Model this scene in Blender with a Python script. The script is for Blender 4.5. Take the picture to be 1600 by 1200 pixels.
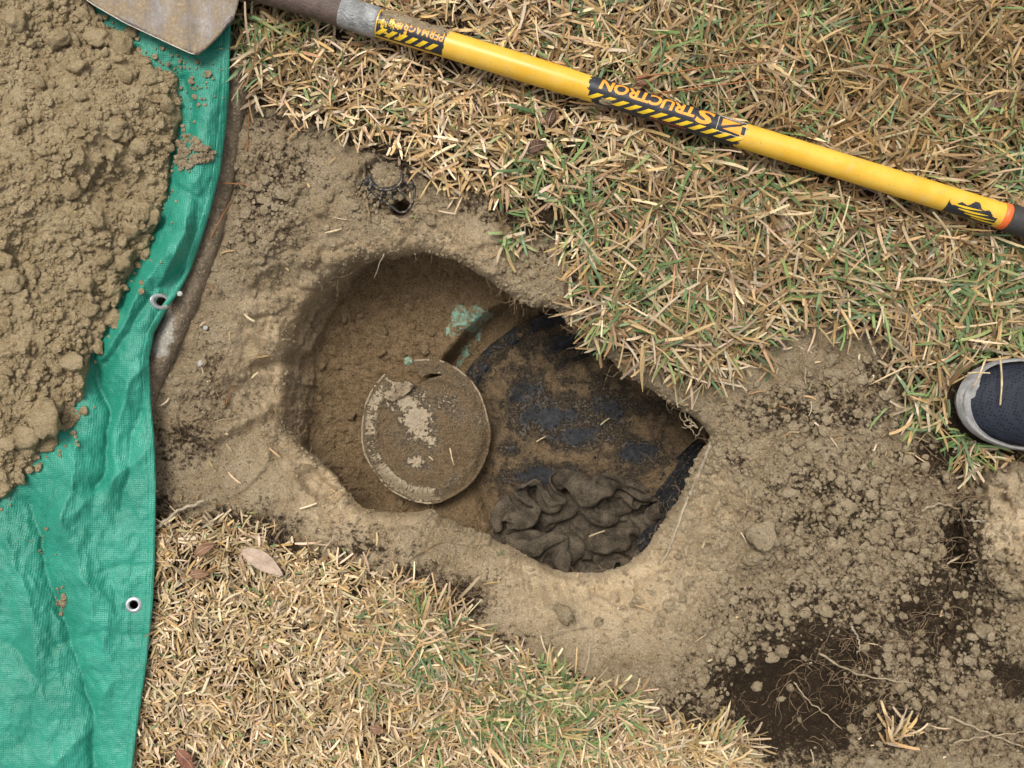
import bpy, bmesh, math, random
import numpy as np
from mathutils import Vector

random.seed(5)
rng = np.random.default_rng(11)
scene = bpy.context.scene
for o in list(bpy.data.objects):
    bpy.data.objects.remove(o, do_unlink=True)
COL = scene.collection

# ------------------------------------------------------------------ camera, sky, sun, exposure
H = 1.45                                   # the phone is held 1.45 m above the lawn, looking straight down
cam_d = bpy.data.cameras.new('camera')
cam_d.sensor_width = 36.0
cam_d.lens = 36.0 * H / 1.6
cam_d.clip_start = 0.05
cam_d.clip_end = 200.0
cam = bpy.data.objects.new('camera', cam_d)
cam.location = (0, 0, H)
cam.rotation_euler = (0, 0, 0)
COL.objects.link(cam)
scene.camera = cam

SUN_FROM = Vector((-0.26, 0.50, 1.30)).normalized()
world = bpy.data.worlds.new("World")
scene.world = world
world.use_nodes = True
wn = world.node_tree
wn.nodes.clear()
sky = wn.nodes.new('ShaderNodeTexSky')
sky.sky_type = 'NISHITA'
sky.sun_disc = False
sky.sun_elevation = math.asin(SUN_FROM.z)
sky.sun_rotation = math.atan2(SUN_FROM.x, SUN_FROM.y)
sky.dust_density = 4.0
sky.air_density = 1.0
hs = wn.nodes.new('ShaderNodeHueSaturation')
hs.inputs['Saturation'].default_value = 0.22        # thin overcast: nearly white sky
bg = wn.nodes.new('ShaderNodeBackground')
bg.inputs['Strength'].default_value = 0.13
wo = wn.nodes.new('ShaderNodeOutputWorld')
wn.links.new(sky.outputs['Color'], hs.inputs['Color'])
wn.links.new(hs.outputs['Color'], bg.inputs['Color'])
wn.links.new(bg.outputs['Background'], wo.inputs['Surface'])

sun_d = bpy.data.lights.new('sun', 'SUN')
sun_d.energy = 1.9
sun_d.angle = math.radians(24)
sun_d.color = (1.0, 0.965, 0.91)
sun = bpy.data.objects.new('sun', sun_d)
sun.location = SUN_FROM * 5
sun.rotation_euler = (-SUN_FROM).to_track_quat('-Z', 'Y').to_euler()
COL.objects.link(sun)

scene.view_settings.view_transform = 'Standard'
scene.view_settings.look = 'None'
scene.view_settings.exposure = 0.45
scene.view_settings.gamma = 1.0
scene.view_settings.use_curve_mapping = False
scene.render.engine = 'CYCLES'
scene.cycles.max_bounces = 6
scene.cycles.diffuse_bounces = 4
scene.cycles.use_denoising = True

# ------------------------------------------------------------------ number helpers
def UP(px, py, z):
    """world position of the point of height z whose place in plan was measured as (px, py) millimetres at lawn level"""
    px = np.asarray(px, float); py = np.asarray(py, float); z = np.asarray(z, float)
    k = (H - z) / H / 1000.0
    return np.stack([(px - 800.0) * k, (600.0 - py) * k, z + 0 * px], -1)

def P3(px, py, z):
    return Vector([float(a) for a in UP(px, py, z)])

_perm = np.concatenate([np.random.default_rng(3).permutation(256)] * 3)
_ang = np.random.default_rng(4).random(256) * 2 * np.pi
_gx, _gy = np.cos(_ang), np.sin(_ang)

def perlin(x, y):
    xf = np.floor(x); yf = np.floor(y)
    xi = xf.astype(np.int64) & 255; yi = yf.astype(np.int64) & 255
    fx = x - xf; fy = y - yf
    u = fx * fx * fx * (fx * (fx * 6 - 15) + 10); v = fy * fy * fy * (fy * (fy * 6 - 15) + 10)
    a = _perm[xi] + yi; b = _perm[xi + 1] + yi
    h00 = _perm[a]; h01 = _perm[a + 1]; h10 = _perm[b]; h11 = _perm[b + 1]
    n00 = _gx[h00] * fx + _gy[h00] * fy
    n10 = _gx[h10] * (fx - 1) + _gy[h10] * fy
    n01 = _gx[h01] * fx + _gy[h01] * (fy - 1)
    n11 = _gx[h11] * (fx - 1) + _gy[h11] * (fy - 1)
    return 1.5 * ((n00 * (1 - u) + n10 * u) * (1 - v) + (n01 * (1 - u) + n11 * u) * v)

def fbm(x, y, s, octv=4, seed=0.0, rough=0.55):
    t = 0; a = 1.0; tot = 0; f = 1.0 / s
    for i in range(octv):
        t = t + a * perlin(x * f + seed * 17.3 + i * 31.7, y * f + seed * 9.1 - i * 12.9)
        tot += a; a *= rough; f *= 2.03
    return t / tot

def ridged(x, y, s, octv=3, seed=0.0):
    t = 0; a = 1.0; tot = 0; f = 1.0 / s
    for i in range(octv):
        n = 1 - np.abs(perlin(x * f + seed * 7.7 + i * 5.3, y * f - seed * 3.9 + i * 21.1)) * 1.6
        t = t + a * n; tot += a; a *= 0.5; f *= 2.1
    return t / tot

def sstep(e0, e1, x):
    t = np.clip((x - e0) / (e1 - e0), 0, 1)
    return t * t * (3 - 2 * t)

# low resolution distance fields
FX0, FY0, FS = -460.0, -460.0, 4.0
FNX, FNY = 630, 520
_fx = FX0 + FS * np.arange(FNX); _fy = FY0 + FS * np.arange(FNY)
FGX, FGY = np.meshgrid(_fx, _fy)

def seg_dist(X, Y, a, b):
    ax, ay = a; bx, by = b
    dx, dy = bx - ax, by - ay
    t = np.clip(((X - ax) * dx + (Y - ay) * dy) / (dx * dx + dy * dy + 1e-9), 0, 1)
    return np.hypot(X - ax - t * dx, Y - ay - t * dy), t

def sdf_poly(poly, X=None, Y=None):
    """negative outside, positive inside"""
    X = FGX if X is None else X; Y = FGY if Y is None else Y
    d = np.full(X.shape, 1e9); ins = np.zeros(X.shape, bool)
    n = len(poly)
    for i in range(n):
        a, b = poly[i], poly[(i + 1) % n]
        d = np.minimum(d, seg_dist(X, Y, a, b)[0])
        if a[1] != b[1]:
            c = ((a[1] > Y) != (b[1] > Y)) & (X < (b[0] - a[0]) * (Y - a[1]) / (b[1] - a[1]) + a[0])
            ins ^= c
    return np.where(ins, d, -d)

def samp(F, px, py, x0=FX0, y0=FY0, s=FS):
    fx = np.clip((np.asarray(px, float) - x0) / s, 0, F.shape[1] - 1.001)
    fy = np.clip((np.asarray(py, float) - y0) / s, 0, F.shape[0] - 1.001)
    ix = fx.astype(int); iy = fy.astype(int); tx = fx - ix; ty = fy - iy
    return (F[iy, ix] * (1 - tx) + F[iy, ix + 1] * tx) * (1 - ty) + (F[iy + 1, ix] * (1 - tx) + F[iy + 1, ix + 1] * tx) * ty

def blobs(px, py, lst):
    r = 0
    for (cx, cy, rx, ry, a) in lst:
        r = np.maximum(r, a * np.exp(-(((px - cx) / rx) ** 2 + ((py - cy) / ry) ** 2)))
    return r

# ------------------------------------------------------------------ object helpers
def tag(o, label=None, cat=None, group=None, kind=None):
    if label: o['label'] = label
    if cat: o['category'] = cat
    if group: o['group'] = group
    if kind: o['kind'] = kind
    return o

def empty(name, loc, label=None, cat=None, group=None):
    o = bpy.data.objects.new(name, None)
    o.location = loc
    o.empty_display_size = 0.05
    COL.objects.link(o)
    return tag(o, label, cat, group)

def link(name, me, parent=None, loc=None):
    o = bpy.data.objects.new(name, me)
    COL.objects.link(o)
    if parent is not None:
        o.parent = parent
    if loc is not None:
        o.location = loc
    return o

def mesh_np(name, V, F, mat, parent=None, smooth=True, cols=None, uv=None, origin=None):
    """V (N,3) world positions, F (M,k) faces; children keep their parent's base as origin"""
    V = np.asarray(V, np.float32).reshape(-1, 3).copy()
    F = np.asarray(F, np.int32)
    loc = None
    if parent is not None:
        pl = Vector((0, 0, 0)); q = parent
        while q is not None:
            pl = pl + q.location; q = q.parent
        V -= np.array(pl, np.float32)
    elif origin is not None:
        V -= np.array(origin, np.float32); loc = origin
    me = bpy.data.meshes.new(name)
    me.vertices.add(len(V)); me.vertices.foreach_set('co', V.ravel())
    M, k = F.shape
    me.loops.add(M * k); me.loops.foreach_set('vertex_index', F.ravel())
    me.polygons.add(M); me.polygons.foreach_set('loop_start', np.arange(M, dtype=np.int32) * k)
    me.update(calc_edges=True)
    me.validate()
    me.polygons.foreach_set('use_smooth', np.full(len(me.polygons), smooth, bool))
    for nm, c in (cols or {}).items():
        c = np.asarray(c, np.float32)
        if c.shape[1] == 3:
            c = np.concatenate([c, np.ones((len(c), 1), np.float32)], 1)
        at = me.attributes.new(nm, 'FLOAT_COLOR', 'POINT')
        at.data.foreach_set('color', c.ravel())
    if uv is not None:
        ul = me.uv_layers.new(name='UVMap')
        ul.data.foreach_set('uv', np.asarray(uv, np.float32)[F.ravel()].ravel())
    me.materials.append(mat)
    return link(name, me, parent, loc)

def grid_faces(nr, nc, wrap=False):
    i = np.arange(nr - 1)[:, None]; j = np.arange(nc if wrap else nc - 1)[None, :]
    j2 = (j + 1) % nc
    f = np.stack([i * nc + j, i * nc + j2, (i + 1) * nc + j2, (i + 1) * nc + j], -1)
    return f.reshape(-1, 4)

def tube_arrays(pts, radii, sides=6):
    pts = [Vector(p) for p in pts]
    V = []; n = len(pts)
    for i in range(n):
        t = (pts[min(i + 1, n - 1)] - pts[max(i - 1, 0)]).normalized()
        ref = Vector((0, 0, 1)) if abs(t.z) < 0.95 else Vector((1, 0, 0))
        s = t.cross(ref).normalized(); u = s.cross(t)
        r = radii[i] if hasattr(radii, '__len__') else radii
        for k in range(sides):
            a = 2 * math.pi * k / sides
            V.append(pts[i] + s * (r * math.cos(a)) + u * (r * math.sin(a)))
    F = grid_faces(n, sides, True)
    V = np.array([list(v) for v in V])
    # close the ends
    c0 = len(V); V = np.vstack([V, np.array(pts[0])[None], np.array(pts[-1])[None]])
    e = []
    for k in range(sides):
        k2 = (k + 1) % sides
        e.append([c0, k2, k, k]); e.append([c0 + 1, (n - 1) * sides + k, (n - 1) * sides + k2, (n - 1) * sides + k2])
    return V, F, np.array(e)

def tri_or_quad(F):
    return [tuple(dict.fromkeys(int(i) for i in f)) for f in F]

def mesh_py(name, V, F, mat, parent=None, smooth=True, origin=None):
    """small meshes with mixed faces"""
    V = np.asarray(V, float).copy(); loc = None
    if parent is not None:
        pl = Vector((0, 0, 0)); q = parent
        while q is not None:
            pl = pl + q.location; q = q.parent
        V -= np.array(pl)
    elif origin is not None:
        V -= np.array(origin); loc = origin
    me = bpy.data.meshes.new(name)
    me.from_pydata([tuple(v) for v in V], [], [tuple(f) for f in F])
    me.update()
    for p in me.polygons:
        p.use_smooth = smooth
    me.materials.append(mat)
    return link(name, me, parent, loc)

def tube(name, pts, radii, mat, parent=None, sides=6, origin=None):
    V, F, e = tube_arrays(pts, radii, sides)
    return mesh_py(name, V, tri_or_quad(F) + tri_or_quad(e), mat, parent, True, origin)

def smooth_path(pts, n):
    pts = np.asarray(pts, float)
    d = np.r_[0, np.cumsum(np.linalg.norm(np.diff(pts, axis=0), axis=1))]
    t = np.linspace(0, d[-1], n)
    out = np.stack([np.interp(t, d, pts[:, k]) for k in range(pts.shape[1])], 1)
    for _ in range(max(1, n // (2 * len(pts)))):
        out[1:-1] = 0.25 * out[:-2] + 0.5 * out[1:-1] + 0.25 * out[2:]
    return out

# ------------------------------------------------------------------ material helpers
def new_mat(name):
    m = bpy.data.materials.new(name); m.use_nodes = True
    nt = m.node_tree; nt.nodes.clear()
    out = nt.nodes.new('ShaderNodeOutputMaterial')
    b = nt.nodes.new('ShaderNodeBsdfPrincipled')
    nt.links.new(b.outputs['BSDF'], out.inputs['Surface'])
    return m, nt, b

class NT:
    def __init__(s, name, rough=0.8, spec=0.3, world=False):
        s.m, s.t, s.b = new_mat(name)
        s.b.inputs['Roughness'].default_value = rough
        s.b.inputs['Specular IOR Level'].default_value = spec
        tc = s.t.nodes.new('ShaderNodeTexCoord'); s.co = tc.outputs['Object']; s.uv = tc.outputs['UV']
        if world: s.co = s.t.nodes.new('ShaderNodeNewGeometry').outputs['Position']
    def L(s, a, b): s.t.links.new(a, b)
    def val(s, sock, v):
        if isinstance(v, (int, float)): sock.default_value = v
        elif isinstance(v, tuple): sock.default_value = v if len(v) == 4 else (*v, 1)
        else: s.L(v, sock)
    def noise(s, scale, detail=4, rough=0.6, co=None, dist=0.0):
        n = s.t.nodes.new('ShaderNodeTexNoise'); n.inputs['Scale'].default_value = scale
        n.inputs['Detail'].default_value = detail; n.inputs['Roughness'].default_value = rough
        n.inputs['Distortion'].default_value = dist
        s.L(co or s.co, n.inputs['Vector']); return n.outputs['Fac']
    def voro(s, scale, feature='F1', co=None, out='Distance', rnd=1.0):
        n = s.t.nodes.new('ShaderNodeTexVoronoi'); n.feature = feature
        n.inputs['Scale'].default_value = scale; n.inputs['Randomness'].default_value = rnd
        s.L(co or s.co, n.inputs['Vector']); return n.outputs[out]
    def mapping(s, co, scale=(1, 1, 1), rot=(0, 0, 0)):
        n = s.t.nodes.new('ShaderNodeMapping'); n.inputs['Scale'].default_value = scale
        n.inputs['Rotation'].default_value = rot; s.L(co, n.inputs['Vector']); return n.outputs[0]
    def wave(s, scale, co=None, direction='X', dist=0.0):
        n = s.t.nodes.new('ShaderNodeTexWave'); n.bands_direction = direction
        n.inputs['Scale'].default_value = scale; n.inputs['Distortion'].default_value = dist
        s.L(co or s.co, n.inputs['Vector']); return n.outputs['Fac']
    def math(s, op, a, b=0.0, clamp=False):
        n = s.t.nodes.new('ShaderNodeMath'); n.operation = op; n.use_clamp = clamp
        s.val(n.inputs[0], a); s.val(n.inputs[1], b); return n.outputs[0]
    def ramp(s, v, a, b, lo=0.0, hi=1.0):
        n = s.t.nodes.new('ShaderNodeMapRange'); n.interpolation_type = 'SMOOTHSTEP'
        s.val(n.inputs['Value'], v); s.val(n.inputs['From Min'], a); s.val(n.inputs['From Max'], b)
        n.inputs['To Min'].default_value = lo; n.inputs['To Max'].default_value = hi; return n.outputs['Result']
    def mix(s, f, a, b, blend='MIX'):
        n = s.t.nodes.new('ShaderNodeMix'); n.data_type = 'RGBA'; n.blend_type = blend
        s.val(n.inputs['Factor'], f); s.val(n.inputs['A'], a) if False else None
        ia = [i for i in n.inputs if i.name == 'A' and i.type == 'RGBA'][0]
        ib = [i for i in n.inputs if i.name == 'B' and i.type == 'RGBA'][0]
        s.val(ia, a); s.val(ib, b)
        return [o for o in n.outputs if o.type == 'RGBA'][0]
    def attr(s, name):
        n = s.t.nodes.new('ShaderNodeAttribute'); n.attribute_name = name; return n
    def sep(s, c):
        n = s.t.nodes.new('ShaderNodeSeparateColor'); s.L(c, n.inputs[0]); return n.outputs
    def bump(s, h, dist=0.002, strength=1.0, prev=None):
        n = s.t.nodes.new('ShaderNodeBump'); n.inputs['Distance'].default_value = dist
        s.val(n.inputs['Strength'], strength); s.L(h, n.inputs['Height'])
        if prev is not None: s.L(prev, n.inputs['Normal'])
        return n.outputs[0]
    def done(s, col=None, rough=None, normal=None):
        if col is not None: s.val(s.b.inputs['Base Color'], col)
        if rough is not None: s.val(s.b.inputs['Roughness'], rough)
        if normal is not None: s.L(normal, s.b.inputs['Normal'])
        return s.m

def plain(name, col, rough=0.6, var=0.25, scale=40, bump=0.0, metal=0.0, spec=0.4):
    t = NT(name, rough, spec)
    n = t.noise(scale, 5)
    dark = tuple(c * (1 - var) for c in col); lite = tuple(min(1, c * (1 + var)) for c in col)
    c = t.mix(t.ramp(n, 0.3, 0.7), dark, lite)
    nrm = t.bump(t.noise(scale * 6, 4), bump) if bump else None
    t.b.inputs['Metallic'].default_value = metal
    return t.done(c, None, nrm)

PALE = (0.57, 0.445, 0.285); TAN = (0.43, 0.318, 0.185); HEAPC = (0.30, 0.205, 0.10)
DARK = (0.036, 0.024, 0.014); MUD = (0.33, 0.222, 0.118)

def soil_material():
    t = NT('soil', 0.95, 0.12)
    a = t.attr('soil'); R, G, B = t.sep(a.outputs['Color'])[:3]; A = a.outputs['Alpha']
    n1 = t.noise(22, 6); n2 = t.noise(130, 6, 0.7); n3 = t.noise(420, 4, 0.7); n4 = t.noise(60, 8, 0.7)
    c = t.mix(t.ramp(n1, 0.35, 0.65), TAN, PALE)
    c = t.mix(t.ramp(n3, 0.45, 0.66), t.mix(0.35, c, (0.20, 0.14, 0.075)), t.mix(0.55, c, (0.68, 0.54, 0.35)))
    mud = t.mix(t.ramp(n4, 0.36, 0.62), (0.20, 0.128, 0.062), MUD)
    mud = t.mix(t.ramp(n3, 0.48, 0.66), mud, (0.45, 0.325, 0.185)); mud = t.mix(t.ramp(n3, 0.40, 0.30, 0, .8), mud, (0.06, 0.036, 0.016))
    c = t.mix(B, c, mud)
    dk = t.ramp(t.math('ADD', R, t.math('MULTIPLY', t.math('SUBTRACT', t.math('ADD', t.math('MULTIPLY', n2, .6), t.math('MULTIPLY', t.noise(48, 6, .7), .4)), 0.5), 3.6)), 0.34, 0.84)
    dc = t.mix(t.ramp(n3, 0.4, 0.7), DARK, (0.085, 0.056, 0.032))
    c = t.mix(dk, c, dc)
    # small black humus flecks
    fl = t.ramp(t.noise(230, 5, 0.7), 0.565, 0.625)
    fl = t.math('MULTIPLY', fl, t.math('MULTIPLY', t.math('SUBTRACT', 1.0, A), t.ramp(n2, 0.36, 0.56)))
    c = t.mix(t.math('MULTIPLY', fl, 0.9), c, (0.05, 0.035, 0.022))
    h = t.math('ADD', t.math('MULTIPLY', t.noise(90, 8, 0.72), 1.0), t.math('MULTIPLY', t.noise(330, 5, 0.75), 0.55))
    st = t.math('SUBTRACT', 1.0, t.math('MULTIPLY', A, 0.55))
    nrm = t.bump(h, 0.013, st)
    return t.done(c, None, nrm)

def clod_material(name, a, b, dark=0.0):
    t = NT(name, 0.95, 0.12, True)
    n1 = t.noise(45, 6, 0.65); n3 = t.noise(320, 5, 0.7)
    c = t.mix(t.ramp(n1, 0.32, 0.68), a, b)
    c = t.mix(t.ramp(n3, 0.5, 0.72), c, tuple(min(1, x * 1.4) for x in b)); c = t.mix(t.ramp(n3, 0.42, 0.30, 0, .6), c, tuple(x * .35 for x in a))
    if dark:
        c = t.mix(t.math('MULTIPLY', t.ramp(t.noise(150, 5, 0.7), 0.55, 0.68), dark), c, DARK)
    h = t.math('ADD', t.noise(120, 8, 0.75), t.math('MULTIPLY', t.noise(420, 4, 0.7), 0.5))
    return t.done(c, None, t.bump(h, 0.013))

def blade_material(name, spec=0.3):
    t = NT(name, 0.55, spec)
    a = t.attr('col')
    n = t.noise(260, 3)
    c = t.mix(t.ramp(n, 0.35, 0.7, 0, 0.35), a.outputs['Color'], t.mix(0.65, a.outputs['Color'], (0.07, 0.045, 0.02)))
    return t.done(c)

M_SOIL = soil_material()
M_HEAP = clod_material('heap_soil', (0.42, 0.31, 0.165), (0.60, 0.465, 0.275))
M_CRUMB = clod_material('crumb_soil', (0.38, 0.285, 0.165), (0.55, 0.435, 0.28), 0.6)
M_DARKCRUMB = clod_material('humus_soil', (0.04, 0.027, 0.016), (0.12, 0.08, 0.045))
M_MUDCLOD = clod_material('mud_soil', (0.235, 0.155, 0.08), (0.38, 0.27, 0.15))
M_BLADE = blade_material('grass_blades')

# ------------------------------------------------------------------ the ground with its dug pit
CX, CY = 780.0, 640.0
PIT_UP = 0.085                             # the pit floor lies about 0.28 m down
RIM = [(585, 402, -.055), (620, 397, -.05), (665, 396, -.05), (705, 405, -.045), (740, 424, -.045), (775, 448, -.04), (805, 470, -.035),
       (835, 480, -.03), (868, 484, -.03), (895, 515, -.025), (930, 545, -.025), (975, 585, -.03), (1030, 618, -.03), (1075, 645, -.03),
       (1103, 668, -.035), (1110, 684, -.05), (1097, 702, -.07), (1086, 724, -.085), (1076, 748, -.095), (1062, 776, -.10),
       (1045, 802, -.10), (1032, 826, -.10), (1016, 848, -.10), (998, 866, -.10), (975, 884, -.10), (945, 897, -.10), (905, 895, -.10),
       (865, 888, -.10), (830, 873, -.10), (795, 852, -.10), (762, 834, -.105), (735, 828, -.11), (705, 810, -.11), (672, 795, -.11),
       (640, 799, -.10), (600, 798, -.09), (566, 792, -.08), (545, 770, -.075), (520, 738, -.075), (498, 715, -.082), (472, 697, -.088),
       (452, 672, -.11), (447, 635, -.12), (449, 597, -.12), (455, 558, -.115), (466, 518, -.105), (484, 478, -.092), (511, 444, -.078),
       (546, 418, -.065)]
# how far out the foot of the wall lies, against the rim (below 1: the wall shows; above 1: it is undercut)
FOOT = [(585, 402, .97), (665, 396, 1.02), (740, 424, 1.06), (868, 484, 1.12), (975, 585, 1.10), (1103, 668, 1.06), (1086, 724, 1.03),
        (1045, 802, 1.06), (945, 897, 1.08), (830, 873, 1.08), (735, 828, 1.07), (672, 795, 1.05), (600, 798, 1.06), (545, 770, 1.06),
        (472, 697, .97), (452, 672, .90), (447, 635, .875), (449, 597, .87), (466, 518, .875), (511, 444, .90), (546, 418, .94)]

def polar_table(lst):
    a = np.array([math.atan2(y - CY, x - CX) for x, y, _ in lst]); r = np.array([math.hypot(x - CX, y - CY) for x, y, _ in lst])
    w = np.array([q for _, _, q in lst]); i = np.argsort(a); a, r, w = a[i], r[i], w[i]
    ext = lambda v: np.r_[v[-1], v, v[0]]
    return np.r_[a[-1] - 2 * np.pi, a, a[0] + 2 * np.pi], ext(r), ext(w)

_ra, _rr, _rz = polar_table(RIM)
_fa, _fr, _ff = polar_table(FOOT)

def rim_r(th):
    r = np.interp(th, _ra, _rr)
    c, s = np.cos(th), np.sin(th)
    return r + 9 * fbm(c * 300, s * 300, 60, 5, 2.0, 0.68)

def rim_z(th): return np.interp(th, _ra, _rz)
def foot_f(th): return np.interp(th, _fa, _ff)

LAWN_TR = [(352, -460), (352, 92), (372, 140), (402, 168), (470, 190), (545, 225), (600, 248), (650, 268), (700, 305), (755, 300), (785, 345),
           (800, 372), (860, 372), (895, 430), (890, 470), (930, 520), (975, 560), (1040, 592), (1110, 610), (1180, 565), (1240, 515),
           (1300, 505), (1385, 530), (1400, 600), (1425, 650), (1480, 700), (1530, 730), (1600, 722), (2060, 700), (2060, -460)]
LAWN_BL = [(150, 800), (300, 815), (390, 808), (470, 850), (560, 880), (620, 905), (690, 935), (730, 965), (760, 1005), (830, 1025), (900, 1045),
           (990, 1085), (1010, 1120), (1060, 1130), (1110, 1130), (1180, 1150), (1195, 1200), (1230, 1300), (1300, 1620), (-460, 1620), (-460, 800)]
F_TR = sdf_poly(LAWN_TR); F_BL = sdf_poly(LAWN_BL)
F_LAWN = np.maximum(F_TR, F_BL)

HEAP_EDGE = [(150, -460), (140, -60), (150, 20), (190, 60), (232, 86), (275, 112), (283, 170), (268, 235), (262, 290), (250, 350), (226, 395),
             (206, 430), (190, 470), (166, 520), (142, 560), (130, 620), (120, 670), (78, 715), (40, 745), (0, 785), (-60, 830), (-200, 880), (-460, 900), (-460, -460)]
F_HEAP = sdf_poly(HEAP_EDGE)

# crumbs pressed into the bare soil, as relief
CS = 1.6
cx0, cy0 = 200.0, 150.0
CNX, CNY = int(1480 / CS), int(1130 / CS)
F_CRUMB = np.zeros((CNY, CNX))
CGX, CGY = np.meshgrid(cx0 + CS * np.arange(CNX), cy0 + CS * np.arange(CNY))
WX = CGX + 5 * fbm(CGX, CGY, 16, 2, 5.0); WY = CGY + 5 * fbm(CGX, CGY, 16, 2, 6.0)

def crumbly(px, py):
    """how loose and crumbly the bare soil is, 0..1"""
    m = blobs(px, py, [(1300, 820, 230, 190, 1.1), (1180, 960, 130, 110, .9), (1480, 980, 160, 180, 1.0), (1250, 690, 160, 60, .8), (420, 330, 60, 120, .7),
                       (600, 300, 90, 50, .5), (820, 420, 50, 40, .6), (1340, 590, 110, 60, .6), (1100, 1070, 90, 60, .8), (320, 600, 60, 40, .5)])
    return np.clip(m, 0, 1)

n_st = 5200
sx = cx0 + rng.random(n_st) * 1480; sy = cy0 + rng.random(n_st) * 1130
keep = rng.random(n_st) < crumbly(sx, sy)
for x, y in zip(sx[keep], sy[keep]):
    r = 4.0 * (1 - rng.random() * 0.97) ** -0.5
    r = min(r, 17)
    i0, i1 = int((x - 1.5 * r - cx0) / CS), int((x + 1.5 * r - cx0) / CS) + 2
    j0, j1 = int((y - 1.5 * r - cy0) / CS), int((y + 1.5 * r - cy0) / CS) + 2
    if i0 < 0 or j0 < 0 or i1 >= CNX or j1 >= CNY: continue
    d2 = ((WX[j0:j1, i0:i1] - x) ** 2 + (WY[j0:j1, i0:i1] - y) ** 2) / (r * r)
    F_CRUMB[j0:j1, i0:i1] = np.maximum(F_CRUMB[j0:j1, i0:i1], r * 0.8 * np.sqrt(np.clip(1 - d2, 0, 1)))
F_CRUMB[0, :] = F_CRUMB[-1, :] = 0; F_CRUMB[:, 0] = F_CRUMB[:, -1] = 0

def ground_z(px, py, detail=True):
    dx, dy = px - CX, py - CY
    th = np.arctan2(dy, dx); rr = np.hypot(dx, dy)
    d = np.maximum(rr - rim_r(th), 0)
    zr = rim_z(th)
    wid = np.interp(th, *(lambda t: (t[0], t[2]))(polar_table([(640, 396, 90), (868, 484, 45), (1000, 600, 55), (1103, 668, 70), (1076, 748, 170),
                    (998, 866, 160), (865, 888, 150), (735, 828, 130), (600, 798, 95), (496, 690, 190), (487, 630, 175), (487, 595, 165), (498, 525, 160), (526, 455, 140), (552, 425, 110)])))
    lawn = sstep(-10, 40, samp(F_LAWN, px, py))
    z = -0.014 * (1 - lawn) + 0.006 * fbm(px, py, 260, 3, 1.0)
    t = np.clip(d / wid, 0, 1)
    s = (1 - t) ** 2 * (1 + 0.6 * t)
    z = z * (1 - s) + zr * s
    z = z - 0.020 * np.clip(1 - d / 17.0, 0, 1) ** 2 + np.exp(-d / 40.0) * .007 * fbm(px, py, 15, 4, 2.5, .7)                      # rounded lip
    bare = 1 - lawn
    cr = crumbly(px, py)
    z = z + bare * (0.011 * fbm(px, py, 75, 4, 3.0) + 0.0070 * fbm(px, py, 22, 3, 4.0, 0.65) * (0.6 + cr))
    # shovel cuts and hand scoops in the clay
    z = z + bare * 0.007 * (sstep(0.0, 0.06, fbm(px * 0.6 + py * 0.25, py, 95, 2, 8.0)) - 0.5) * np.exp(-(d / 170.0) ** 2)
    # scooped thumb print with ridges on the lower left ledge
    u = (px - 500) * 0.82 + (py - 757) * 0.57; v = -(px - 500) * 0.57 + (py - 757) * 0.82
    q = np.hypot(u / 46.0, v / 24.0)
    z = z - 0.026 * np.clip(1 - q ** 2, 0, 1) + 0.0022 * np.sin(v / 2.6) * np.clip(1.15 - q, 0, 1)
    # raised torn edge of the ledge, cut steps right of the pit
    for (a, b, hgt, w) in [((300, 702), (418, 640), .016, 11), ((1060, 912), (1120, 800), .012, 14), ((470, 548), (390, 520), .010, 9),
                           ((860, 962), (1000, 930), .006, 12), ((1080, 980), (1062, 1030), .010, 10), ((1150, 905), (1250, 890), -.014, 12),
                           ((700, 1000), (840, 930), .006, 18), ((350, 470), (470, 430), -.008, 20), ((400, 575), (470, 560), -.014, 9), ((398, 560), (440, 520), .010, 14), ((430, 500), (450, 640), .008, 13), ((428, 668), (540, 764), .014, 9), ((455, 655), (505, 712), -.022, 12)]:
        dd, _ = seg_dist(px + 6 * fbm(px, py, 24, 2, 12.0), py, a, b)
        z = z + hgt * np.exp(-(dd / w) ** 2)
    # little hole below the sprinkler, its pocket, the dark hollow, the pale clay hump
    z = z - 0.060 * sstep(19, 8, np.hypot(px - 628, (py - 327) * 1.15)) - 0.024 * sstep(62, 34, np.hypot(px - 606, (py - 294) * 1.1))
    w2 = 26 * fbm(px, py, 60, 3, 21.0)
    z = z - 0.050 * sstep(1.15, 0.35, np.hypot((px - 1255 + w2) / 150.0, (py - 1095 + w2) / 100.0))
    z = z - 0.030 * sstep(1.1, 0.3, np.hypot((px - 1500 + w2) / 45.0, (py - 850) / 80.0))
    hump = sstep(1.12, 0.86, np.hypot((px - 1625 + w2) / 120.0, (py - 835 + w2) / 110.0))
    z = z + 0.055 * hump - hump * 0.014 * np.exp(-(fbm(px, py, 75, 3, 6.0) / .035) ** 2) + hump * 0.010 * fbm(px, py, 45, 3, 6.5)
    z = z + 0.022 * sstep(1.1, 0.5, np.hypot((px - 1560 + w2) / 90.0, (py - 1000 + w2) / 60.0))
    z = z + 0.020 * np.exp(-(((px - 1195) / 26) ** 2 + ((py - 842) / 22) ** 2)) + 0.014 * np.exp(-(((px - 1175) / 24) ** 2 + ((py - 876) / 16) ** 2))
    z = z + 0.018 * np.exp(-(((px - 880) / 26) ** 2 + ((py - 962) / 17) ** 2))
    if detail:
        z = z + 0.001 * samp(F_CRUMB, px, py, cx0, cy0, CS) * bare * np.clip(d / 25, 0.0, 1)
    return z

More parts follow.
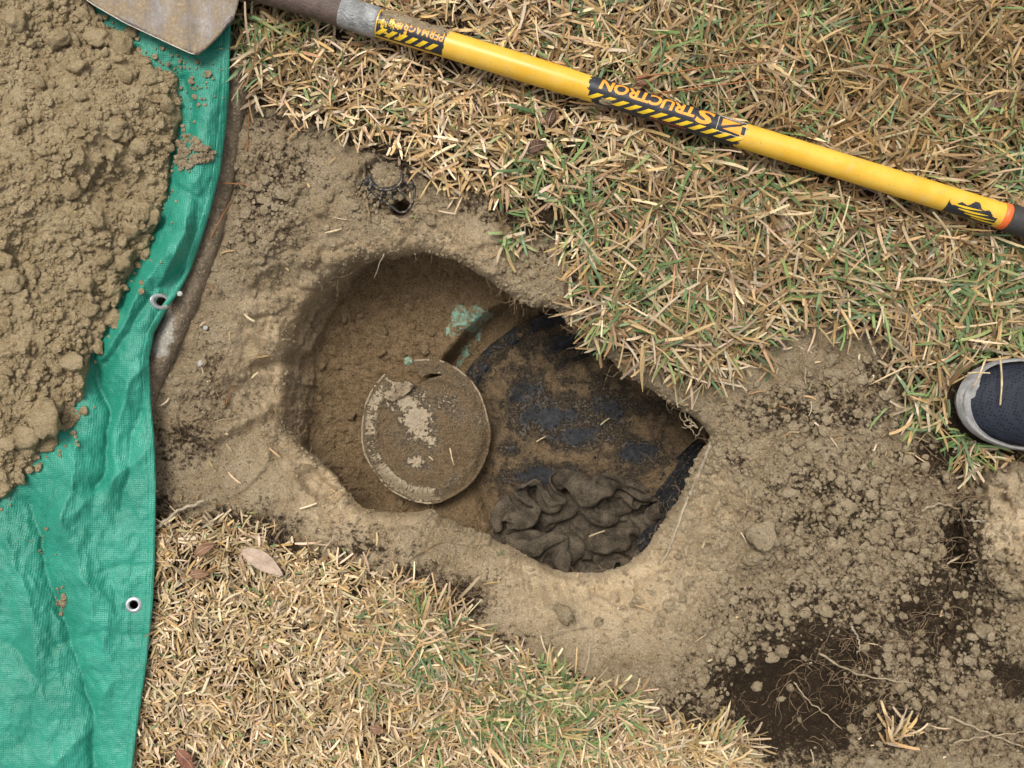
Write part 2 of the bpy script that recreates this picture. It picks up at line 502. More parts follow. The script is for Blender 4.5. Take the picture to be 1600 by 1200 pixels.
def pit_z(px, py):
    """the clay floor of the pit"""
    dx, dy = px - CX, py - CY
    th = np.arctan2(dy, dx); rr = np.hypot(dx, dy)
    din = np.maximum(rim_r(th) - rr, 0)
    ul = sstep(0.2, 0.9, -(dx * 0.75 + dy * 0.66) / (rr + 1e-6))            # towards the upper left
    z = -0.362 + PIT_UP + (0.075 * ul + 0.02) * np.exp(-(din / (55.0 + 40 * ul)) ** 1.2)
    rd = np.hypot(px - 930, py - 715)
    up = sstep(640, 575, py)
    wob = 5 * fbm(px, py, 45, 3, 14.0)
    groove = sstep(287, 266, rd + wob * 0.6)
    low = -0.045 * groove * up - 0.06 * sstep(205, 165, rd) * (1 - up) - 0.02 * up * groove
    z = z + low
    z = z + 0.014 * sstep(30, -20, rd + wob * 2 - 205) * 0
    z = z + 0.012 * fbm(px, py, 110, 3, 15.0) + 0.007 * fbm(px, py, 26, 4, 16.0, 0.65) * (1 - 0.5 * groove * up)
    lump = np.maximum(0, fbm(px, py, 15, 3, 17.0, 0.6) - 0.05)
    return z + 0.012 * lump

NA = 1280
th = -np.pi + 2 * np.pi * np.arange(NA) / NA
Rr = rim_r(th); Zr = rim_z(th)
ct, sn = np.cos(th), np.sin(th)
offs = np.r_[0, 0.8, 2, 3.6, np.arange(5.5, 760, 2.25)]
step = 2.6
ext = []
o_ = offs[-1]
while o_ < 34000:
    o_ += step; step *= 1.17 if o_ > 860 else 1.02
    ext.append(o_)
offs = np.r_[offs, ext]
PX = CX + ct[None, :] * (Rr[None, :] + offs[:, None]); PY = CY + sn[None, :] * (Rr[None, :] + offs[:, None])
ZT = ground_z(PX, PY)
VT = UP(PX, PY, ZT)
rimW = VT[0]
# wall
fr = foot_f(th); Rf = Rr * fr
fpx, fpy = CX + ct * Rf, CY + sn * Rf
footW = UP(fpx, fpy, pit_z(fpx, fpy))
nw = 26
tw = np.linspace(0, 1, nw + 1)[1:]
WALL = []
for t in tw:
    under = np.clip((fr - 0.98) / 0.08, 0, 1)
    h = t ** (1.0 - 0.55 * under)                                          # an undercut wall steps back at once
    p = rimW * (1 - h)[:, None] + footW * h[:, None]
    p[:, 2] = rimW[:, 2] * (1 - t) + footW[:, 2] * t
    n = (0.010 * fbm(ct * 420 + 900, sn * 420 + t * 330, 60, 4, 19.0, 0.6) + .006 * fbm(ct * 420, sn * 420 + t * 500, 16, 3, 20.0, .7) + .006 * (sstep(-.05, .05, fbm(ct * 260 + t * 40, sn * 260, 48, 2, 22.0)) - .5)) * math.sin(math.pi * min(1, t)) 
    p[:, 0] += ct * n; p[:, 1] -= sn * n
    WALL.append(p)
WALL = np.array(WALL)
fk = np.linspace(1, 0.012, 112)[1:]
FPX = CX + ct[None] * Rf[None] * fk[:, None]; FPY = CY + sn[None] * Rf[None] * fk[:, None]
VF = UP(FPX, FPY, pit_z(FPX, FPY))
V = np.concatenate([VT[::-1], WALL, VF]).reshape(-1, 3)
nrings = len(offs) + nw + len(fk)
F = grid_faces(nrings, NA, True)

# what colours the soil: R humus plus shade painted between blades and crumbs, G unused, B wet pit clay, A smooth clay
DARK_SPOTS_ = [(440, 262, 60, 34, .62), (640, 345, 40, 22, .3), (560, 330, 30, 20, .35), (330, 560, 40, 60, .35), (285, 690, 45, 38, .75), (372, 830, 95, 36, .8), (262, 830, 40, 50, .8),
              (560, 862, 70, 18, .72), (650, 900, 45, 22, .75), (710, 935, 55, 40, .85), (800, 1000, 40, 20, .55), (1235, 1090, 125, 90, 1.1), (1330, 1010, 70, 60, .85), (1500, 850, 36, 70, .95),
              (1480, 720, 70, 40, .8), (1390, 600, 50, 50, .65), (1200, 650, 90, 30, .55), (1440, 960, 70, 60, .8), (1580, 1060, 60, 40, .8), (1400, 1130, 90, 50, .75), (1550, 1150, 80, 50, .45),
              (760, 320, 50, 30, .65), (700, 285, 40, 20, .6), (850, 400, 40, 20, .5), (905, 500, 40, 25, .55), (1000, 575, 40, 16, .4), (1080, 1110, 60, 40, .7), (420, 655, 30, 14, .3),
              (450, 190, 70, 30, .6), (390, 150, 40, 40, .6), (1280, 880, 60, 30, .4), (1180, 760, 40, 30, .3), (1150, 720, 20, 30, .6), (640, 865, 36, 14, .4), (830, 430, 60, 26, .35), (1140, 905, 40, 12, .4)]

DARK_SPOTS = [(a, b, c * 1.3, d * 1.3, e * .92) for a, b, c, d, e in DARK_SPOTS_] + [(1290, 1020, 200, 150, .66), (1480, 960, 130, 170, .68), (1410, 1085, 150, 80, .58), (1225, 1080, 110, 70, .9), (1300, 640, 190, 50, .52), (1320, 800, 200, 120, .47), (1160, 960, 90, 90, .45), (1180, 1080, 120, 60, .62), (410, 320, 70, 110, .52), (620, 330, 130, 40, .42), (330, 640, 60, 60, .45), (560, 830, 130, 30, .42), (760, 910, 90, 40, .40)]  # humus; the broad last spots also paint dark gaps between crumbs, as shade
def soil_attr(px, py):
    lawn = sstep(-14, 16, samp(F_LAWN, px, py))
    dk = np.maximum(1.18 * blobs(px + 22 * fbm(px, py, 50, 3, 33.0), py + 22 * fbm(px, py, 50, 3, 34.0), DARK_SPOTS), 0.95 * lawn) + 0.12 * fbm(px, py, 60, 3, 30.0) + .10 * sstep(1060, 1250, px) * (1 - lawn) * (1 - blobs(px, py, [(1610, 830, 110, 100, 1)]))  # the lawn term paints shade between the blades onto the soil
    dk = dk - .12 * sstep(1120, 980, px) * blobs(px, py, [(930, 935, 170, 60, 1)])
    far = np.hypot(px - 800, py - 600) > 1500
    dk = np.where(far, -0.3, dk)
    d = np.maximum(np.hypot(px - CX, py - CY) - rim_r(np.arctan2(py - CY, px - CX)), 0)
    wet = 0.42 * np.exp(-(d / 45.0)) * sstep(0.1, -0.6, (px - 800) / 400.0 - 0.1)
    sm = np.clip(np.exp(-(d / 120.0) ** 2) * blobs(px, py, [(950, 930, 230, 110, 1.0), (560, 760, 140, 110, 1.0), (440, 560, 110, 160, .9), (660, 380, 190, 50, .7), (1130, 800, 70, 130, .6)])
                 + blobs(px, py, [(1600, 830, 90, 80, .8)]), 0, 1) * (1 - lawn)
    return np.stack([np.clip(dk, 0, 1.2), 0 * dk, wet, sm], -1)

aT = soil_attr(PX, PY)[::-1]
aW = np.zeros((nw, NA, 4))
wetr = aT[-1][:, 2]
for i, t in enumerate(tw):
    vis = np.clip((fr - 0.86) / 0.13, 0, 1)                                  # the open left wall is coloured paler, to look lit
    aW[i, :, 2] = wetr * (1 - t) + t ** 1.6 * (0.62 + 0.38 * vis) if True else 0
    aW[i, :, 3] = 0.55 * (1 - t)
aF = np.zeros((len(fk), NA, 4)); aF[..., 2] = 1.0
aF[..., 0] = 0.16 * np.clip(fbm(FPX, FPY, 60, 3, 31.0) + 0.2, 0, 1)
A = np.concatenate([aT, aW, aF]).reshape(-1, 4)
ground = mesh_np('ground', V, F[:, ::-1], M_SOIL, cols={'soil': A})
tag(ground, 'bare tan soil and lawn ground with an irregular dug pit in it', 'ground', kind='structure')

# ------------------------------------------------------------------ lumps of earth (shared meshes)
def rock_variants(name, n, sub, mat, amp=0.22, seed=0):
    out = []
    for i in range(n):
        bm = bmesh.new(); bmesh.ops.create_icosphere(bm, subdivisions=sub, radius=1.0)
        co = np.array([v.co[:] for v in bm.verts])
        k = seed + i * 3.7
        dsp = 1 + amp * 1.6 * fbm(co[:, 0] * 10 + co[:, 2] * 6, co[:, 1] * 10 - co[:, 2] * 7, 9, 3, k, 0.6) + amp * fbm(co[:, 1] * 10 + 50, co[:, 2] * 10 + co[:, 0] * 4, 5, 2, k + 1)
        sc = np.array([1.0, 0.8 + 0.15 * math.sin(k), 0.62 + 0.1 * math.cos(k * 2)])
        co = co * dsp[:, None] * sc
        for v, c in zip(bm.verts, co): v.co = c
        me = bpy.data.meshes.new(name); bm.to_mesh(me); bm.free()
        for p in me.polygons: p.use_smooth = sub > 1
        me.materials.append(mat); out.append(me)
    return out

def ico_arrays(sub):
    bm = bmesh.new(); bmesh.ops.create_icosphere(bm, subdivisions=sub, radius=1.0)
    v = np.array([x.co[:] for x in bm.verts]); f = np.array([[q.index for q in p.verts] for p in bm.faces]); bm.free()
    return v, f

def crumbs_mesh(name, px, py, z, r, mat, label, parent=None, sub=1):
    """many tiny lumps as one mesh of stuff"""
    v, f = ico_arrays(sub); n = len(px); m = len(v)
    base = UP(px, py, z)
    jit = 1 + 0.36 * (rng.random((n, m)) - 0.5)
    sc = np.stack([0.8 + 0.5 * rng.random(n), 0.8 + 0.5 * rng.random(n), 0.55 + 0.3 * rng.random(n)], -1)
    a = rng.random(n) * 6.28; ca, sa = np.cos(a)[:, None], np.sin(a)[:, None]
    loc = v[None] * jit[..., None] * sc[:, None, :]
    x = loc[..., 0] * ca - loc[..., 1] * sa; y = loc[..., 0] * sa + loc[..., 1] * ca
    loc = np.stack([x, y, loc[..., 2]], -1) * (np.asarray(r) / 1000.0)[:, None, None]
    V = (base[:, None, :] + loc).reshape(-1, 3)
    F = (f[None] + (np.arange(n) * m)[:, None, None]).reshape(-1, 3)
    o = mesh_np(name, V, F, mat, parent, smooth=False)
    return tag(o, label, None, None, 'stuff')

def clods(parent, spots, variants, name='soil_clod'):
    for (px, py, z, r) in spots:
        o = link(name, random.choice(variants), parent)
        pl = Vector(parent.location)
        o.location = P3(px, py, z) - pl
        o.scale = (r / 1000, r / 1000, r / 1000 * random.uniform(.8, 1.1))
        o.rotation_euler = (random.uniform(-.5, .5), random.uniform(-.5, .5), random.uniform(0, 6.28))

V_HEAPCLOD = rock_variants('soil_clod', 8, 3, M_HEAP, 0.40, 1)
V_GCLOD = rock_variants('soil_clod', 8, 3, M_CRUMB, 0.42, 40)
V_MCLOD = rock_variants('mud_clod', 5, 3, M_MUDCLOD, 0.40, 70)

# on the bare ground
n = 30000
qx = 240 + rng.random(n) * 1400; qy = 160 + rng.random(n) * 1080
d_ = np.hypot(qx - CX, qy - CY) - rim_r(np.arctan2(qy - CY, qx - CX))
ok = (rng.random(n) < 0.05 + 0.95 * np.clip(crumbly(qx, qy) * 1.3, 0, 1)) & (d_ > 6) & (samp(F_LAWN, qx, qy) < 6) & (samp(F_HEAP, qx, qy) < -60)
qx, qy = qx[ok], qy[ok]
ra = rng.random(2600) * 2 * np.pi - np.pi; rd_ = rim_r(ra) + 1 + 46 * rng.random(2600) ** 1.8
ok = fbm(np.cos(ra) * 300, np.sin(ra) * 300, 50, 3, 120.0) > -.08
qx = np.r_[qx, CX + np.cos(ra[ok]) * rd_[ok]]; qy = np.r_[qy, CY + np.sin(ra[ok]) * rd_[ok]]
qr = np.minimum(2.0 * (1 - rng.random(len(qx)) * 0.985) ** -0.42, 9)
qd = soil_attr(qx, qy)[:, 0] + 0.25 * (rng.random(len(qx)) - 0.5)
qdr = np.hypot(qx - CX, qy - CY) - rim_r(np.arctan2(qy - CY, qx - CX))
qr = np.where((qdr < 48) & (qx < 1060), np.minimum(qr * .75, 3.6), qr)
qz = ground_z(qx, qy) + qr * 0.0003
isd = qd > 0.80
crumbs_mesh('soil_crumbs', qx[~isd], qy[~isd], qz[~isd], qr[~isd], M_CRUMB, 'fine pale soil crumbs strewn over the bare ground around the pit', ground)
crumbs_mesh('humus_crumbs', qx[isd], qy[isd], qz[isd], qr[isd] * 0.9, M_DARKCRUMB, 'fine dark humus crumbs in the black soil patches', ground)
spots = [(1195, 838, 0, 22), (1178, 872, 0, 15), (1290, 955, 0, 13), (1222, 1015, 0, 11), (1160, 1024, 0, 12), (880, 960, 0, 17), (1535, 985, 0, 13), (1470, 860, 0, 12),
         (1182, 1072, 0, 9), (1504, 1082, 0, 10), (1478, 745, 0, 9), (1365, 840, 0, 9), (1342, 818, 0, 8), (1380, 835, 0, 8), (1300, 560, 0, 14), (1228, 950, 0, 8), (935, 972, 0, 9),
         (1480, 1055, 0, 12), (1540, 1055, 0, 11), (1150, 985, 0, 10), (1370, 905, 0, 9)]
for _ in range(2000):
    x, y = random.uniform(1060, 1600), random.uniform(660, 1180)
    if len(spots) > 95: break
    if random.random() < float(crumbly(np.array([x]), np.array([y]))[0]) and math.hypot(x - CX, y - CY) > 350:
        spots.append((x, y, 0, random.uniform(4.5, 8)))
for _ in range(14):
    spots.append((random.uniform(360, 480), random.uniform(240, 420), 0, random.uniform(4, 7)))
sp = np.array(spots); gz = ground_z(sp[:, 0], sp[:, 1])
clods(ground, [(s[0], s[1], g + s[3] * 0.0004, s[3]) for s, g in zip(spots, gz)], V_GCLOD)
spots = []
for _ in range(900):
    a = random.uniform(0, 6.28); q = random.random() ** 0.5 * 0.97
    x = CX + math.cos(a) * q * float(rim_r(np.array([a if a < math.pi else a - 2 * math.pi]))[0]); y = CY + math.sin(a) * q * 250
    rd = math.hypot(x - 930, y - 715)
    if rd > 290 and math.hypot(x - 665, y - 672) > 118 and len(spots) < 70:
        spots.append((x, y, 0, random.choice([3, 3.5, 4, 5, 6, 9])))
sp = np.array(spots); gz = pit_z(sp[:, 0], sp[:, 1])
clods(ground, [(s[0], s[1], g + s[3] * 0.0001, s[3]) for s, g in zip(spots, gz)], V_MCLOD, 'mud_clod')

# ------------------------------------------------------------------ rounded concrete edging half buried beside the tarpaulin
t = NT('edging', 0.75, 0.35)
a_ = t.attr('bare'); bare_ = t.sep(a_.outputs['Color'])[0]
n1 = t.noise(55, 7, 0.7); n2 = t.noise(260, 4)
wet = t.mix(t.ramp(n1, 0.35, 0.7), (0.12, 0.09, 0.058), (0.26, 0.195, 0.125))
wet = t.mix(t.ramp(n2, 0.52, 0.70), wet, (0.38, 0.295, 0.19))
con = t.mix(t.ramp(n2, 0.35, 0.7), (0.30, 0.27, 0.22), (0.46, 0.42, 0.35))
f_ = t.ramp(t.math('ADD', bare_, t.math('MULTIPLY', t.math('SUBTRACT', n1, 0.5), 0.9)), 0.45, 0.6)
M_EDGE = t.done(t.mix(f_, wet, con), None, t.bump(t.math('ADD', n1, t.math('MULTIPLY', n2, .4)), 0.006))
path = smooth_path([(385, 60), (374, 120), (354, 213), (343, 290), (327, 362), (305, 432), (274, 507), (244, 570), (222, 625), (214, 690)], 90)
pts = [P3(x, y, -0.0125 + 0.003 * math.sin(i * .2)) for i, (x, y) in enumerate(path)]
V, F, e = tube_arrays(pts, [0.0215] * len(pts), 28)
V += (0.0030 * fbm(V[:, 0] * 1000, V[:, 1] * 1000, 34, 4, 44.0, .65))[:, None]
bare = np.exp(-(((V[:, 0] * 1000 + 800 - 252) / 26) ** 2 + ((600 - V[:, 1] * 1000 - 512) / 52) ** 2)) * 1.1
bare += 0.35 * np.exp(-(((V[:, 0] * 1000 + 800 - 372) / 30) ** 2 + ((600 - V[:, 1] * 1000 - 140) / 40) ** 2))
o = mesh_np('garden_edging', V, F, M_EDGE, cols={'bare': np.stack([bare] * 3, -1)}, origin=P3(330, 340, -.01))
tag(o, 'rounded brown mud-stained edging strip beside the green tarpaulin', 'garden edging')

pi_ = rng.integers(0, 80, 900); of_ = 12 + 20 * rng.random(900) ** 1.4
tg = np.gradient(path, axis=0); tg /= np.linalg.norm(tg, axis=1)[:, None]
ex = path[pi_, 0] - tg[pi_, 1] * -of_ * -1 + rng.normal(0, 3, 900); ey = path[pi_, 1] + tg[pi_, 0] * -of_ + rng.normal(0, 3, 900)
ok = (fbm(ex, ey, 40, 3, 121.0) > -.05)
ex, ey = ex[ok], ey[ok]; er = np.minimum(1.8 * (1 - rng.random(len(ex)) * .98) ** -.42, 6)
crumbs_mesh('soil_crumbs', ex, ey, np.maximum(ground_z(ex, ey), -.002) + er * .0003, er, M_CRUMB, 'soil crumbs banked against the edging strip', ground)

# ------------------------------------------------------------------ green tarpaulin
t = NT('tarpaulin', 0.42, 0.5)
w1 = t.wave(105, t.mapping(t.co, (1, 1, 1), (0, 0, .03)), 'X', 0.3); w2 = t.wave(105, t.mapping(t.co, (1, 1, 1), (0, 0, .03)), 'Y', 0.3)
n1 = t.noise(9, 5, 0.6); n2 = t.noise(75, 6, 0.7); n3 = t.noise(28, 7, 0.7, dist=1.5)
c = t.mix(t.ramp(n1, 0.3, 0.7), (0.013, 0.185, 0.118), (0.026, 0.265, 0.178))
c = t.mix(t.ramp(n2, 0.55, 0.8, 0, 0.30), c, (0.08, 0.38, 0.28))
c = t.mix(t.ramp(w1, 0.2, 0.8, 0, 0.05), c, (0.10, 0.46, 0.34))
c = t.mix(t.ramp(t.noise(42, 7, 0.72), 0.60, 0.78, 0, 0.28), c, (0.26, 0.23, 0.15))
nb = t.bump(t.math('ADD', w1, w2), 0.00025)
nb = t.bump(n3, 0.0030, 1.0, nb)
M_TARP = t.done(c, t.ramp(n2, 0.3, 0.7, 0.27, 0.42), nb)
EY = [-460, 95, 150, 200, 270, 330, 380, 420, 455, 480, 520, 560, 600, 640, 680, 760, 880, 945, 1040, 1120, 1200, 1620]
EX = [375, 358, 357, 352, 343, 328, 312, 298, 280, 262, 240, 232, 234, 236, 240, 243, 241, 238, 228, 216, 206, 120]
def tarp_edge(y): return np.interp(y, EY, EX)

CREASES = [  # polyline, height, half width
    ([(52, 790), (75, 890), (112, 1010), (145, 1100), (150, 1240)], -.020, 26), ([(95, 800), (130, 900), (150, 985)], .010, 24),
    ([(150, 575), (172, 640), (162, 720), (150, 760)], -.022, 15), ([(122, 690), (104, 780), (92, 830)], .013, 22),
    ([(302, 415), (250, 445), (205, 510), (165, 570)], -.020, 22), ([(262, 400), (225, 440), (190, 510), (150, 575)], .016, 18),
    ([(245, 545), (205, 600), (175, 690), (172, 760)], .013, 18), ([(220, 640), (196, 720), (190, 800)], -.008, 10),
    ([(243, 880), (190, 884), (150, 900)], -.004, 7), ([(238, 992), (165, 988), (90, 1005)], -.004, 8),
    ([(130, 905), (165, 960), (160, 1030)], .006, 16), ([(10, 850), (50, 960), (60, 1100)], .010, 30), ([(275, 295), (312, 312), (310, 372)], -.006, 9),
    ([(290, 350), (270, 410), (240, 460)], .008, 12), ([(285, 130), (300, 165), (290, 210)], -.012, 12), ([(240, 700), (180, 735), (120, 800)], .007, 13),
    ([(178, 1060), (140, 1140), (90, 1190)], .008, 20), ([(20, 1010), (60, 1075), (40, 1160)], -.009, 20)]
def tarp_z(px, py):
    dR = np.maximum(tarp_edge(py) - px, 0); dH = np.maximum(-samp(F_HEAP, px, py), 0)
    q = dR / (dR + dH + 1)
    strip = sstep(640, 520, py) * (.15 + .85 * sstep(90, 170, py))
    z = 0.026 + strip * 0.026 * np.sin(np.pi * np.clip(q * 1.02, 0, 1)) ** 1.2
    z = z + (1 - strip) * 0.016 * sstep(0, 140, dR)
    inner = np.clip(dR / 14, 0.25, 1)
    wx = px + 10 * fbm(px, py, 70, 2, 50.0); wy = py + 10 * fbm(px, py, 70, 2, 51.0)
    for poly, hgt, w in CREASES:
        d = np.full(px.shape, 1e9)
        for a, b in zip(poly[:-1], poly[1:]):
            d = np.minimum(d, seg_dist(wx, wy, a, b)[0])
        z = z + 1.15 * inner * hgt * np.exp(-np.abs(d / w) ** 1.0) * 1.12
    z = z + inner * (0.0048 * (ridged(px * 1.25, py * 0.8, 105, 3, 52.0) - 0.5) + 0.0046 * (ridged(px * 1.2, py * .8, 40, 3, 53.0) - 0.5) + 0.0016 * (ridged(px, py, 15, 2, 55.0) - .5) + 0.003 * fbm(px, py, 150, 2, 54.0))
    z = z + 0.003 * np.sin(py / 37.0) * np.exp(-dR / 25)
    return np.maximum(z, 0.012)

rows = np.r_[np.arange(-450, -40, 14), np.arange(-40, 1260, 3.0), np.arange(1262, 1600, 16)]
cols_ = np.r_[np.arange(0, 300, 2.8), np.arange(302, 640, 14)]
TX = tarp_edge(rows)[:, None] - cols_[None, :]; TY = np.repeat(rows[:, None], len(cols_), 1)
TZ = tarp_z(TX, TY)
V = UP(TX, TY, TZ).reshape(-1, 3)
F = grid_faces(len(rows), len(cols_))
fc = np.stack([TX.ravel()[F].mean(1), TY.ravel()[F].mean(1)], -1)
GROMMETS = [(252, 471, (0.55, 0.25)), (209, 945, (0.0, 0.0))]
for gx, gy, _ in GROMMETS:
    F = F[np.hypot(fc[:, 0] - gx, fc[:, 1] - gy) > 8.5]; fc = np.stack([TX.ravel()[F].mean(1), TY.ravel()[F].mean(1)], -1)
tarp = empty('tarpaulin', P3(150, 800, 0.0), 'crinkled green woven tarpaulin spread under the loose soil heap', 'tarpaulin')
sheet = mesh_np('sheet', V, F[:, ::-1], M_TARP, tarp)
hem_rows = rows[(rows > -40) & (rows < 1260)]
hc = np.array([-1.2, 0.0, 3.0, 6.5, 9.5, 11.0])
hz = np.array([-.004, .0015, .0022, .0022, .0016, 0.0002])
HX = tarp_edge(hem_rows)[:, None] - hc[None]; HY = np.repeat(hem_rows[:, None], len(hc), 1)
HZ = tarp_z(HX, HY) + hz[None]
mesh_np('hem', UP(HX, HY, HZ).reshape(-1, 3), grid_faces(len(hem_rows), len(hc))[:, ::-1], M_TARP, tarp)
M_STEEL = plain('grommet_metal', (0.62, 0.62, 0.60), 0.28, 0.15, 90, 0.0, 0.9)
for gx, gy, tilt in GROMMETS:
    prof = [(.0062, -.003), (.0064, .0008), (.0072, .0020), (.0088, .0024), (.0104, .0018), (.0120, .0004)]
    na = 32; c0 = P3(gx, gy, float(tarp_z(np.array([gx]), np.array([gy]))[0]) + 0.0012)
    e_ = 3.0
    zx = float((tarp_z(np.array([gx + e_]), np.array([gy])) - tarp_z(np.array([gx - e_]), np.array([gy])))[0]) / (2 * e_ / 1000)
    zy = -float((tarp_z(np.array([gx]), np.array([gy + e_])) - tarp_z(np.array([gx]), np.array([gy - e_])))[0]) / (2 * e_ / 1000)
    V = []
    for r, h in prof:
        for k in range(na):
            a = 2 * math.pi * k / na
            x, y = r * math.cos(a), r * math.sin(a)
            V.append((c0.x + x, c0.y + y, c0.z + h + zx * x + zy * y))
    mesh_np('grommet', V, grid_faces(len(prof), na, True), M_STEEL, tarp)

# ------------------------------------------------------------------ heap of loose soil on the tarpaulin
HS = 1.8
hx0, hy0 = -330.0, -330.0
HNX, HNY = int(640 / HS), int(1260 / HS)
HGX, HGY = np.meshgrid(hx0 + HS * np.arange(HNX), hy0 + HS * np.arange(HNY))
sd = samp(F_HEAP, HGX, HGY) + 14 * fbm(HGX, HGY, 55, 3, 60.0, 0.6)
hb = 0.034 + 0.095 * (1 - np.exp(-np.maximum(sd, 0) / 150.0)) + 0.018 * fbm(HGX, HGY, 130, 3, 61.0)
hb = hb - 0.030 * np.exp(-(((HGX - 170) / 60) ** 2 + ((HGY - 300) / 32) ** 2)) - 0.014 * np.exp(-(((HGX - 60) / 50) ** 2 + ((HGY - 390) / 50) ** 2))
hz_ = hb.copy()
WX = HGX + 9 * fbm(HGX, HGY, 15, 4, 62.0, 0.7); WY = HGY + 9 * fbm(HGX, HGY, 15, 4, 63.0, 0.7)
for kcl in range(11000):
    x = hx0 + 40 + random.random() * 560; y = hy0 + 40 + random.random() * 1180
    i, j = int((x - hx0) / HS), int((y - hy0) / HS)
    if sd[j, i] < 3: continue
    near = math.exp(-max(sd[j, i], 0) / 45.0)
    r = 2.4 * (1 - random.random() * 0.985) ** -(0.40 + 0.12 * near)
    r = min(r, 30)
    m = int(1.6 * r / HS) + 2
    i0, i1, j0, j1 = max(i - m, 0), min(i + m, HNX), max(j - m, 0), min(j + m, HNY)
    d2 = ((WX[j0:j1, i0:i1] - x) ** 2 + (WY[j0:j1, i0:i1] - y) ** 2) / (r * r)
    top = hb[j, i] - 0.00025 * r + 0.00085 * r * np.sqrt(np.clip(1 - d2, 0, 1))
    hz_[j0:j1, i0:i1] = np.where(d2 < 1, np.maximum(hz_[j0:j1, i0:i1], top), hz_[j0:j1, i0:i1])
hz_ += 0.0016 * fbm(HGX, HGY, 7, 3, 64.0, 0.7)
edge = sstep(-9, 5, sd)
hz_ = hz_ * edge + (0.004) * (1 - edge)
V = UP(HGX, HGY, hz_).reshape(-1, 3)
F = grid_faces(HNY, HNX)
F = F[(sd.ravel()[F] > -9).any(1)]
used = np.zeros(len(V), bool); used[F.ravel()] = True
idx = np.cumsum(used) - 1
heap = mesh_np('soil_heap', V[used], idx[F][:, ::-1], M_HEAP, origin=P3(0, 400, 0))
tag(heap, 'heap of loose crumbly brown soil lying on the green tarpaulin', 'soil heap')
spots = [(68, 652, 30), (112, 566, 17), (40, 685, 20), (78, 690, 15), (178, 500, 14), (150, 540, 12), (222, 330, 17), (236, 338, 14), (205, 360, 13), (190, 410, 15), (165, 405, 12),
         (140, 482, 13), (20, 440, 16), (8, 408, 12), (112, 300, 15), (120, 105, 16), (92, 60, 18), (155, 58, 19), (190, 70, 17), (205, 52, 12), (130, 25, 14), (60, 130, 12), (232, 118, 15),
         (248, 190, 11), (180, 205, 12), (25, 30, 16), (15, 690, 14), (100, 700, 11), (150, 345, 11), (228, 395, 10), (175, 455, 12)]
for _ in range(4000):
    if len(spots) > 170: break
    x, y = random.uniform(0, 280), random.uniform(0, 780)
    s_ = float(samp(F_HEAP, x, y))
    if s_ > 2 and random.random() < math.exp(-s_ / 70) + 0.12:
        spots.append((x, y, min(4.5 * (1 - random.random() * .95) ** -0.45, 13)))
clods(heap, [(x, y, float(samp(hb, x, y, hx0, hy0, HS)) + r * 0.00045, r) for x, y, r in spots], V_HEAPCLOD)
gx_ = rng.random(15000) * 420 - 110; gy_ = rng.random(15000) * 900 - 80
s_ = samp(F_HEAP, gx_, gy_); ok = (s_ > 4) & (fbm(gx_, gy_, 60, 3, 66.0) > -.12); gx_, gy_ = gx_[ok], gy_[ok]
gr = np.minimum(1.6 * (1 - rng.random(len(gx_)) * .98) ** -0.42, 7)
crumbs_mesh('heap_crumbs', gx_, gy_, samp(hz_, gx_, gy_, hx0, hy0, HS) + gr * .0002, gr, M_HEAP, 'fine crumbs over the face of the heap', heap)
# crumbs that rolled off the heap onto the sheet
ex = rng.random(2600) * 420 - 60; ey = rng.random(2600) * 900 - 20
s_ = samp(F_HEAP, ex, ey)
ok = (s_ < 4) & (rng.random(2600) < np.exp(s_ / 9.0)) & (ex < tarp_edge(ey) - 6)
ex, ey = ex[ok], ey[ok]
er = np.minimum(1.8 * (1 - rng.random(len(ex)) * .97) ** -0.5, 7)
crumbs_mesh('rolled_crumbs', ex, ey, tarp_z(ex, ey) + er * 0.0005, er, M_HEAP, 'small crumbs rolled down along the foot of the heap', heap)
a = rng.random(420) * 6.28; q = rng.random(420) ** .42 * (0.75 + 0.25 * np.sin(a * 3 + 1))
ex = np.r_[301 + 38 * q * np.cos(a) * (1 - .2 * np.sin(a)), 318 + rng.normal(0, 17, 40), 65 + rng.normal(0, 12, 7), 95 + rng.normal(0, 5, 22), 292 + rng.normal(0, 14, 25)]
ey = np.r_[239 + 32 * q * np.sin(a), 135 + rng.normal(0, 22, 40), 852 + rng.normal(0, 9, 7), 945 + rng.normal(0, 13, 22), 100 + rng.normal(0, 6, 25)]
okk = ex < tarp_edge(ey) - 4
ex, ey = ex[okk], ey[okk]
er = np.minimum(1.5 * (1 - rng.random(len(ex)) * .97) ** -0.42, 6); er[420:] *= 0.9
o = crumbs_mesh('spilled_soil', ex, ey, tarp_z(ex, ey) + er * 0.0005 + .003 * rng.random(len(ex)) ** 2, er, M_CRUMB, 'small patch of spilled tan crumbs on the narrow strip of tarpaulin', None)
o['category'] = 'soil crumbs'

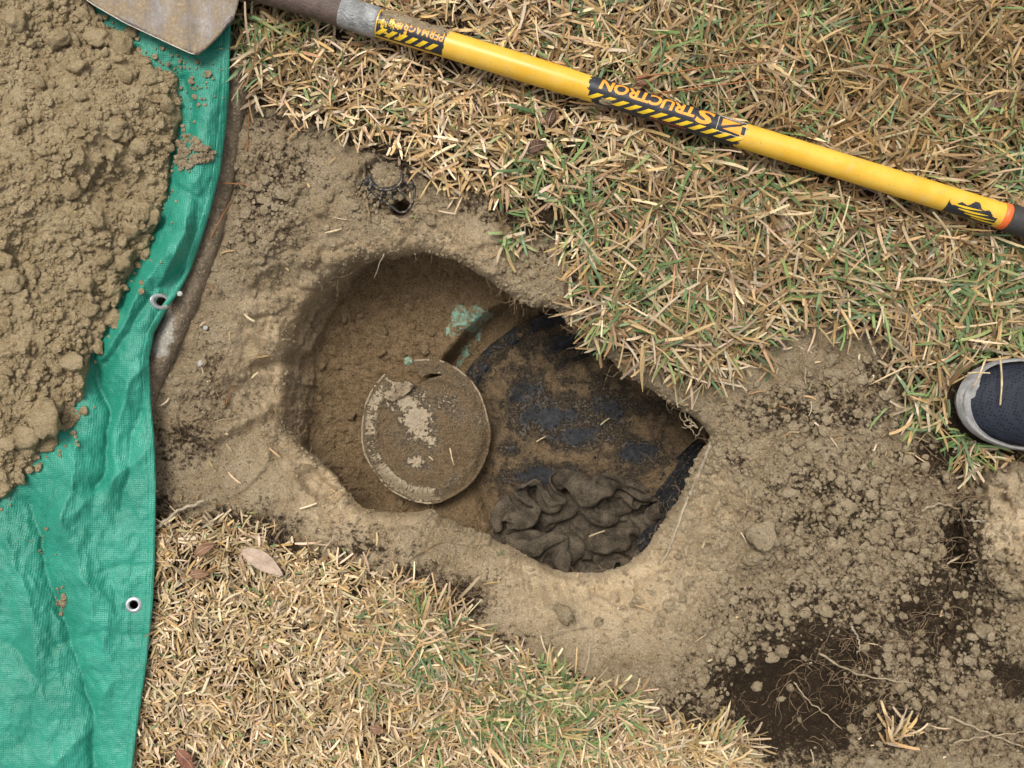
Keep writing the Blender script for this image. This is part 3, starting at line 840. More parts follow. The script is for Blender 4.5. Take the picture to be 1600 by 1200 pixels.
# ------------------------------------------------------------------ black plastic tank lid, half covered in mud
def attr_mud_material(name, plastic_nodes, rough, film=None):
    t = NT(name, 0.8, 0.3)
    a = t.attr('mud'); m = t.sep(a.outputs['Color'])[0]
    n2 = t.noise(150, 6, 0.72); n3 = t.noise(380, 4, 0.7); n4 = t.noise(55, 8, 0.7)
    pl = plastic_nodes(t)
    mud = t.mix(t.ramp(n4, 0.36, 0.62), (0.20, 0.128, 0.062), MUD)
    mud = t.mix(t.ramp(n3, 0.48, 0.66), mud, (0.45, 0.325, 0.185)); mud = t.mix(t.ramp(n3, 0.42, 0.30, 0, .8), mud, (0.06, 0.036, 0.016))
    f = t.ramp(t.math('ADD', m, t.math('MULTIPLY', t.math('SUBTRACT', n2, 0.5), 2.6)), 0.36, 0.60)
    c = t.mix(f, pl, mud)
    if film: c = t.mix(t.math('MULTIPLY', t.math('MULTIPLY', t.ramp(m, film[2], film[2] + .35), t.ramp(t.math('ADD', m, t.math('MULTIPLY', t.math('SUBTRACT', n4, .5), 1.2)), 1.0, .55)), .8), c, t.mix(t.ramp(n3, .4, .65), film[0], film[1]))
    h = t.math('MULTIPLY', t.math('ADD', n4, t.math('ADD', n2, t.math('MULTIPLY', n3, .5))), t.math('ADD', t.math('MULTIPLY', f, .9), .1))
    r = t.math('ADD', t.math('MULTIPLY', f, 0.9 - rough), rough)
    return t.done(c, r, t.bump(h, 0.018))

def black_pl(t):
    n = t.noise(90, 6, 0.7)
    return t.mix(t.ramp(n, 0.4, 0.75), (0.010, 0.011, 0.013), (0.042, 0.042, 0.044))
M_DOME = attr_mud_material('black_plastic_muddy', black_pl, 0.58, ((0.07, 0.054, 0.038), (0.20, 0.145, 0.085), .22))
nr_, na_ = 100, 520
dr = np.linspace(2, 242, nr_); da = np.linspace(0, 2 * np.pi, na_, endpoint=False)
RD, DA = np.meshgrid(dr, da, indexing='ij')
DXp, DYp = 930 + RD * np.cos(DA), 715 + RD * np.sin(DA)
dz = PIT_UP + np.where(RD < 150, -.334 - .024 * (RD / 150) ** 2, -.358 - .018 * sstep(150, 166, RD) - .014 * (RD - 150) / 90)
dz = dz + 0.009 * sstep(216, 221, RD) * sstep(241, 237, RD) - 0.03 * sstep(238, 242, RD)
dz = dz + 0.005 * np.exp(-((RD - 175) / 5.0) ** 2)
# exposed black patches, elsewhere mud
EXPOSE = [(860, 650, 62, 32, 1.0), (820, 610, 32, 36, .8), (950, 645, 34, 34, 1.0), (905, 680, 60, 22, .9), (880, 540, 48, 20, .9), (930, 540, 40, 18, .9), (1000, 705, 34, 24, 1.1), (845, 745, 58, 20, 1.1),
          (800, 700, 16, 16, .7), (990, 640, 26, 18, .6), (890, 595, 26, 12, .6), (1030, 640, 24, 14, .5), (940, 600, 30, 20, .55), (980, 745, 18, 22, .7), (900, 735, 24, 14, .6)]
ex_ = blobs(DXp, DYp, EXPOSE)
ex_ = np.maximum(ex_, .75 * np.exp(-((RD - 158) / 10.0) ** 2) * sstep(700, 620, DYp) * sstep(-.3, .3, fbm(DXp, DYp, 60, 2, 73.0) + .1))
ex_ = np.maximum(ex_, 1.05 * sstep(206, 218, RD + 8 * fbm(DXp, DYp, 20, 3, 74.0)) * sstep(660, 570, DYp) * (0.72 + 0.95 * fbm(DXp, DYp, 26, 3, 71.0)))
mud = 0.93 - 0.9 * ex_ + 0.66 * fbm(DXp, DYp, 32, 4, 70.0, 0.65)
dz = dz + 0.0065 * np.clip(mud - 0.42, 0, 0.8) + 0.005 * np.clip(mud, 0, 1) * np.maximum(0, fbm(DXp, DYp, 13, 3, 72.0))
o = mesh_np('tank_lid', UP(DXp, DYp, dz).reshape(-1, 3), grid_faces(nr_, na_, True), M_DOME, cols={'mud': np.stack([np.clip(mud, 0, 1.2).ravel()] * 3, -1)}, origin=P3(930, 715, -.40))
tag(o, 'large round black plastic tank cover smeared with brown mud in the pit', 'tank cover')

# pale green plastic showing through the clay
t = NT('mint_plastic', 0.6, 0.3)
n = t.noise(120, 6, 0.7)
M_MINT = t.done(t.mix(t.ramp(t.math('ADD', t.math('MULTIPLY', n, .6), t.math('MULTIPLY', t.noise(45, 5, .7, t.mapping(t.co, (1.6, .55, 1), (0, 0, -.5))), .4)), 0.42, 0.60), (0.26, 0.17, 0.08), (0.27, 0.50, 0.38)), None, t.bump(n, 0.006))
gx = np.arange(676, 792, 1.6); gy = np.arange(452, 592, 1.6)
GX, GY = np.meshgrid(gx, gy)
wx_ = GX + 5 * fbm(GX, GY, 22, 3, 75.0); wy_ = GY + 5 * fbm(GX, GY, 22, 3, 76.0)
msk = sdf_poly([(700, 498), (715, 478), (728, 468), (742, 478), (768, 486), (766, 500), (745, 530), (728, 560), (716, 580), (712, 572), (726, 540), (730, 520), (704, 530), (694, 515)], wx_, wy_)
off = 0.0007 * np.clip(msk / 5.0, -3, 0.8) + 0.0022 * fbm(GX * 1.0 + GY * 0.5, GY * 0.6 - GX * 0.3, 20, 4, 77.0, 0.7) - 0.0003
cover = empty('buried_cover', P3(735, 510, -.37), 'mint green plastic cover buried in the clay, scraped bare in one patch', 'plastic cover')
mesh_np('scraped_patch', UP(GX, GY, pit_z(GX, GY) + off).reshape(-1, 3), grid_faces(len(gy), len(gx))[:, ::-1], M_MINT, cover)
gx = np.arange(624, 656, 1.6); gy = np.arange(550, 582, 1.6)
GX, GY = np.meshgrid(gx, gy)
off = 0.004 - 0.006 * (np.hypot((GX - 638), (GY - 565) * .8) / 9.0) + 0.002 * fbm(GX, GY, 9, 2, 79.0)
mesh_np('scraped_spot', UP(GX, GY, pit_z(GX, GY) + off).reshape(-1, 3), grid_faces(len(gy), len(gx))[:, ::-1], M_MINT, cover)

# ------------------------------------------------------------------ broken riser lid
def pale_pl(t):
    n = t.noise(70, 6, 0.7); s = t.noise(30, 3, 0.6, t.mapping(t.co, (1, 1, 1)))
    c = t.mix(t.ramp(n, 0.35, 0.7), (0.15, 0.12, 0.078), (0.32, 0.27, 0.195))
    return t.mix(t.ramp(t.noise(260, 5, 0.75), 0.52, 0.68, 0, .75), c, (0.42, 0.365, 0.275))
M_LID = attr_mud_material('translucent_plastic_muddy', pale_pl, 0.30, ((0.27, 0.195, 0.11), (0.46, 0.37, 0.25), -.2))
LCX, LCY = 665.0, 673.0
lid = empty('broken_lid', P3(LCX, LCY, -.345), 'round muddy plastic lid with its upper left rim broken out', 'lid')
nr_, na_ = 62, 520
dr = np.r_[np.linspace(1.5, 74, 30), np.linspace(76, 106, 32)]
da = np.linspace(0, 2 * np.pi, na_, endpoint=False)
RD, DA = np.meshgrid(dr, da, indexing='ij')
ex_f = 1 + .010 * fbm(np.cos(DA) * 200, np.sin(DA) * 200, 40, 3, 87.5) + 0.02 * np.cos(2 * DA - 2.4) + 0.008 * np.sin(5 * DA) + 0.006 * np.sin(9 * DA + 1)
LX = LCX + RD * 0.965 * ex_f * np.cos(DA); LY = LCY + RD * 1.055 * ex_f * np.sin(DA)
lz = PIT_UP - 0.312 - 0.00011 * (LX - LCX) + 0.00006 * (LY - LCY)
dish = sstep(70, 82, RD + 5 * np.sin(3 * DA + .5))
lz = lz + 0.009 * dish - 0.012 * sstep(84, 106, RD) ** 1.3 + 0.0025 * fbm(LX, LY, 30, 3, 80.0)
lz = lz + 0.0030 * fbm(DA * 1500 + RD * 1.1, RD * .35, 30, 2, 88.0) * sstep(80, 88, RD) * sstep(105, 96, RD) * np.clip(fbm(LX, LY, 40, 2, 81.0) + .5, 0, 1)
lip = sstep(102.5, 104.2, RD); lz = lz + 0.003 * lip
# one corner pressed under the mud on the right
lz = lz - 0.016 * sstep(720, 775, LX) * sstep(640, 720, LY)
ang = np.degrees(DA) % 360
expose = blobs(LX, LY, [(652, 655, 26, 40, 1.0), (640, 630, 40, 16, .9), (672, 690, 14, 16, .8), (690, 630, 40, 20, .45), (652, 722, 20, 12, .7), (700, 645, 30, 8, .5)])
rimz = sstep(78, 86, RD) * sstep(104, 98, RD)
strk = fbm(DA * 1500 + RD * 1.1, RD * .35, 26, 3, 88.0, .7)
expose = np.maximum(expose, rimz * (.85 + 1.5 * strk) * (0.95 * np.exp(-((ang - 128) / 28) ** 2) + 0.8 * np.exp(-((ang - 95) / 14) ** 2) + 0.75 * np.exp(-((ang - 205) / 26) ** 2) + 0.3))
expose = np.maximum(expose, lip * (ang > 85) * np.clip(.75 + 1.6 * fbm(LX, LY, 26, 3, 89.0), 0, 1))
mudl = 0.96 - 1.0 * expose + 0.6 * fbm(LX, LY, 24, 4, 82.0, 0.65) + 0.35 * sstep(690, 760, LX) * sstep(650, 720, LY)
lz = lz + 0.005 * np.clip(mudl - 0.45, 0, 0.7) * (0.4 + np.maximum(0, fbm(LX, LY, 12, 3, 83.0)) * 2)
F = grid_faces(nr_, na_, True)
notch = sdf_poly([(604, 590), (598, 570), (640, 550), (645, 566), (657, 590), (672, 584), (692, 585), (672, 590.5), (660, 597), (650, 600), (613, 602)],
                 LX + 3 * fbm(LX, LY, 12, 2, 84.0), LY)
keepf = (notch.ravel()[F] < 0).all(1)
ml = np.stack([np.clip(mudl, 0, 1.2).ravel()] * 3, -1)
disc = mesh_np('disc', UP(LX, LY, lz).reshape(-1, 3), F[keepf], M_LID, lid, cols={'mud': ml})
so = disc.modifiers.new('thickness', 'SOLIDIFY'); so.thickness = 0.0028; so.offset = -1
# curled torn pieces at the break
def torn_piece(name, outline, zf, mudv, steps=14):
    xs = [p[0] for p in outline]; ys = [p[1] for p in outline]
    gx = np.linspace(min(xs), max(xs), 44); gy = np.linspace(min(ys), max(ys), 40)
    X, Y = np.meshgrid(gx, gy); s = sdf_poly(outline, X, Y)
    Z = zf(X, Y); F = grid_faces(len(gy), len(gx)); F = F[(s.ravel()[F] > -0.6).all(1)]
    us = np.unique(F); mp = np.zeros(X.size, int); mp[us] = np.arange(len(us))
    mv = mudv(X, Y)
    o = mesh_np(name, UP(X, Y, Z).reshape(-1, 3)[us], mp[F][:, ::-1], M_LID, lid, cols={'mud': np.stack([mv.ravel()[us]] * 3, -1)})
    so = o.modifiers.new('thickness', 'SOLIDIFY'); so.thickness = 0.0026; so.offset = -1
    return o
torn_piece('torn_flap', [(604, 588), (608, 594), (620, 598), (634, 596), (648, 600), (640, 612), (628, 622), (614, 628), (600, 622), (594, 604)],
           lambda X, Y: PIT_UP - 0.294 + 0.010 * np.sin((X + Y * .6) / 7.0) * 0.35 - 0.00030 * (Y - 596),
           lambda X, Y: 0.12 + 0.5 * (fbm(X, Y, 14, 3, 85.0) > 0.12) + 0.2 * fbm(X, Y, 8, 2, 86.0))
M_STRAW = plain('straw', (0.50, 0.39, 0.22), 0.6, 0.3, 120)

# ------------------------------------------------------------------ crumpled wet rag
t = NT('burlap', 0.95, 0.15)
rot = t.mapping(t.co, (1, 1, 1), (0, 0, 0.6))
wv = t.math('ADD', t.wave(95, rot, 'X', 2.5), t.wave(95, rot, 'Y', 2.5))
n1 = t.noise(40, 6, 0.7); n2 = t.noise(300, 4, 0.7)
c = t.mix(t.ramp(n1, 0.35, 0.7), (0.060, 0.047, 0.032), (0.165, 0.13, 0.088))
c = t.mix(t.ramp(n2, 0.50, 0.70, 0, .45), c, (0.25, 0.20, 0.14)); c = t.mix(t.ramp(n2, 0.44, 0.32), c, (0.022, 0.018, 0.013))
M_RAG = t.done(c, None, t.bump(t.math('ADD', t.math('MULTIPLY', wv, 0.25), t.math('ADD', n2, t.math('MULTIPLY', n1, .4))), 0.004))
# the cloth was settled into the pit with a cloth simulation; steps from point to point of its 62 x 56 grid, in half millimetres
RAG_X = [
    279,-4,-12,-15,-14,5,1,18,22,-11,6,10,5,-6,-18,-19,5,-8,19,6,-12,9,0,-19,21,3,-24,6,-18,-11,9,7,-19,7,-21,-10,-10,-17,-9,10,-1,16,-5,-1,2,12,12,-9,16,-10,7,22,-14,3,-10,17,-2,-13,7,-6,3,-15,
    -1,-9,-13,-15,-11,-7,23,17,21,4,-17,-1,19,-20,-13,-17,-3,6,2,12,2,-2,14,-6,-8,12,0,-11,-22,-3,-13,12,5,-13,-10,-17,-17,-18,4,-13,10,11,3,-11,9,5,17,4,-3,-8,18,7,4,-15,6,3,2,2,-14,0,0,-13,
    -17,-4,-14,-4,4,-15,10,21,13,14,4,-14,-5,5,-17,-15,-18,-5,4,20,-11,18,5,12,-18,2,9,-17,9,-21,-15,-3,6,-13,-11,-12,-13,-17,-10,7,-5,11,1,3,4,3,9,4,-7,14,4,1,4,-1,-6,-1,2,6,-6,-1,-9,-8,
    -21,0,19,0,-14,7,-12,7,13,13,16,-1,-15,-11,-14,-7,-20,-9,12,3,12,1,1,14,5,-12,-5,20,-2,-13,-15,-11,-18,-8,1,-8,-21,-6,-16,-12,-3,14,-6,10,4,0,8,-3,5,5,4,-1,21,-7,-14,0,1,6,4,-4,-16,-9,
    -17,19,-3,19,10,0,-13,-6,-4,17,13,13,-5,-17,1,-22,-15,-5,-16,2,17,-11,19,7,13,5,6,-20,2,-14,-15,-13,-3,-8,-12,-5,-12,-4,-17,-2,-15,-7,-1,12,5,5,-5,2,-1,8,3,13,9,-8,-2,-9,-1,14,0,-8,-17,-12,
    1,20,8,-7,15,22,-5,-9,-20,0,15,14,10,-19,0,-21,2,-25,-6,-13,5,20,-3,17,-9,4,17,-2,-16,-4,-16,-9,-20,-4,3,-19,3,-8,-18,-13,-16,-10,17,-12,17,-10,-1,-3,8,3,12,2,11,-2,-6,-9,19,-8,-4,-7,-1,-19,
    0,4,21,16,8,-3,12,-9,-21,-6,20,5,14,-1,-12,-16,-17,-10,-22,7,-11,6,13,5,-9,23,7,-10,-10,-12,-8,-15,-7,-13,-2,12,-12,-18,-2,-11,-18,-13,-8,6,-1,-9,7,-1,-3,11,4,2,14,1,4,-5,0,-6,0,-6,-8,-5,
    11,5,-4,17,12,-1,13,0,-19,-12,0,14,15,3,-13,-19,8,-16,-18,-20,-6,3,6,4,11,3,7,-2,-7,-12,-4,-15,-12,-19,20,16,-18,-17,-19,-10,0,-22,-19,0,-3,-5,4,0,15,2,-2,8,9,-6,4,7,-12,16,-9,-10,-13,-7,
    -15,5,6,18,1,8,14,8,-17,-1,-21,12,12,6,-12,-8,-10,-15,-20,12,-11,-19,-1,6,9,25,-22,17,-13,-11,-9,-10,-20,-14,20,21,-16,-12,-16,-14,-8,-18,-7,-15,-12,2,-3,5,12,4,5,-3,9,-4,2,11,8,-6,-14,-7,-13,-2,
    12,7,-18,14,12,10,-4,15,4,-11,-11,-10,8,13,-15,-15,-7,-3,-5,-14,-10,-11,1,-2,13,12,14,-7,-12,-12,-13,3,-12,-24,14,17,1,-13,-21,-18,-13,-15,-14,-14,-9,-4,-1,16,1,1,6,3,1,16,3,-3,15,-12,0,-21,-11,-7,
    11,-17,-1,-8,13,5,10,3,13,1,-18,-5,17,-12,-13,1,-24,2,-8,-12,-9,-16,2,-5,14,13,13,-6,-10,-14,-15,7,-19,-8,23,-4,1,-1,-14,-17,-14,-20,-1,-23,-12,-6,13,-13,1,2,8,10,13,-6,12,-2,11,10,-11,-10,-21,-21,
    -23,-8,-4,-12,9,11,21,-9,8,11,-3,-8,-6,-12,7,-4,-8,-10,-19,11,-15,-2,-20,-5,22,-1,6,-4,-4,1,-7,-15,-8,-10,5,9,-7,-6,-1,-7,-12,-18,-15,-10,5,-19,-8,-5,-4,-6,9,17,9,9,-11,16,0,16,9,-21,-21,-18,
    -12,7,-21,-13,3,21,7,15,8,-13,1,-9,-7,-12,7,-5,-6,-1,5,-6,-18,-1,-7,-12,12,-12,7,-3,-2,-1,3,-14,-14,-11,4,16,-12,-12,-4,4,-5,1,-23,5,-19,-3,3,-4,-6,-13,-13,5,17,-1,14,-7,9,9,6,6,-21,1,
    1,-6,-1,-6,-3,0,-2,23,0,2,-15,-7,-10,-8,10,-11,-2,0,3,5,-12,-13,-9,10,-4,-2,-15,14,-12,-4,4,-22,-16,28,-16,14,5,-8,-10,-19,4,-8,5,-5,-17,19,-1,-6,-9,-19,-3,-7,-14,13,9,12,-13,8,14,0,-6,-10,
    -13,10,-16,-15,-4,3,7,24,-10,1,-1,-20,-10,-7,10,10,-16,-7,0,7,-7,0,-1,-18,10,-10,6,-7,-6,-10,-7,-5,6,-7,-6,13,-3,-7,-5,-6,-11,-11,11,-7,9,-4,-11,10,-15,6,-19,-22,9,-9,13,5,4,2,1,4,3,-15,
    6,-12,-14,-10,6,14,-7,6,8,-8,-6,1,-18,-17,18,-1,9,-7,-6,-12,-9,0,-3,11,-11,-9,1,-8,-7,5,-17,18,-18,-9,-6,12,-5,-6,-6,-5,-7,2,-6,-7,15,-8,-12,4,8,-11,-18,10,1,-10,-13,7,2,1,1,4,2,5,
    -14,-13,-10,16,10,-13,18,3,-19,3,-15,0,-19,3,-3,12,-2,-4,-9,-15,-10,-2,-3,11,-11,6,-10,-4,-4,-6,4,-3,-9,-8,6,-10,-3,-8,-5,-1,-12,8,-10,12,-5,0,-6,-10,6,-10,-14,7,1,-8,-3,-7,5,-2,2,3,14,-8,
    -14,-9,2,19,-1,-4,22,4,-8,-21,-20,0,-15,-11,11,2,5,-7,-4,-10,-20,-6,-1,12,-17,21,-22,-5,-4,-7,11,-10,5,-14,3,-11,-4,-9,-6,0,-11,8,1,2,-13,13,-17,-2,4,-11,-13,3,16,-20,-4,-5,-1,7,-2,4,14,14,
    -17,18,-16,10,-3,24,1,-1,-1,-8,-17,-18,-15,-8,0,2,7,-3,-8,-8,12,-15,-20,12,8,13,-19,-22,-17,10,4,-4,2,1,-9,-8,-16,-10,-10,0,-8,7,0,3,20,-5,-20,-6,9,-16,-12,7,12,-16,-9,0,-11,3,2,6,15,12,
    -14,6,2,6,15,-7,4,-3,2,-5,-15,-10,0,-10,-13,-8,8,-6,-3,-8,16,1,-21,-10,6,19,-22,6,-23,-6,-5,-5,9,-2,-5,-2,-1,-16,-19,-15,-3,6,1,11,21,-16,13,-8,-20,-10,-4,22,-6,-14,-11,-12,10,-7,14,-11,14,5,
    -13,-3,19,1,3,1,-7,6,-2,-4,-13,-11,0,-9,-7,-3,-6,5,-9,3,-6,5,-2,-19,5,2,17,4,-8,-10,-10,-6,-20,1,-4,-14,8,-6,-13,-16,-14,0,13,12,0,19,1,-11,-4,2,-7,-6,-14,-10,-9,-9,-1,10,-6,1,3,4,
    -3,9,-8,11,-9,4,1,-9,-2,-2,-13,10,-11,-13,-1,-13,9,-6,-8,-5,-6,8,-6,15,-22,3,14,3,10,-4,-12,-7,-17,6,-13,-8,-18,-4,3,-12,-11,-19,14,9,12,17,-9,-14,-6,9,-6,-8,-11,-4,-7,-6,-11,-2,-3,10,-2,-2,
    -18,10,-4,7,9,-8,-10,7,-14,7,-3,-10,-10,-8,0,-14,7,-3,-7,-15,-1,4,0,13,-11,-7,11,3,11,-10,-1,-13,7,-18,-3,-4,-3,-14,-17,-12,-10,-7,9,14,12,13,-17,-8,12,-13,-7,-3,-6,-17,4,-9,-13,-4,3,-1,-3,2,
    2,-8,-8,13,7,-11,-4,0,-6,5,-4,-10,-6,-4,-8,-5,-4,-2,0,-7,3,-14,11,1,6,-12,12,-9,8,-6,-7,13,-11,-14,-13,12,-7,-11,-2,-16,-20,14,4,1,-6,17,-3,-6,-11,-1,-5,-10,-10,-5,-7,4,-14,-12,0,-3,-1,2,
    -15,14,-4,0,-12,-7,7,-13,-6,18,-15,-9,-7,-5,-8,-1,-9,13,-15,11,-14,6,-9,0,10,-1,2,-10,12,-15,11,-5,-10,-9,-9,9,7,-15,-10,-16,8,-21,3,4,5,3,-1,-8,2,-13,4,-5,-20,-8,7,-8,-12,-1,-5,-9,-2,-1,
    14,-1,2,-13,-15,-10,12,-17,16,-11,-6,-14,-10,-3,-7,4,15,-18,-10,5,-7,5,-3,-6,5,-1,6,8,-4,6,-10,-1,-14,7,-16,-6,7,-8,0,-9,-19,14,-22,5,7,-9,1,-1,-5,0,-11,6,-2,-23,-5,-7,-1,-9,-8,5,-8,5,
    -12,-13,13,-13,-8,-18,6,23,-11,-19,-9,-8,-17,-5,-1,7,15,0,-22,-7,11,-18,-1,10,-13,1,22,-8,9,-6,-10,-1,-4,-4,-13,15,-18,18,-14,-13,10,-14,11,-20,-2,-9,-3,-3,-3,8,-16,-1,15,-1,-21,-18,-6,-2,11,-7,10,-1,
    -14,-10,11,-12,0,-16,15,5,-16,6,-17,-15,-19,-13,14,12,17,-7,-21,12,-9,-14,-10,-4,-6,20,-10,15,-9,-3,-13,6,-9,-9,5,0,3,-1,-8,-5,-3,-9,3,1,-13,-5,-9,-11,1,13,10,-5,-14,17,-17,-17,-10,5,16,-5,11,-16,
    1,10,-16,-15,-6,2,-5,-4,4,-11,-1,-8,-18,-14,10,5,1,10,1,-18,-13,-10,-2,2,17,-16,16,-16,-9,0,1,-13,-1,3,-14,0,1,9,-1,-11,0,-5,-4,2,-15,-9,-9,-9,1,11,9,2,15,-18,12,-6,-15,10,0,9,-4,5,
    19,-9,-8,-10,-20,-12,-1,-3,-3,-9,-4,4,-8,-11,-16,6,3,8,-2,15,-8,-6,-6,-5,-14,-1,0,-1,-16,4,-12,-7,1,3,-21,2,3,7,4,-3,-6,-3,-10,7,-6,-12,-15,17,6,-7,-13,10,10,1,-13,14,8,-14,20,9,3,-3,
    -17,-6,-9,-12,-13,-9,-11,-4,-3,-7,6,-11,-5,-12,9,-20,19,18,0,-8,-9,-9,-5,-3,-10,-6,0,-2,-7,-8,-6,-5,-7,7,-10,-10,12,-1,6,-7,-5,-5,16,-8,-8,-10,8,-12,16,-1,-20,15,-9,4,-6,11,0,19,8,-5,2,19,
    -18,-4,-7,-13,-3,-17,5,-1,-12,-8,-6,6,-10,-5,-10,0,15,3,-3,-7,-9,-6,-6,-7,5,-13,-7,-1,-4,0,-14,-5,-11,6,6,-21,9,-2,5,-5,-6,8,1,-2,-4,-13,5,4,-2,7,-14,3,-12,3,7,0,10,10,9,9,-10,19,
    -15,-5,3,-15,-1,-19,-3,-2,-10,-13,12,-6,-10,-6,-7,23,-12,2,-4,-7,-8,-7,-8,-7,6,8,-21,-4,11,-12,-8,-8,-14,10,5,-17,-3,7,-4,-3,-7,6,-1,3,5,-17,0,7,1,2,-17,0,0,-6,13,-1,5,10,8,10,-2,12,
    -15,-4,-3,2,-8,-19,-12,5,-19,9,-6,7,-10,5,-19,5,6,-10,12,-16,-9,-6,-10,2,-9,12,5,-21,-3,-1,-14,-8,6,-15,8,-2,-8,-7,-1,-5,-3,3,1,3,8,12,-10,-14,6,-4,8,-23,-3,-4,10,3,12,19,-8,9,-2,13,
    -23,6,-10,3,-11,-13,-5,-6,-8,2,-6,4,6,-6,-7,-6,1,9,-11,15,1,-7,-8,-8,-14,-11,14,-13,-9,-12,4,-14,-12,7,-15,15,-12,-1,-14,0,-4,-2,6,3,9,6,-6,-2,-7,-5,5,16,-20,10,-11,7,19,6,7,-13,10,2,
    -21,2,4,-10,-1,-4,-16,-11,2,-10,7,-8,8,0,-9,5,-7,2,5,15,-5,17,-8,-7,-12,-17,-14,-13,-5,-12,1,-11,2,-11,5,-12,8,-13,-14,-9,-2,5,3,7,14,-7,1,-3,-6,10,14,11,-1,-10,-19,18,4,13,-12,-4,3,20,
    -25,7,-1,2,-12,-4,-9,-9,-4,14,-15,-1,-2,8,7,-15,-3,22,-12,15,15,5,5,-13,-8,-20,-22,-11,-12,-17,12,-12,-13,-4,-3,-5,1,-9,-9,-21,-2,12,7,15,-3,-10,0,0,10,-2,12,9,6,3,-17,16,10,-13,9,-9,20,-15,
    -4,-10,3,-1,1,-16,-7,-15,17,1,-1,-12,-11,6,12,-1,9,-7,17,12,-12,7,3,-2,-14,-20,-20,-19,3,-7,-11,-6,6,-12,-11,-4,-4,-4,-7,2,-12,-15,19,8,-8,-9,10,-4,12,5,-4,11,4,17,8,3,-11,10,-13,16,-10,8,
    1,-17,-9,0,4,-14,-14,17,-4,-14,4,7,-11,-14,12,-1,10,-2,9,13,-10,7,1,-2,-7,-22,-18,-19,-1,-3,-14,12,-12,-11,8,-17,-9,-6,-10,4,-4,-17,20,3,-13,-3,9,11,-4,7,14,-7,0,15,9,6,3,-7,0,3,-5,4,
    -2,-8,-18,-14,4,-16,12,14,-17,-16,21,-7,-18,7,-15,12,1,6,0,14,5,-11,1,-2,-3,-16,-19,-4,-16,-9,-11,7,-5,12,-19,-17,-8,-7,9,-15,-5,3,4,-4,-9,6,6,4,5,1,13,-12,22,5,1,1,8,-10,8,-6,9,-9,
    9,-19,-13,-18,-15,15,-13,15,-15,-1,1,-6,-9,-4,-11,9,4,11,-3,10,4,-4,-5,-4,-2,-13,-14,-10,-15,-6,-3,-9,-2,15,-19,-15,-13,-4,1,-7,-5,-3,2,-1,2,-6,9,2,3,7,5,3,11,7,19,-13,1,-1,-2,2,3,-2,
    -3,-12,-16,-18,-11,-7,14,-16,1,-9,-7,-4,9,-11,-18,7,16,1,18,-10,7,-11,4,-16,1,-5,-17,-13,-13,-6,-1,-14,11,0,-6,-16,-14,-6,-9,9,-15,-3,-1,-4,2,4,0,14,-7,17,8,-10,9,19,10,17,-20,-14,0,1,14,-9,
    -8,-1,-16,-19,6,-14,-18,-5,-13,1,13,-15,-8,-9,-14,14,14,0,13,14,-10,-17,4,-15,-6,6,-16,-17,-14,12,-19,-5,-4,-3,19,-8,-16,-15,-7,-12,4,-18,5,-9,1,2,14,14,12,3,-13,20,-2,15,12,1,12,-22,-17,-5,12,-3,
    -3,-3,-18,-3,-18,-8,-15,-13,-9,19,-3,-16,-5,-9,-11,22,-5,8,17,-5,-9,-1,-16,12,-17,8,-14,-14,-20,-1,21,-2,-6,-21,0,18,-19,-7,0,-14,-6,-22,-8,-11,-7,3,14,15,7,6,15,3,23,-18,14,17,15,-19,-4,-14,-23,1,
    8,-19,-15,0,-17,-15,-17,5,-5,-3,-17,-7,-11,-9,21,11,12,-3,11,15,-12,-21,-17,8,-6,-17,-2,-17,-6,16,-13,16,-5,-22,8,11,-1,-5,-17,-4,-15,-13,-24,-9,-8,18,2,-3,16,-1,12,25,0,21,-5,3,15,15,-18,-16,-12,4,
    -7,-14,-18,-9,-12,-15,-10,-10,-9,9,-12,-14,-6,-6,20,19,20,7,8,-6,-15,-9,-13,-22,4,-6,-10,-17,12,-10,-8,4,15,5,6,8,-12,-8,-8,-19,1,-22,-25,9,-8,-5,-17,10,9,14,17,-7,23,22,14,0,4,7,5,-18,-13,6,
    -16,-6,-12,-15,-14,-2,-10,-20,5,-12,-12,6,-3,-16,17,20,16,16,-2,-3,-17,-16,-11,-2,-23,4,-15,-15,5,7,3,-18,19,11,20,1,1,-9,-18,-6,-13,-25,-6,-3,-7,-18,-13,-1,21,8,15,6,19,20,19,10,0,14,3,-18,-12,-5,
    -16,-4,-10,-13,-14,-10,-5,-4,-10,-13,-13,0,10,-5,22,0,18,11,15,-15,-17,-2,-5,-22,-6,-20,-12,-15,0,8,2,8,-4,23,7,3,12,-3,-19,1,-17,-10,-26,-18,18,-18,-19,5,7,9,21,21,14,11,14,17,11,-7,19,-13,-11,-4,
    -18,-1,-9,-13,2,-9,-18,-6,-14,3,-16,-15,12,8,11,14,4,24,7,-15,-3,-12,-14,-15,-16,-7,-16,-14,-11,18,-9,12,0,19,5,12,1,13,-3,-15,-19,-12,-24,9,-18,3,-20,-14,16,19,4,16,18,19,18,19,14,-15,18,3,-6,-21,
    -18,-1,-7,-13,-2,-5,-17,-7,-16,5,-14,-2,-7,14,15,6,20,16,10,-11,-17,-6,-14,-19,-7,-17,-18,-13,2,5,15,0,-10,13,17,-3,16,4,1,-13,-14,-12,-10,-14,-12,14,-9,-19,-1,21,22,15,3,21,20,15,12,6,-5,12,-13,-15,
    -14,-7,-4,-14,-7,-2,-10,-14,0,-11,-8,-4,-9,11,13,9,20,14,12,1,-16,-14,-18,-19,-6,-17,-17,-8,-6,8,12,9,-12,23,-4,19,-5,6,14,-20,-18,0,-6,-11,-22,15,-18,6,-16,18,21,24,16,12,2,14,15,13,4,-12,-7,4,
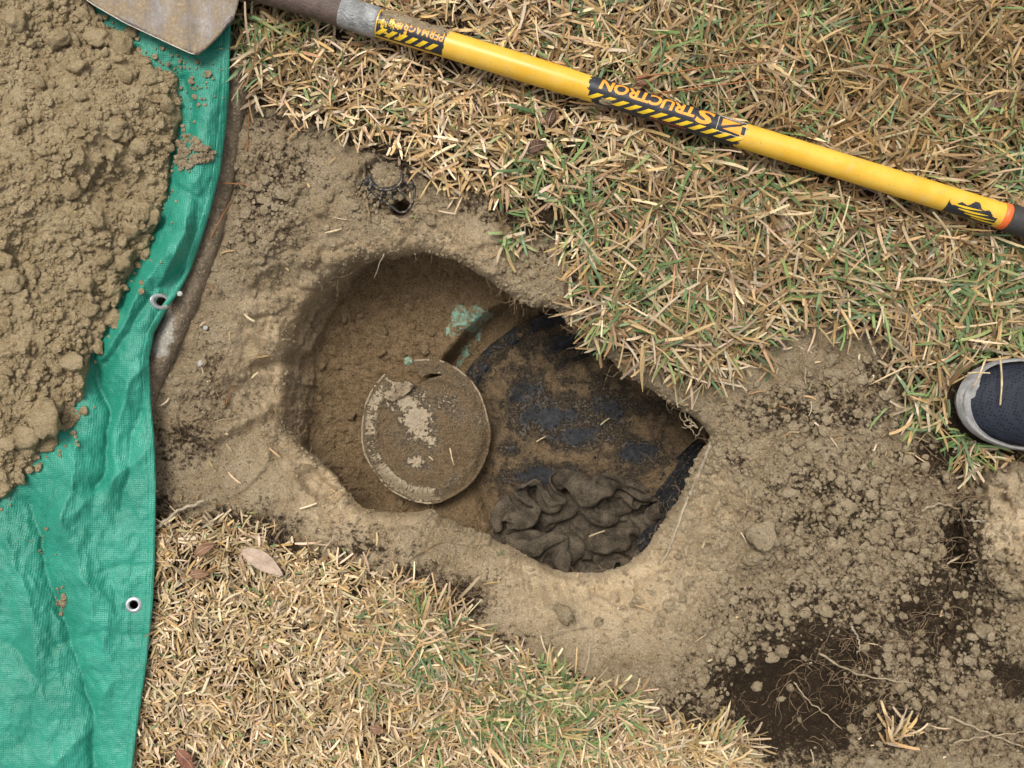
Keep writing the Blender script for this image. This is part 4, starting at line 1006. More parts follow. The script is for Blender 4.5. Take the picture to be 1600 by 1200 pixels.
    -19,-1,-10,-14,5,-8,-15,-2,-14,-12,-10,-5,2,12,8,16,10,18,6,-1,-2,-9,-15,-17,-17,-17,-3,-4,-17,16,-14,18,11,-4,18,0,-6,21,-6,-14,-19,2,-17,-6,12,-16,-15,-5,3,21,15,9,17,11,12,15,14,13,-1,-9,-13,8,
    -21,-3,-5,-4,-9,-7,-11,-6,-9,-14,-11,-9,6,12,7,15,12,15,3,-1,0,-9,-12,-18,-15,-14,-9,0,4,4,3,-9,20,12,-12,1,20,-5,-2,-8,-3,-17,-2,-13,-2,-18,13,-16,10,15,13,23,13,17,9,10,-3,12,-7,-9,8,-8,
    -22,-3,-3,-7,-3,-10,-3,-11,-13,-11,-11,3,-10,11,8,17,13,20,7,-10,-4,-1,-17,-7,-21,-14,-14,-3,11,0,1,2,19,13,1,0,-4,5,-5,-4,-2,-7,-23,7,-21,9,-12,8,7,15,17,13,-4,22,4,9,5,6,7,0,-15,-10,
    -20,-2,-5,-5,-5,6,-16,-13,-11,-11,8,-4,-15,5,14,22,7,12,10,-5,-4,-9,0,-16,-7,-16,-20,19,-12,-2,18,6,-10,17,1,-6,-3,3,-3,5,-8,-1,1,-22,3,-13,10,13,-11,14,23,-10,7,18,12,-4,5,7,8,-4,-10,-11,
    -19,-2,-5,-5,-1,3,-10,-16,-13,-10,9,-1,-1,14,-1,11,5,16,4,-4,-1,10,-14,-18,-1,-21,-7,9,-12,2,6,7,-8,13,-1,13,-7,-8,15,-12,-11,8,0,-22,-2,19,5,-11,13,6,16,-13,7,13,15,-12,2,7,17,-12,-11,17,]
RAG_Y = [
    -73,18,14,12,14,1,8,-3,6,2,17,-6,18,13,1,2,20,20,-1,-6,-3,-20,4,20,2,-6,0,16,-12,5,16,0,-11,-12,-7,9,-19,1,18,11,6,14,-7,21,6,-10,16,-11,7,-18,0,4,-18,-10,9,-3,12,6,18,-5,7,-18,
    -10,18,13,11,9,9,3,9,-12,16,9,15,8,5,18,-1,8,12,19,-17,-10,15,-19,14,8,-25,24,16,-5,-16,14,21,-6,-23,8,-11,-13,0,18,16,18,-10,17,-2,-3,15,-4,12,2,-15,4,-12,-5,-17,-16,6,9,19,14,13,4,-19,
    -14,15,14,13,13,2,20,-12,16,-6,22,0,19,19,-10,-1,13,22,16,-4,-16,-4,-9,4,15,2,-2,13,17,-6,0,7,14,-17,-18,18,-11,-9,13,12,22,-12,20,8,-6,-12,19,11,-8,6,-2,-20,-12,0,-19,-3,8,13,5,13,22,-13,
    -5,19,7,17,-2,21,-3,21,15,-8,10,19,-7,12,17,-18,8,19,14,15,-13,-19,13,-18,9,1,8,14,14,12,11,8,-2,-22,7,-20,-5,17,-10,14,24,-3,22,-20,-4,20,19,-9,14,-1,-17,-5,1,-21,-9,-6,11,9,16,15,-12,9,
    -1,3,19,3,16,18,-4,17,22,8,-9,11,18,-9,18,-2,-13,21,11,16,-5,-14,-13,10,-10,10,18,2,10,12,7,17,-15,20,-2,-19,7,-17,3,19,-11,24,12,-14,19,1,17,10,-3,-15,2,13,-8,-21,1,-14,6,12,20,8,-13,0,
    0,-1,17,16,12,3,18,16,-6,14,8,-10,17,6,21,-10,-10,3,18,13,6,-4,-23,1,17,9,-15,8,9,12,8,12,3,21,-11,8,-15,16,-1,-3,-12,23,-5,16,-8,18,8,17,-17,16,6,-17,12,-16,-23,10,10,-5,20,13,5,-5,
    -8,17,-1,11,11,17,12,17,-12,14,1,17,-12,22,19,-14,1,-18,13,16,15,-6,8,-21,18,-7,-12,11,9,15,11,6,9,19,-5,-4,14,-3,-17,1,11,-7,23,-8,14,16,18,-8,-4,4,20,-9,14,-19,-22,15,5,-12,9,12,22,12,
    7,15,12,-3,-3,17,11,18,-10,10,18,-2,-2,20,18,-5,-13,7,10,-6,17,15,-4,-17,-4,14,-21,2,19,14,5,4,16,14,-5,-4,7,-5,-2,14,-14,5,14,15,7,20,18,-5,9,1,-5,17,-3,-20,-18,-1,14,11,7,9,-2,16,
    10,13,18,1,-10,-5,10,16,-3,20,4,13,-9,18,19,-15,0,-4,6,12,12,2,5,-21,1,0,-4,12,13,-3,13,17,5,13,-8,-11,5,13,-11,8,-9,12,2,15,19,19,20,13,-8,17,-1,-9,10,-22,-21,-14,11,16,16,14,-2,20,
    10,9,9,17,-2,-6,-15,6,11,14,-6,15,9,12,11,-1,-12,-13,19,7,9,2,22,-16,9,-27,-13,16,14,2,13,13,8,6,4,-18,8,9,5,-10,11,-10,9,15,22,19,19,5,6,21,-5,8,-7,-14,-22,-20,-2,16,19,7,22,2,
    15,-6,22,16,-6,-16,6,-21,2,13,1,15,4,16,7,-6,-6,16,-1,15,-13,14,15,13,-23,-13,-21,17,13,4,14,15,9,-5,6,-11,3,6,14,10,-14,7,13,3,19,20,14,16,16,13,2,-19,-12,4,-14,-20,-13,13,16,20,5,8,
    -1,12,-1,16,-4,-5,-17,5,1,-16,8,14,10,13,-5,-5,6,13,0,14,9,18,9,-16,-5,-11,-16,3,9,20,17,7,-9,22,-1,10,-7,-15,9,18,10,6,-9,22,17,-6,18,17,15,16,3,-7,-20,-15,11,-11,-18,-3,16,9,6,12,
    -18,10,-1,16,1,-2,-15,-9,2,9,-7,16,13,16,4,-12,2,5,18,19,4,18,-13,-11,-13,15,-19,-1,19,18,-10,8,12,24,4,-18,-4,2,11,-1,19,-3,8,17,11,19,12,16,15,-1,-11,7,-8,-24,-7,0,2,-15,19,22,-8,21,
    -16,13,20,-9,-2,1,18,-3,-12,-20,6,17,17,17,-11,16,8,4,-1,12,16,11,0,-19,-16,-1,12,4,-11,14,16,0,6,12,1,-18,-1,2,9,4,11,11,21,18,12,5,20,15,6,-10,6,-12,5,-18,-20,-8,8,8,4,23,20,-18,
    -7,9,11,11,0,6,-10,1,4,-18,18,-2,16,18,3,-7,8,9,11,4,18,-6,0,-3,11,-19,-9,5,17,-1,18,23,3,-10,-20,11,-20,2,6,11,11,20,6,20,17,19,13,-1,5,-11,5,-1,-8,-10,-4,-19,-4,11,20,21,22,-6,
    -18,12,16,3,-5,12,-13,18,-14,18,-11,15,12,8,-3,2,3,10,9,8,17,7,-18,-7,16,10,-21,3,11,14,3,15,10,6,-17,-11,-16,0,6,12,18,4,18,18,16,17,13,11,-19,-1,16,-19,-10,-11,9,-19,0,14,18,21,23,17,
    -13,12,15,4,-1,5,2,0,-11,16,-7,17,11,6,13,-18,9,7,10,13,17,12,-15,8,-10,22,-5,6,-17,15,-2,26,-1,7,13,-21,-13,-8,8,16,6,18,-1,21,20,20,0,16,-1,-18,11,-7,-22,11,-18,-9,14,9,18,21,13,22,
    -12,17,15,-8,0,6,1,0,10,-7,2,15,12,14,-3,11,-18,11,19,18,4,13,12,-19,6,2,0,18,-17,7,15,16,16,0,13,-18,-16,-11,5,18,7,24,5,0,20,6,9,18,18,-18,-17,3,2,-12,-17,3,5,18,17,21,7,18,
    -6,10,12,13,-17,0,4,5,6,15,14,-3,-4,10,10,15,-21,18,4,18,4,5,15,-19,9,-3,8,5,7,15,15,14,18,14,8,-23,-13,-15,2,18,11,23,2,3,15,14,5,14,18,-13,-7,1,3,-12,-19,5,-3,15,21,20,7,20,
    10,-1,8,16,10,-18,-5,12,-8,10,13,13,12,10,3,1,-20,14,-3,19,0,9,-1,23,-3,-22,7,16,1,22,18,17,20,22,-10,6,-18,-11,3,3,17,24,7,9,10,8,12,13,4,3,-5,-5,5,-19,-8,-16,14,13,14,19,15,15,
    22,-10,5,16,6,-7,-18,-7,-4,10,15,7,19,12,-9,20,-12,-14,3,17,17,-9,10,19,0,-24,4,17,20,17,17,22,8,15,23,-17,-21,14,3,1,13,24,15,10,-13,14,19,11,15,-9,2,0,-20,4,-19,-3,5,18,8,18,13,12,
    23,-9,-17,7,18,-4,-11,-19,-9,-1,13,13,8,12,21,5,-19,6,-9,18,15,13,1,-15,17,-4,11,3,15,20,16,18,15,10,17,-19,-6,-1,20,15,15,11,19,-2,-1,16,15,-8,13,13,2,-13,1,-22,10,-2,-16,6,21,3,17,23,
    -12,-10,16,-18,0,-2,13,-5,-11,-23,0,15,14,19,7,17,-17,-5,15,2,18,22,-17,-11,13,20,11,3,11,7,14,15,10,10,26,10,-4,-3,-7,12,17,21,20,12,-4,17,-1,10,11,6,0,-2,-21,-6,-21,17,4,1,-8,19,20,21,
    -21,17,5,4,-8,-17,6,12,-21,-2,-22,8,20,8,14,21,2,-17,19,-10,20,18,5,-21,6,15,12,10,14,13,13,1,15,22,16,-7,19,9,-5,11,-4,16,18,12,21,7,13,9,0,-18,-1,16,-13,-22,0,-15,4,5,17,18,21,-2,
    -10,10,5,5,15,-17,15,-9,-17,-13,-11,3,19,11,10,17,4,13,-8,15,7,5,15,-21,-3,12,18,17,8,7,13,18,-3,21,12,17,-6,10,14,-4,17,2,23,3,17,21,16,3,-15,-4,15,-15,3,-13,-19,-9,10,16,16,13,2,2,
    -14,5,6,16,13,6,-14,2,-9,-19,6,-12,15,21,-5,19,-7,17,19,-4,14,19,-18,6,-20,19,21,4,14,13,14,1,16,20,-5,24,-9,20,-3,17,6,18,6,22,16,7,20,-11,1,13,-7,-21,-6,-2,-3,-17,19,7,6,2,4,0,
    -11,14,16,-8,11,14,-17,1,-12,12,-2,0,-8,24,16,2,-15,22,8,18,18,7,-16,-16,-5,22,7,17,13,7,17,6,21,19,-13,8,6,2,15,4,12,16,11,16,20,14,9,13,3,-16,-3,-10,-19,2,-4,-2,2,2,7,-1,14,-5,
    2,17,17,-1,-17,15,-12,-9,11,-13,0,5,5,20,3,5,8,19,13,17,12,-9,-15,-6,10,11,12,10,12,19,2,21,17,20,3,-22,-9,17,17,15,-7,9,23,5,18,16,14,15,-2,-18,-5,-13,-11,-7,3,-8,0,5,8,2,16,-8,
    9,-4,9,10,6,-23,-4,9,-16,7,17,13,-5,18,18,2,-14,12,21,6,14,14,-4,-5,0,16,9,-5,7,16,18,14,11,5,17,-22,-6,5,12,13,22,14,-11,23,3,18,14,10,0,5,-18,-24,-9,-4,-6,11,-13,12,-5,20,-2,13,
    -10,16,18,11,-10,-9,-1,-19,-9,-2,18,7,17,18,15,3,-15,20,17,11,15,13,0,-1,-16,-7,21,20,-7,17,15,17,12,-14,16,-13,10,-21,19,19,4,23,-4,4,18,6,14,10,3,-4,-3,-17,-22,-13,18,-10,-10,7,5,16,16,-6,
    -2,18,16,7,14,-7,-13,-13,-17,-12,19,17,15,5,17,14,4,-13,17,20,13,11,9,3,-8,-19,16,13,16,8,-2,16,19,-23,10,13,-19,-1,16,13,12,17,-15,6,18,4,19,13,-6,-6,-1,-14,2,-22,2,-10,4,-8,7,19,17,-11,
    -4,19,16,7,-1,4,-20,-13,-15,10,-4,15,14,11,15,5,6,3,21,18,3,9,10,12,-22,13,-7,14,10,5,13,17,11,-14,-7,14,-11,12,12,2,10,20,-6,-8,18,13,12,5,17,-21,-11,16,-10,-22,-14,14,-16,0,3,14,20,-4,
    -6,20,3,8,-4,12,-13,-16,5,-10,12,12,17,11,6,-9,13,7,19,19,11,8,7,6,-19,-2,-3,23,0,7,15,15,14,-16,-9,10,12,-6,18,20,4,22,-10,-19,20,9,20,16,-8,10,-17,9,-22,-14,7,-18,-4,0,10,20,-5,20,
    3,3,17,-13,0,11,10,-6,-16,13,-10,2,13,12,11,2,-4,19,18,11,11,7,8,2,1,-14,12,2,17,19,4,16,-5,0,-18,3,11,13,19,17,16,13,-21,2,-2,21,15,5,20,6,-11,-4,-13,-11,-15,0,4,0,5,0,15,14,
    4,16,-8,5,-16,1,5,23,-3,-17,13,-6,22,8,-20,8,12,17,11,12,18,7,4,-13,-4,6,0,15,15,9,1,14,13,-20,0,18,7,15,3,16,15,20,-16,-14,22,-3,16,19,4,8,9,-2,-2,-19,-7,1,-2,3,5,-3,18,10,
    -3,20,13,-17,5,4,-1,-5,-18,-1,5,13,14,20,-15,14,-11,23,22,-5,17,4,3,4,-9,-18,16,17,1,11,19,-7,21,5,10,-3,18,-1,5,20,20,-7,-10,18,-11,18,11,16,21,12,4,3,-10,-10,-6,-3,1,6,-11,10,12,12,
    -1,11,19,2,-14,9,-20,-4,8,10,-9,-8,18,13,21,-7,7,5,18,-11,10,4,5,-1,-5,9,7,-7,15,7,13,15,15,21,3,-18,20,13,13,7,20,-1,-5,-18,9,18,9,13,10,20,5,20,1,-2,-5,-3,1,-12,6,9,7,0,
    23,-5,6,19,-5,-16,-1,-3,14,8,-7,-10,-8,20,5,23,-5,17,-10,16,7,5,-9,-20,1,6,8,15,-11,9,18,13,11,18,18,9,-16,12,13,19,15,9,-19,-9,17,14,14,2,5,18,22,21,-4,14,-2,5,-12,2,-2,14,-7,16,
    21,-6,-12,2,20,-9,-7,3,16,-5,-20,-19,13,4,10,26,-11,12,14,3,7,9,-15,-22,-8,8,8,13,-3,17,11,1,17,19,11,15,2,9,14,16,-5,7,-12,11,19,21,17,5,-7,1,16,24,20,5,-3,17,-4,-11,11,-17,19,8,
    18,-14,-2,-10,20,-12,6,6,-14,-6,-9,-3,-10,-4,18,15,-5,21,19,-11,17,14,-20,-23,-18,3,9,14,6,16,4,11,12,20,14,9,18,-1,17,11,15,-24,5,22,7,20,19,18,2,-3,8,7,9,6,23,4,-11,10,-14,-6,7,16,
    7,-2,-9,-4,3,4,1,8,-14,-16,-20,8,4,-19,5,25,8,14,-5,13,19,-11,4,-24,-23,-10,14,12,3,17,10,19,16,9,9,11,14,15,0,17,16,-11,-4,21,21,15,18,18,2,-19,21,22,-5,14,-9,10,12,-16,-2,15,-1,-6,
    19,-9,-1,-5,3,-4,7,-4,-21,-4,-19,-15,20,-1,-9,23,17,10,-2,5,-1,14,-20,-5,-23,-21,4,14,13,19,12,9,8,24,23,-11,15,16,17,15,-4,17,-22,20,22,21,11,4,4,16,3,18,5,-13,8,-3,7,11,0,2,-14,1,
    9,4,-3,-2,-8,4,0,-22,-10,-21,-18,-2,19,-11,17,21,-16,22,17,15,-3,-11,0,-15,-22,-19,-2,2,11,14,11,14,20,21,3,21,14,4,17,15,22,-8,-24,20,23,21,-9,6,12,7,16,10,6,8,-21,12,7,-3,3,10,-11,21,
    23,5,-5,-8,-4,-18,6,-16,-19,-7,-19,-2,-13,18,19,-10,22,21,6,5,9,-3,-15,-16,-6,-17,-3,3,-6,19,9,19,21,1,25,18,2,17,12,6,19,-5,-22,18,20,21,12,9,-10,-2,12,17,-4,8,3,-17,6,4,17,-6,-3,16,
    23,1,1,-9,-9,-15,-14,-23,-18,-19,1,-18,4,6,14,18,19,22,14,-3,10,1,-11,-18,-22,-13,-24,5,19,10,16,10,22,-3,21,19,15,18,3,20,-9,-12,-1,21,18,10,18,19,1,-7,-7,-4,14,-2,-4,-6,6,17,4,-14,1,19,
    8,12,4,-19,-2,-17,-20,-23,-20,-18,-11,4,5,10,10,13,12,18,15,13,6,-18,-16,1,-21,-22,-22,-8,15,16,17,15,-2,24,20,20,12,18,16,3,-21,2,14,6,17,16,8,14,16,7,-8,-24,-6,-3,4,-7,17,-1,13,-14,3,22,
    -13,18,14,-2,-10,-24,-20,-12,-22,-17,-12,9,5,9,13,11,10,16,15,14,-9,-5,-16,-23,-4,-21,-15,-13,14,16,18,8,6,22,7,24,20,18,-5,17,-18,6,3,22,15,-9,14,18,4,11,0,-25,-16,-7,4,15,2,14,-1,-14,3,23,
    -8,17,16,8,-13,-16,-20,-12,-20,-14,-11,-4,16,14,-3,22,13,14,17,8,-5,-19,-20,-1,-18,-13,-19,-7,6,12,12,11,22,0,23,12,16,21,-3,19,-12,13,-3,14,14,9,-6,18,19,-12,-6,0,-19,-19,14,-6,13,8,-2,8,-2,24,
    -7,14,17,11,-21,-17,10,-22,-16,-11,-9,-10,6,15,12,13,21,3,19,11,-18,-16,-3,-15,-11,-15,-7,-6,-6,8,17,-3,21,18,21,16,11,-7,17,12,11,-11,6,10,15,14,-2,15,9,11,-19,-15,-18,-13,-1,0,12,5,0,13,13,9,
    -9,13,16,14,-12,-23,13,-22,-11,-20,10,-3,-8,17,8,20,1,15,19,-8,-4,2,-14,-7,-18,-11,-14,-10,11,5,-4,16,14,21,14,15,-6,2,10,13,3,18,18,-13,20,5,16,-3,18,2,5,-17,-22,-2,-7,-10,-12,10,9,5,12,14,
    -14,16,15,11,2,-21,-5,-5,-17,-17,-6,-1,14,18,2,21,5,19,17,3,-3,-9,-10,-12,-18,-10,-6,-8,-9,-5,7,21,11,2,23,3,4,18,12,-4,1,16,10,21,5,4,7,3,13,7,0,2,-17,-18,-15,-14,-9,4,8,18,6,17,
    -15,15,14,12,21,-4,-8,-22,-7,-18,-16,-3,19,17,20,0,20,11,19,-1,-19,-14,-12,-13,14,-1,-8,-10,-1,-5,-5,-3,19,19,14,11,4,4,16,-12,-1,14,15,18,-6,1,11,11,4,6,-3,16,-16,-18,-17,-12,-11,2,13,19,19,18,
    2,12,12,19,7,14,-22,-12,-20,0,-10,-10,15,17,8,17,10,15,10,9,-19,-15,-1,-15,-14,-5,-1,17,9,-7,-9,-11,13,18,9,13,11,8,-12,16,13,-11,22,-8,23,-10,-11,12,2,8,6,5,13,-7,-16,-17,-19,-10,20,18,19,9,
    -2,14,14,15,21,-9,1,-18,-19,-15,-3,10,3,16,11,11,18,10,18,0,-19,-4,-10,-10,-9,-6,-4,8,-13,-3,8,7,-1,18,15,12,8,-15,-11,13,17,19,-1,17,-5,-18,-4,-2,2,10,10,-1,25,-4,-17,-16,-8,-17,17,19,13,13,
    -6,14,15,19,20,12,-16,-17,-12,-19,10,8,-1,14,15,-2,22,9,9,11,-8,-14,-2,-16,-2,-5,-3,1,-6,-4,8,4,-4,16,14,5,-3,-3,-16,19,6,15,24,1,-20,-18,-4,4,-5,9,7,16,14,4,-16,-15,-12,-2,10,22,18,16,
    -1,10,16,19,19,21,-7,-19,-15,-17,-12,19,14,-5,21,9,8,-1,17,11,5,-4,-15,-8,1,-13,6,1,-6,-3,-16,20,-3,13,2,-10,-2,12,-14,6,13,18,11,4,-17,-9,-11,-2,-1,0,12,16,12,10,-15,0,-17,2,11,8,22,15,]
RAG_Z = [
    216,8,5,4,7,-22,-22,17,-8,-18,4,-16,6,-14,13,13,6,-10,-11,-16,-15,-7,-19,9,-14,-26,-6,15,-6,-16,-9,21,7,22,6,18,4,10,6,-14,-20,-2,-24,-12,-21,-15,-2,15,10,7,21,9,8,19,17,9,16,-14,5,23,22,-2,
    17,7,4,3,-16,-18,-5,-14,7,-16,-8,-12,-3,4,-1,11,23,-19,-9,2,-15,-17,-2,-17,-23,-4,-10,-5,-4,-10,2,5,22,5,18,5,6,10,4,-1,-9,-18,-14,-21,-20,-13,-9,15,19,14,11,19,22,5,12,18,17,-1,-10,17,23,8,
    3,13,-3,-14,-15,-17,-12,3,-8,-15,-2,-13,-2,-5,13,19,6,-8,-14,-8,1,-10,-19,-17,7,-24,-24,-3,-5,-4,-8,21,17,14,8,11,11,-6,12,-14,-4,-17,-7,-21,-22,-18,1,15,17,16,21,13,20,22,-4,18,17,-15,19,17,7,19,
    -5,3,-3,-11,-16,-1,-21,-7,-10,-16,-6,-3,-10,12,-1,17,11,-8,-13,-12,-2,-5,-18,9,-19,-21,-22,-2,-14,-5,3,19,10,11,21,-1,9,1,7,-7,-9,-20,0,-14,-20,-8,-9,18,11,21,13,22,13,11,13,19,15,-18,15,18,12,20,
    -20,4,-1,-9,-6,-15,-20,-13,-4,-15,-8,-6,-7,10,5,7,16,-5,-7,-14,-12,13,-6,-19,-18,-20,-12,-9,-17,-2,6,10,15,9,22,-1,19,-14,5,-5,9,-8,-21,-20,-10,-20,9,17,19,12,23,15,19,-1,20,12,19,6,-10,20,12,21,
    -24,4,2,-8,-9,-9,-15,-14,-6,-15,-13,-1,-8,0,8,8,21,3,-11,-9,-20,6,-4,-13,-13,-22,-3,-21,-5,15,6,-13,9,4,21,2,13,1,-3,-15,14,-6,-16,-12,-16,-3,18,10,9,13,20,17,16,14,7,13,4,17,-2,17,23,13,
    -22,10,-2,5,-16,-15,-16,-16,-4,-14,-8,-7,0,-2,0,12,20,10,4,-12,3,-20,-21,-8,-9,-5,-19,-14,14,0,-15,13,-17,9,24,21,-13,7,9,-22,-4,18,-11,-20,-15,10,-6,18,20,17,7,21,11,8,-2,14,19,15,18,18,7,18,
    -17,13,15,-14,-17,-13,-17,-18,-3,-13,4,-11,-11,-3,3,12,20,11,3,-3,-5,-15,-21,13,-19,-13,-8,-22,0,4,18,-19,11,-7,13,18,12,-5,-1,10,-21,-4,8,-15,-21,1,8,19,7,22,21,14,22,-11,9,21,5,7,20,17,21,15,
    -8,17,8,-10,-18,-21,-15,-17,-9,-6,1,-12,-10,-5,4,16,20,14,10,-11,-10,4,-24,3,-20,-1,-10,-5,-3,-9,6,11,-17,15,12,7,12,11,-4,7,-20,1,-21,-12,-3,8,1,13,15,10,22,21,22,-6,6,7,17,9,3,16,21,11,
    -10,17,1,3,-17,-20,-18,-18,-20,-10,17,-8,-16,-14,13,19,19,20,-5,-15,16,-14,7,-20,-13,3,-14,-20,-7,17,2,-16,17,8,22,-2,18,12,-2,-2,-11,-12,-17,-10,-2,2,6,11,19,6,21,20,24,4,6,3,14,7,9,3,0,24,
    -11,10,0,13,-20,-13,-20,-9,-21,-20,9,-9,-9,-5,18,24,3,14,24,-7,-14,5,-13,-20,-7,-10,1,-20,5,-11,3,15,0,22,-7,20,21,16,5,-4,-9,-13,-21,-5,-2,2,3,2,11,18,21,9,16,21,14,4,8,10,9,7,-5,-7,
    -8,15,18,-10,-18,-19,3,-21,-20,-11,-20,-10,16,-11,24,23,22,12,2,14,-7,-9,-5,-25,0,-17,-9,-25,15,2,2,13,-19,-1,27,19,17,11,17,5,-14,-12,-21,-5,-14,9,3,8,7,14,23,16,12,15,18,9,6,11,9,-8,-8,6,
    15,16,2,-4,-21,-1,-17,-17,-20,-15,-19,-4,13,-4,21,18,24,22,12,8,-5,-7,-16,-17,-17,-13,-8,-24,-9,7,22,14,-16,0,22,1,18,16,13,19,-1,-23,-6,-13,-10,8,-15,12,14,19,14,23,18,-1,11,19,17,6,6,2,-6,-11,
    18,15,10,-18,-22,-20,-14,-16,-18,-11,-13,0,2,7,18,17,21,22,22,14,-4,-10,-16,-10,-19,-23,-11,-18,-11,-12,13,15,15,-3,16,2,21,18,13,-5,18,-18,4,-16,-10,-8,-4,9,17,11,20,17,18,12,2,13,11,16,15,-2,-13,-11,
    17,15,-9,-8,-20,-21,-20,-6,-18,-13,-7,-7,1,11,18,22,16,19,18,19,4,-19,-20,-12,-15,-14,-18,-22,1,-13,-11,9,24,19,2,14,1,19,17,15,-15,7,-18,-9,11,-12,-17,18,11,19,14,5,22,17,16,-5,19,17,5,9,-2,-18,
    9,10,-4,-17,-20,-15,-19,-16,-14,1,-19,12,-1,2,16,24,20,18,18,15,-7,-19,-12,-20,-13,-22,-5,-19,-14,12,-16,0,5,23,19,18,-15,19,17,15,7,-24,-13,13,-17,8,-16,15,11,18,0,13,20,18,16,4,18,14,10,7,-2,-16,
    2,11,-7,-12,-20,-19,-11,-23,-11,-16,10,-15,2,20,18,13,22,20,16,6,-5,-15,-15,-20,-16,5,-22,-17,-8,-5,-20,0,22,21,25,2,-17,17,17,10,18,-10,-21,-8,-12,1,18,-8,21,7,12,19,4,18,11,15,13,17,9,7,-15,-1,
    -6,3,-12,1,-22,-20,-6,-22,-19,-4,-5,13,4,5,19,20,15,20,-2,2,6,-13,-21,-7,-11,-14,-4,-11,-8,-16,-4,-17,16,18,21,8,-14,15,18,7,18,-1,-20,-24,6,13,4,7,9,3,5,25,14,-4,14,18,18,6,13,7,-19,-6,
    -14,3,2,-13,-13,-8,-21,-23,-24,-13,2,12,10,15,19,19,8,13,20,2,-16,-8,-15,-1,-19,-22,-9,13,-8,0,-6,-16,-16,25,20,-4,2,9,17,9,16,3,-23,-22,-3,11,4,10,4,6,16,23,21,10,-8,20,16,11,6,5,-19,0,
    17,-18,-18,-9,5,-14,-22,-20,-22,-18,7,-7,17,15,16,23,7,16,22,-1,-16,-13,8,-16,-23,-8,-8,-12,-6,-1,8,8,-6,-17,23,21,8,7,-5,13,11,5,-25,-18,-10,12,3,12,-3,18,22,8,23,3,14,2,13,12,2,7,-11,18,
    0,-18,1,-8,-19,-22,-16,-20,-23,-21,0,18,-8,14,20,14,19,16,19,-8,9,-18,-17,-6,-23,6,-25,-13,1,-2,3,4,1,17,5,11,2,15,15,-13,8,10,-13,-18,-19,1,4,10,12,21,19,23,-2,20,-7,16,20,-5,18,-14,20,20,
    -7,-15,-11,-16,-8,-21,-20,-7,-21,-25,10,-11,17,9,5,18,13,19,19,1,12,-13,-20,-8,-6,-25,-14,-19,-6,-1,-1,5,-2,21,1,17,7,18,3,3,10,0,-8,-22,-21,1,9,14,13,16,21,16,20,-8,17,19,-4,19,2,18,17,-1,
    -1,-13,-12,-10,-18,-21,-14,-20,-12,2,-24,-3,15,-4,22,3,13,24,12,17,-5,-9,-12,-13,-14,-12,-14,-20,12,-14,15,-10,13,-11,-2,21,23,10,4,12,-3,-12,-6,-14,-21,2,10,15,8,18,20,24,6,12,7,8,14,19,18,12,13,8,
    1,-8,-18,-15,-18,-10,-22,-24,6,-19,-2,-14,-1,19,13,-13,21,19,7,18,-5,1,-22,-10,-19,-10,-18,15,-14,12,-12,21,10,-9,-13,19,-2,13,18,4,-11,8,-17,-21,-3,-13,14,15,18,11,23,13,15,3,19,13,14,14,12,14,10,24,
    -4,-11,-17,-18,-6,-9,-18,-18,-19,4,-8,-14,-7,18,15,-18,22,14,13,4,13,-18,-14,-9,-20,-19,12,-10,15,-11,14,-4,20,-3,-19,5,21,-10,13,6,-10,12,-11,-23,-12,-5,11,17,14,15,17,18,8,20,3,15,11,12,13,17,23,23,
    4,-20,-20,5,-6,-21,-10,-15,-14,-8,-17,-1,-16,4,22,6,17,0,2,19,-10,1,-14,-20,-13,-14,-1,21,12,-7,9,-21,4,-3,19,-7,17,4,-15,1,5,0,-13,6,-12,-20,3,16,18,17,18,7,22,0,20,8,4,15,19,22,23,22,
    -18,-4,2,-13,-16,-3,-16,-11,-16,-1,-17,-14,-4,0,17,23,14,6,2,2,0,-5,-16,-16,-19,-13,7,10,-14,15,4,-23,-8,6,19,18,2,11,-3,-12,-16,3,-15,5,-11,13,-18,14,19,13,14,21,5,21,-5,7,19,19,16,21,16,22,
    18,-5,4,-17,-13,0,-16,-21,-9,-15,-13,-7,0,-1,18,19,19,9,2,-3,5,-10,-12,-22,-22,-2,-15,-16,14,-2,14,-3,-12,-8,26,9,19,12,3,-13,-21,-20,2,-22,13,-10,12,3,20,2,19,19,18,14,11,-6,17,19,8,22,15,16,
    23,-18,7,-7,-21,-4,-23,-21,-13,-17,11,-10,3,0,0,25,18,19,4,-13,-1,-5,-18,-22,-16,-4,-9,-12,-16,-6,7,14,-20,22,14,9,20,19,-17,-5,-1,-17,-20,-3,-18,-4,9,15,18,17,14,-4,16,14,17,14,0,13,19,4,25,18,
    11,-5,-4,-11,-5,-17,-23,-13,-20,-19,-6,16,7,-2,-8,23,20,-1,15,-1,-8,-11,-21,-21,-12,-23,8,-4,-11,-2,-7,-13,21,19,1,18,17,2,9,-3,-20,-1,-21,-24,7,-15,7,5,18,18,16,15,-2,17,6,8,14,15,1,13,16,23,
    13,-1,-7,-13,-13,-19,-15,-19,-15,-15,1,3,-12,14,10,15,12,12,15,-5,-9,-14,-19,-23,-20,-14,-16,16,-6,-14,-20,14,8,8,18,20,2,19,12,-11,-16,-16,-10,-23,8,-16,8,6,10,19,7,9,21,-8,19,13,18,1,19,9,15,5,
    9,2,-5,-14,-21,-13,-12,-20,-13,-14,-21,-9,18,16,-5,22,15,21,6,-6,-17,-16,-16,-18,-10,-19,-21,17,-18,-18,5,-13,17,19,23,0,16,14,15,-20,-17,6,-24,-22,12,-7,-17,18,9,3,15,16,17,-2,15,14,6,18,18,15,7,13,
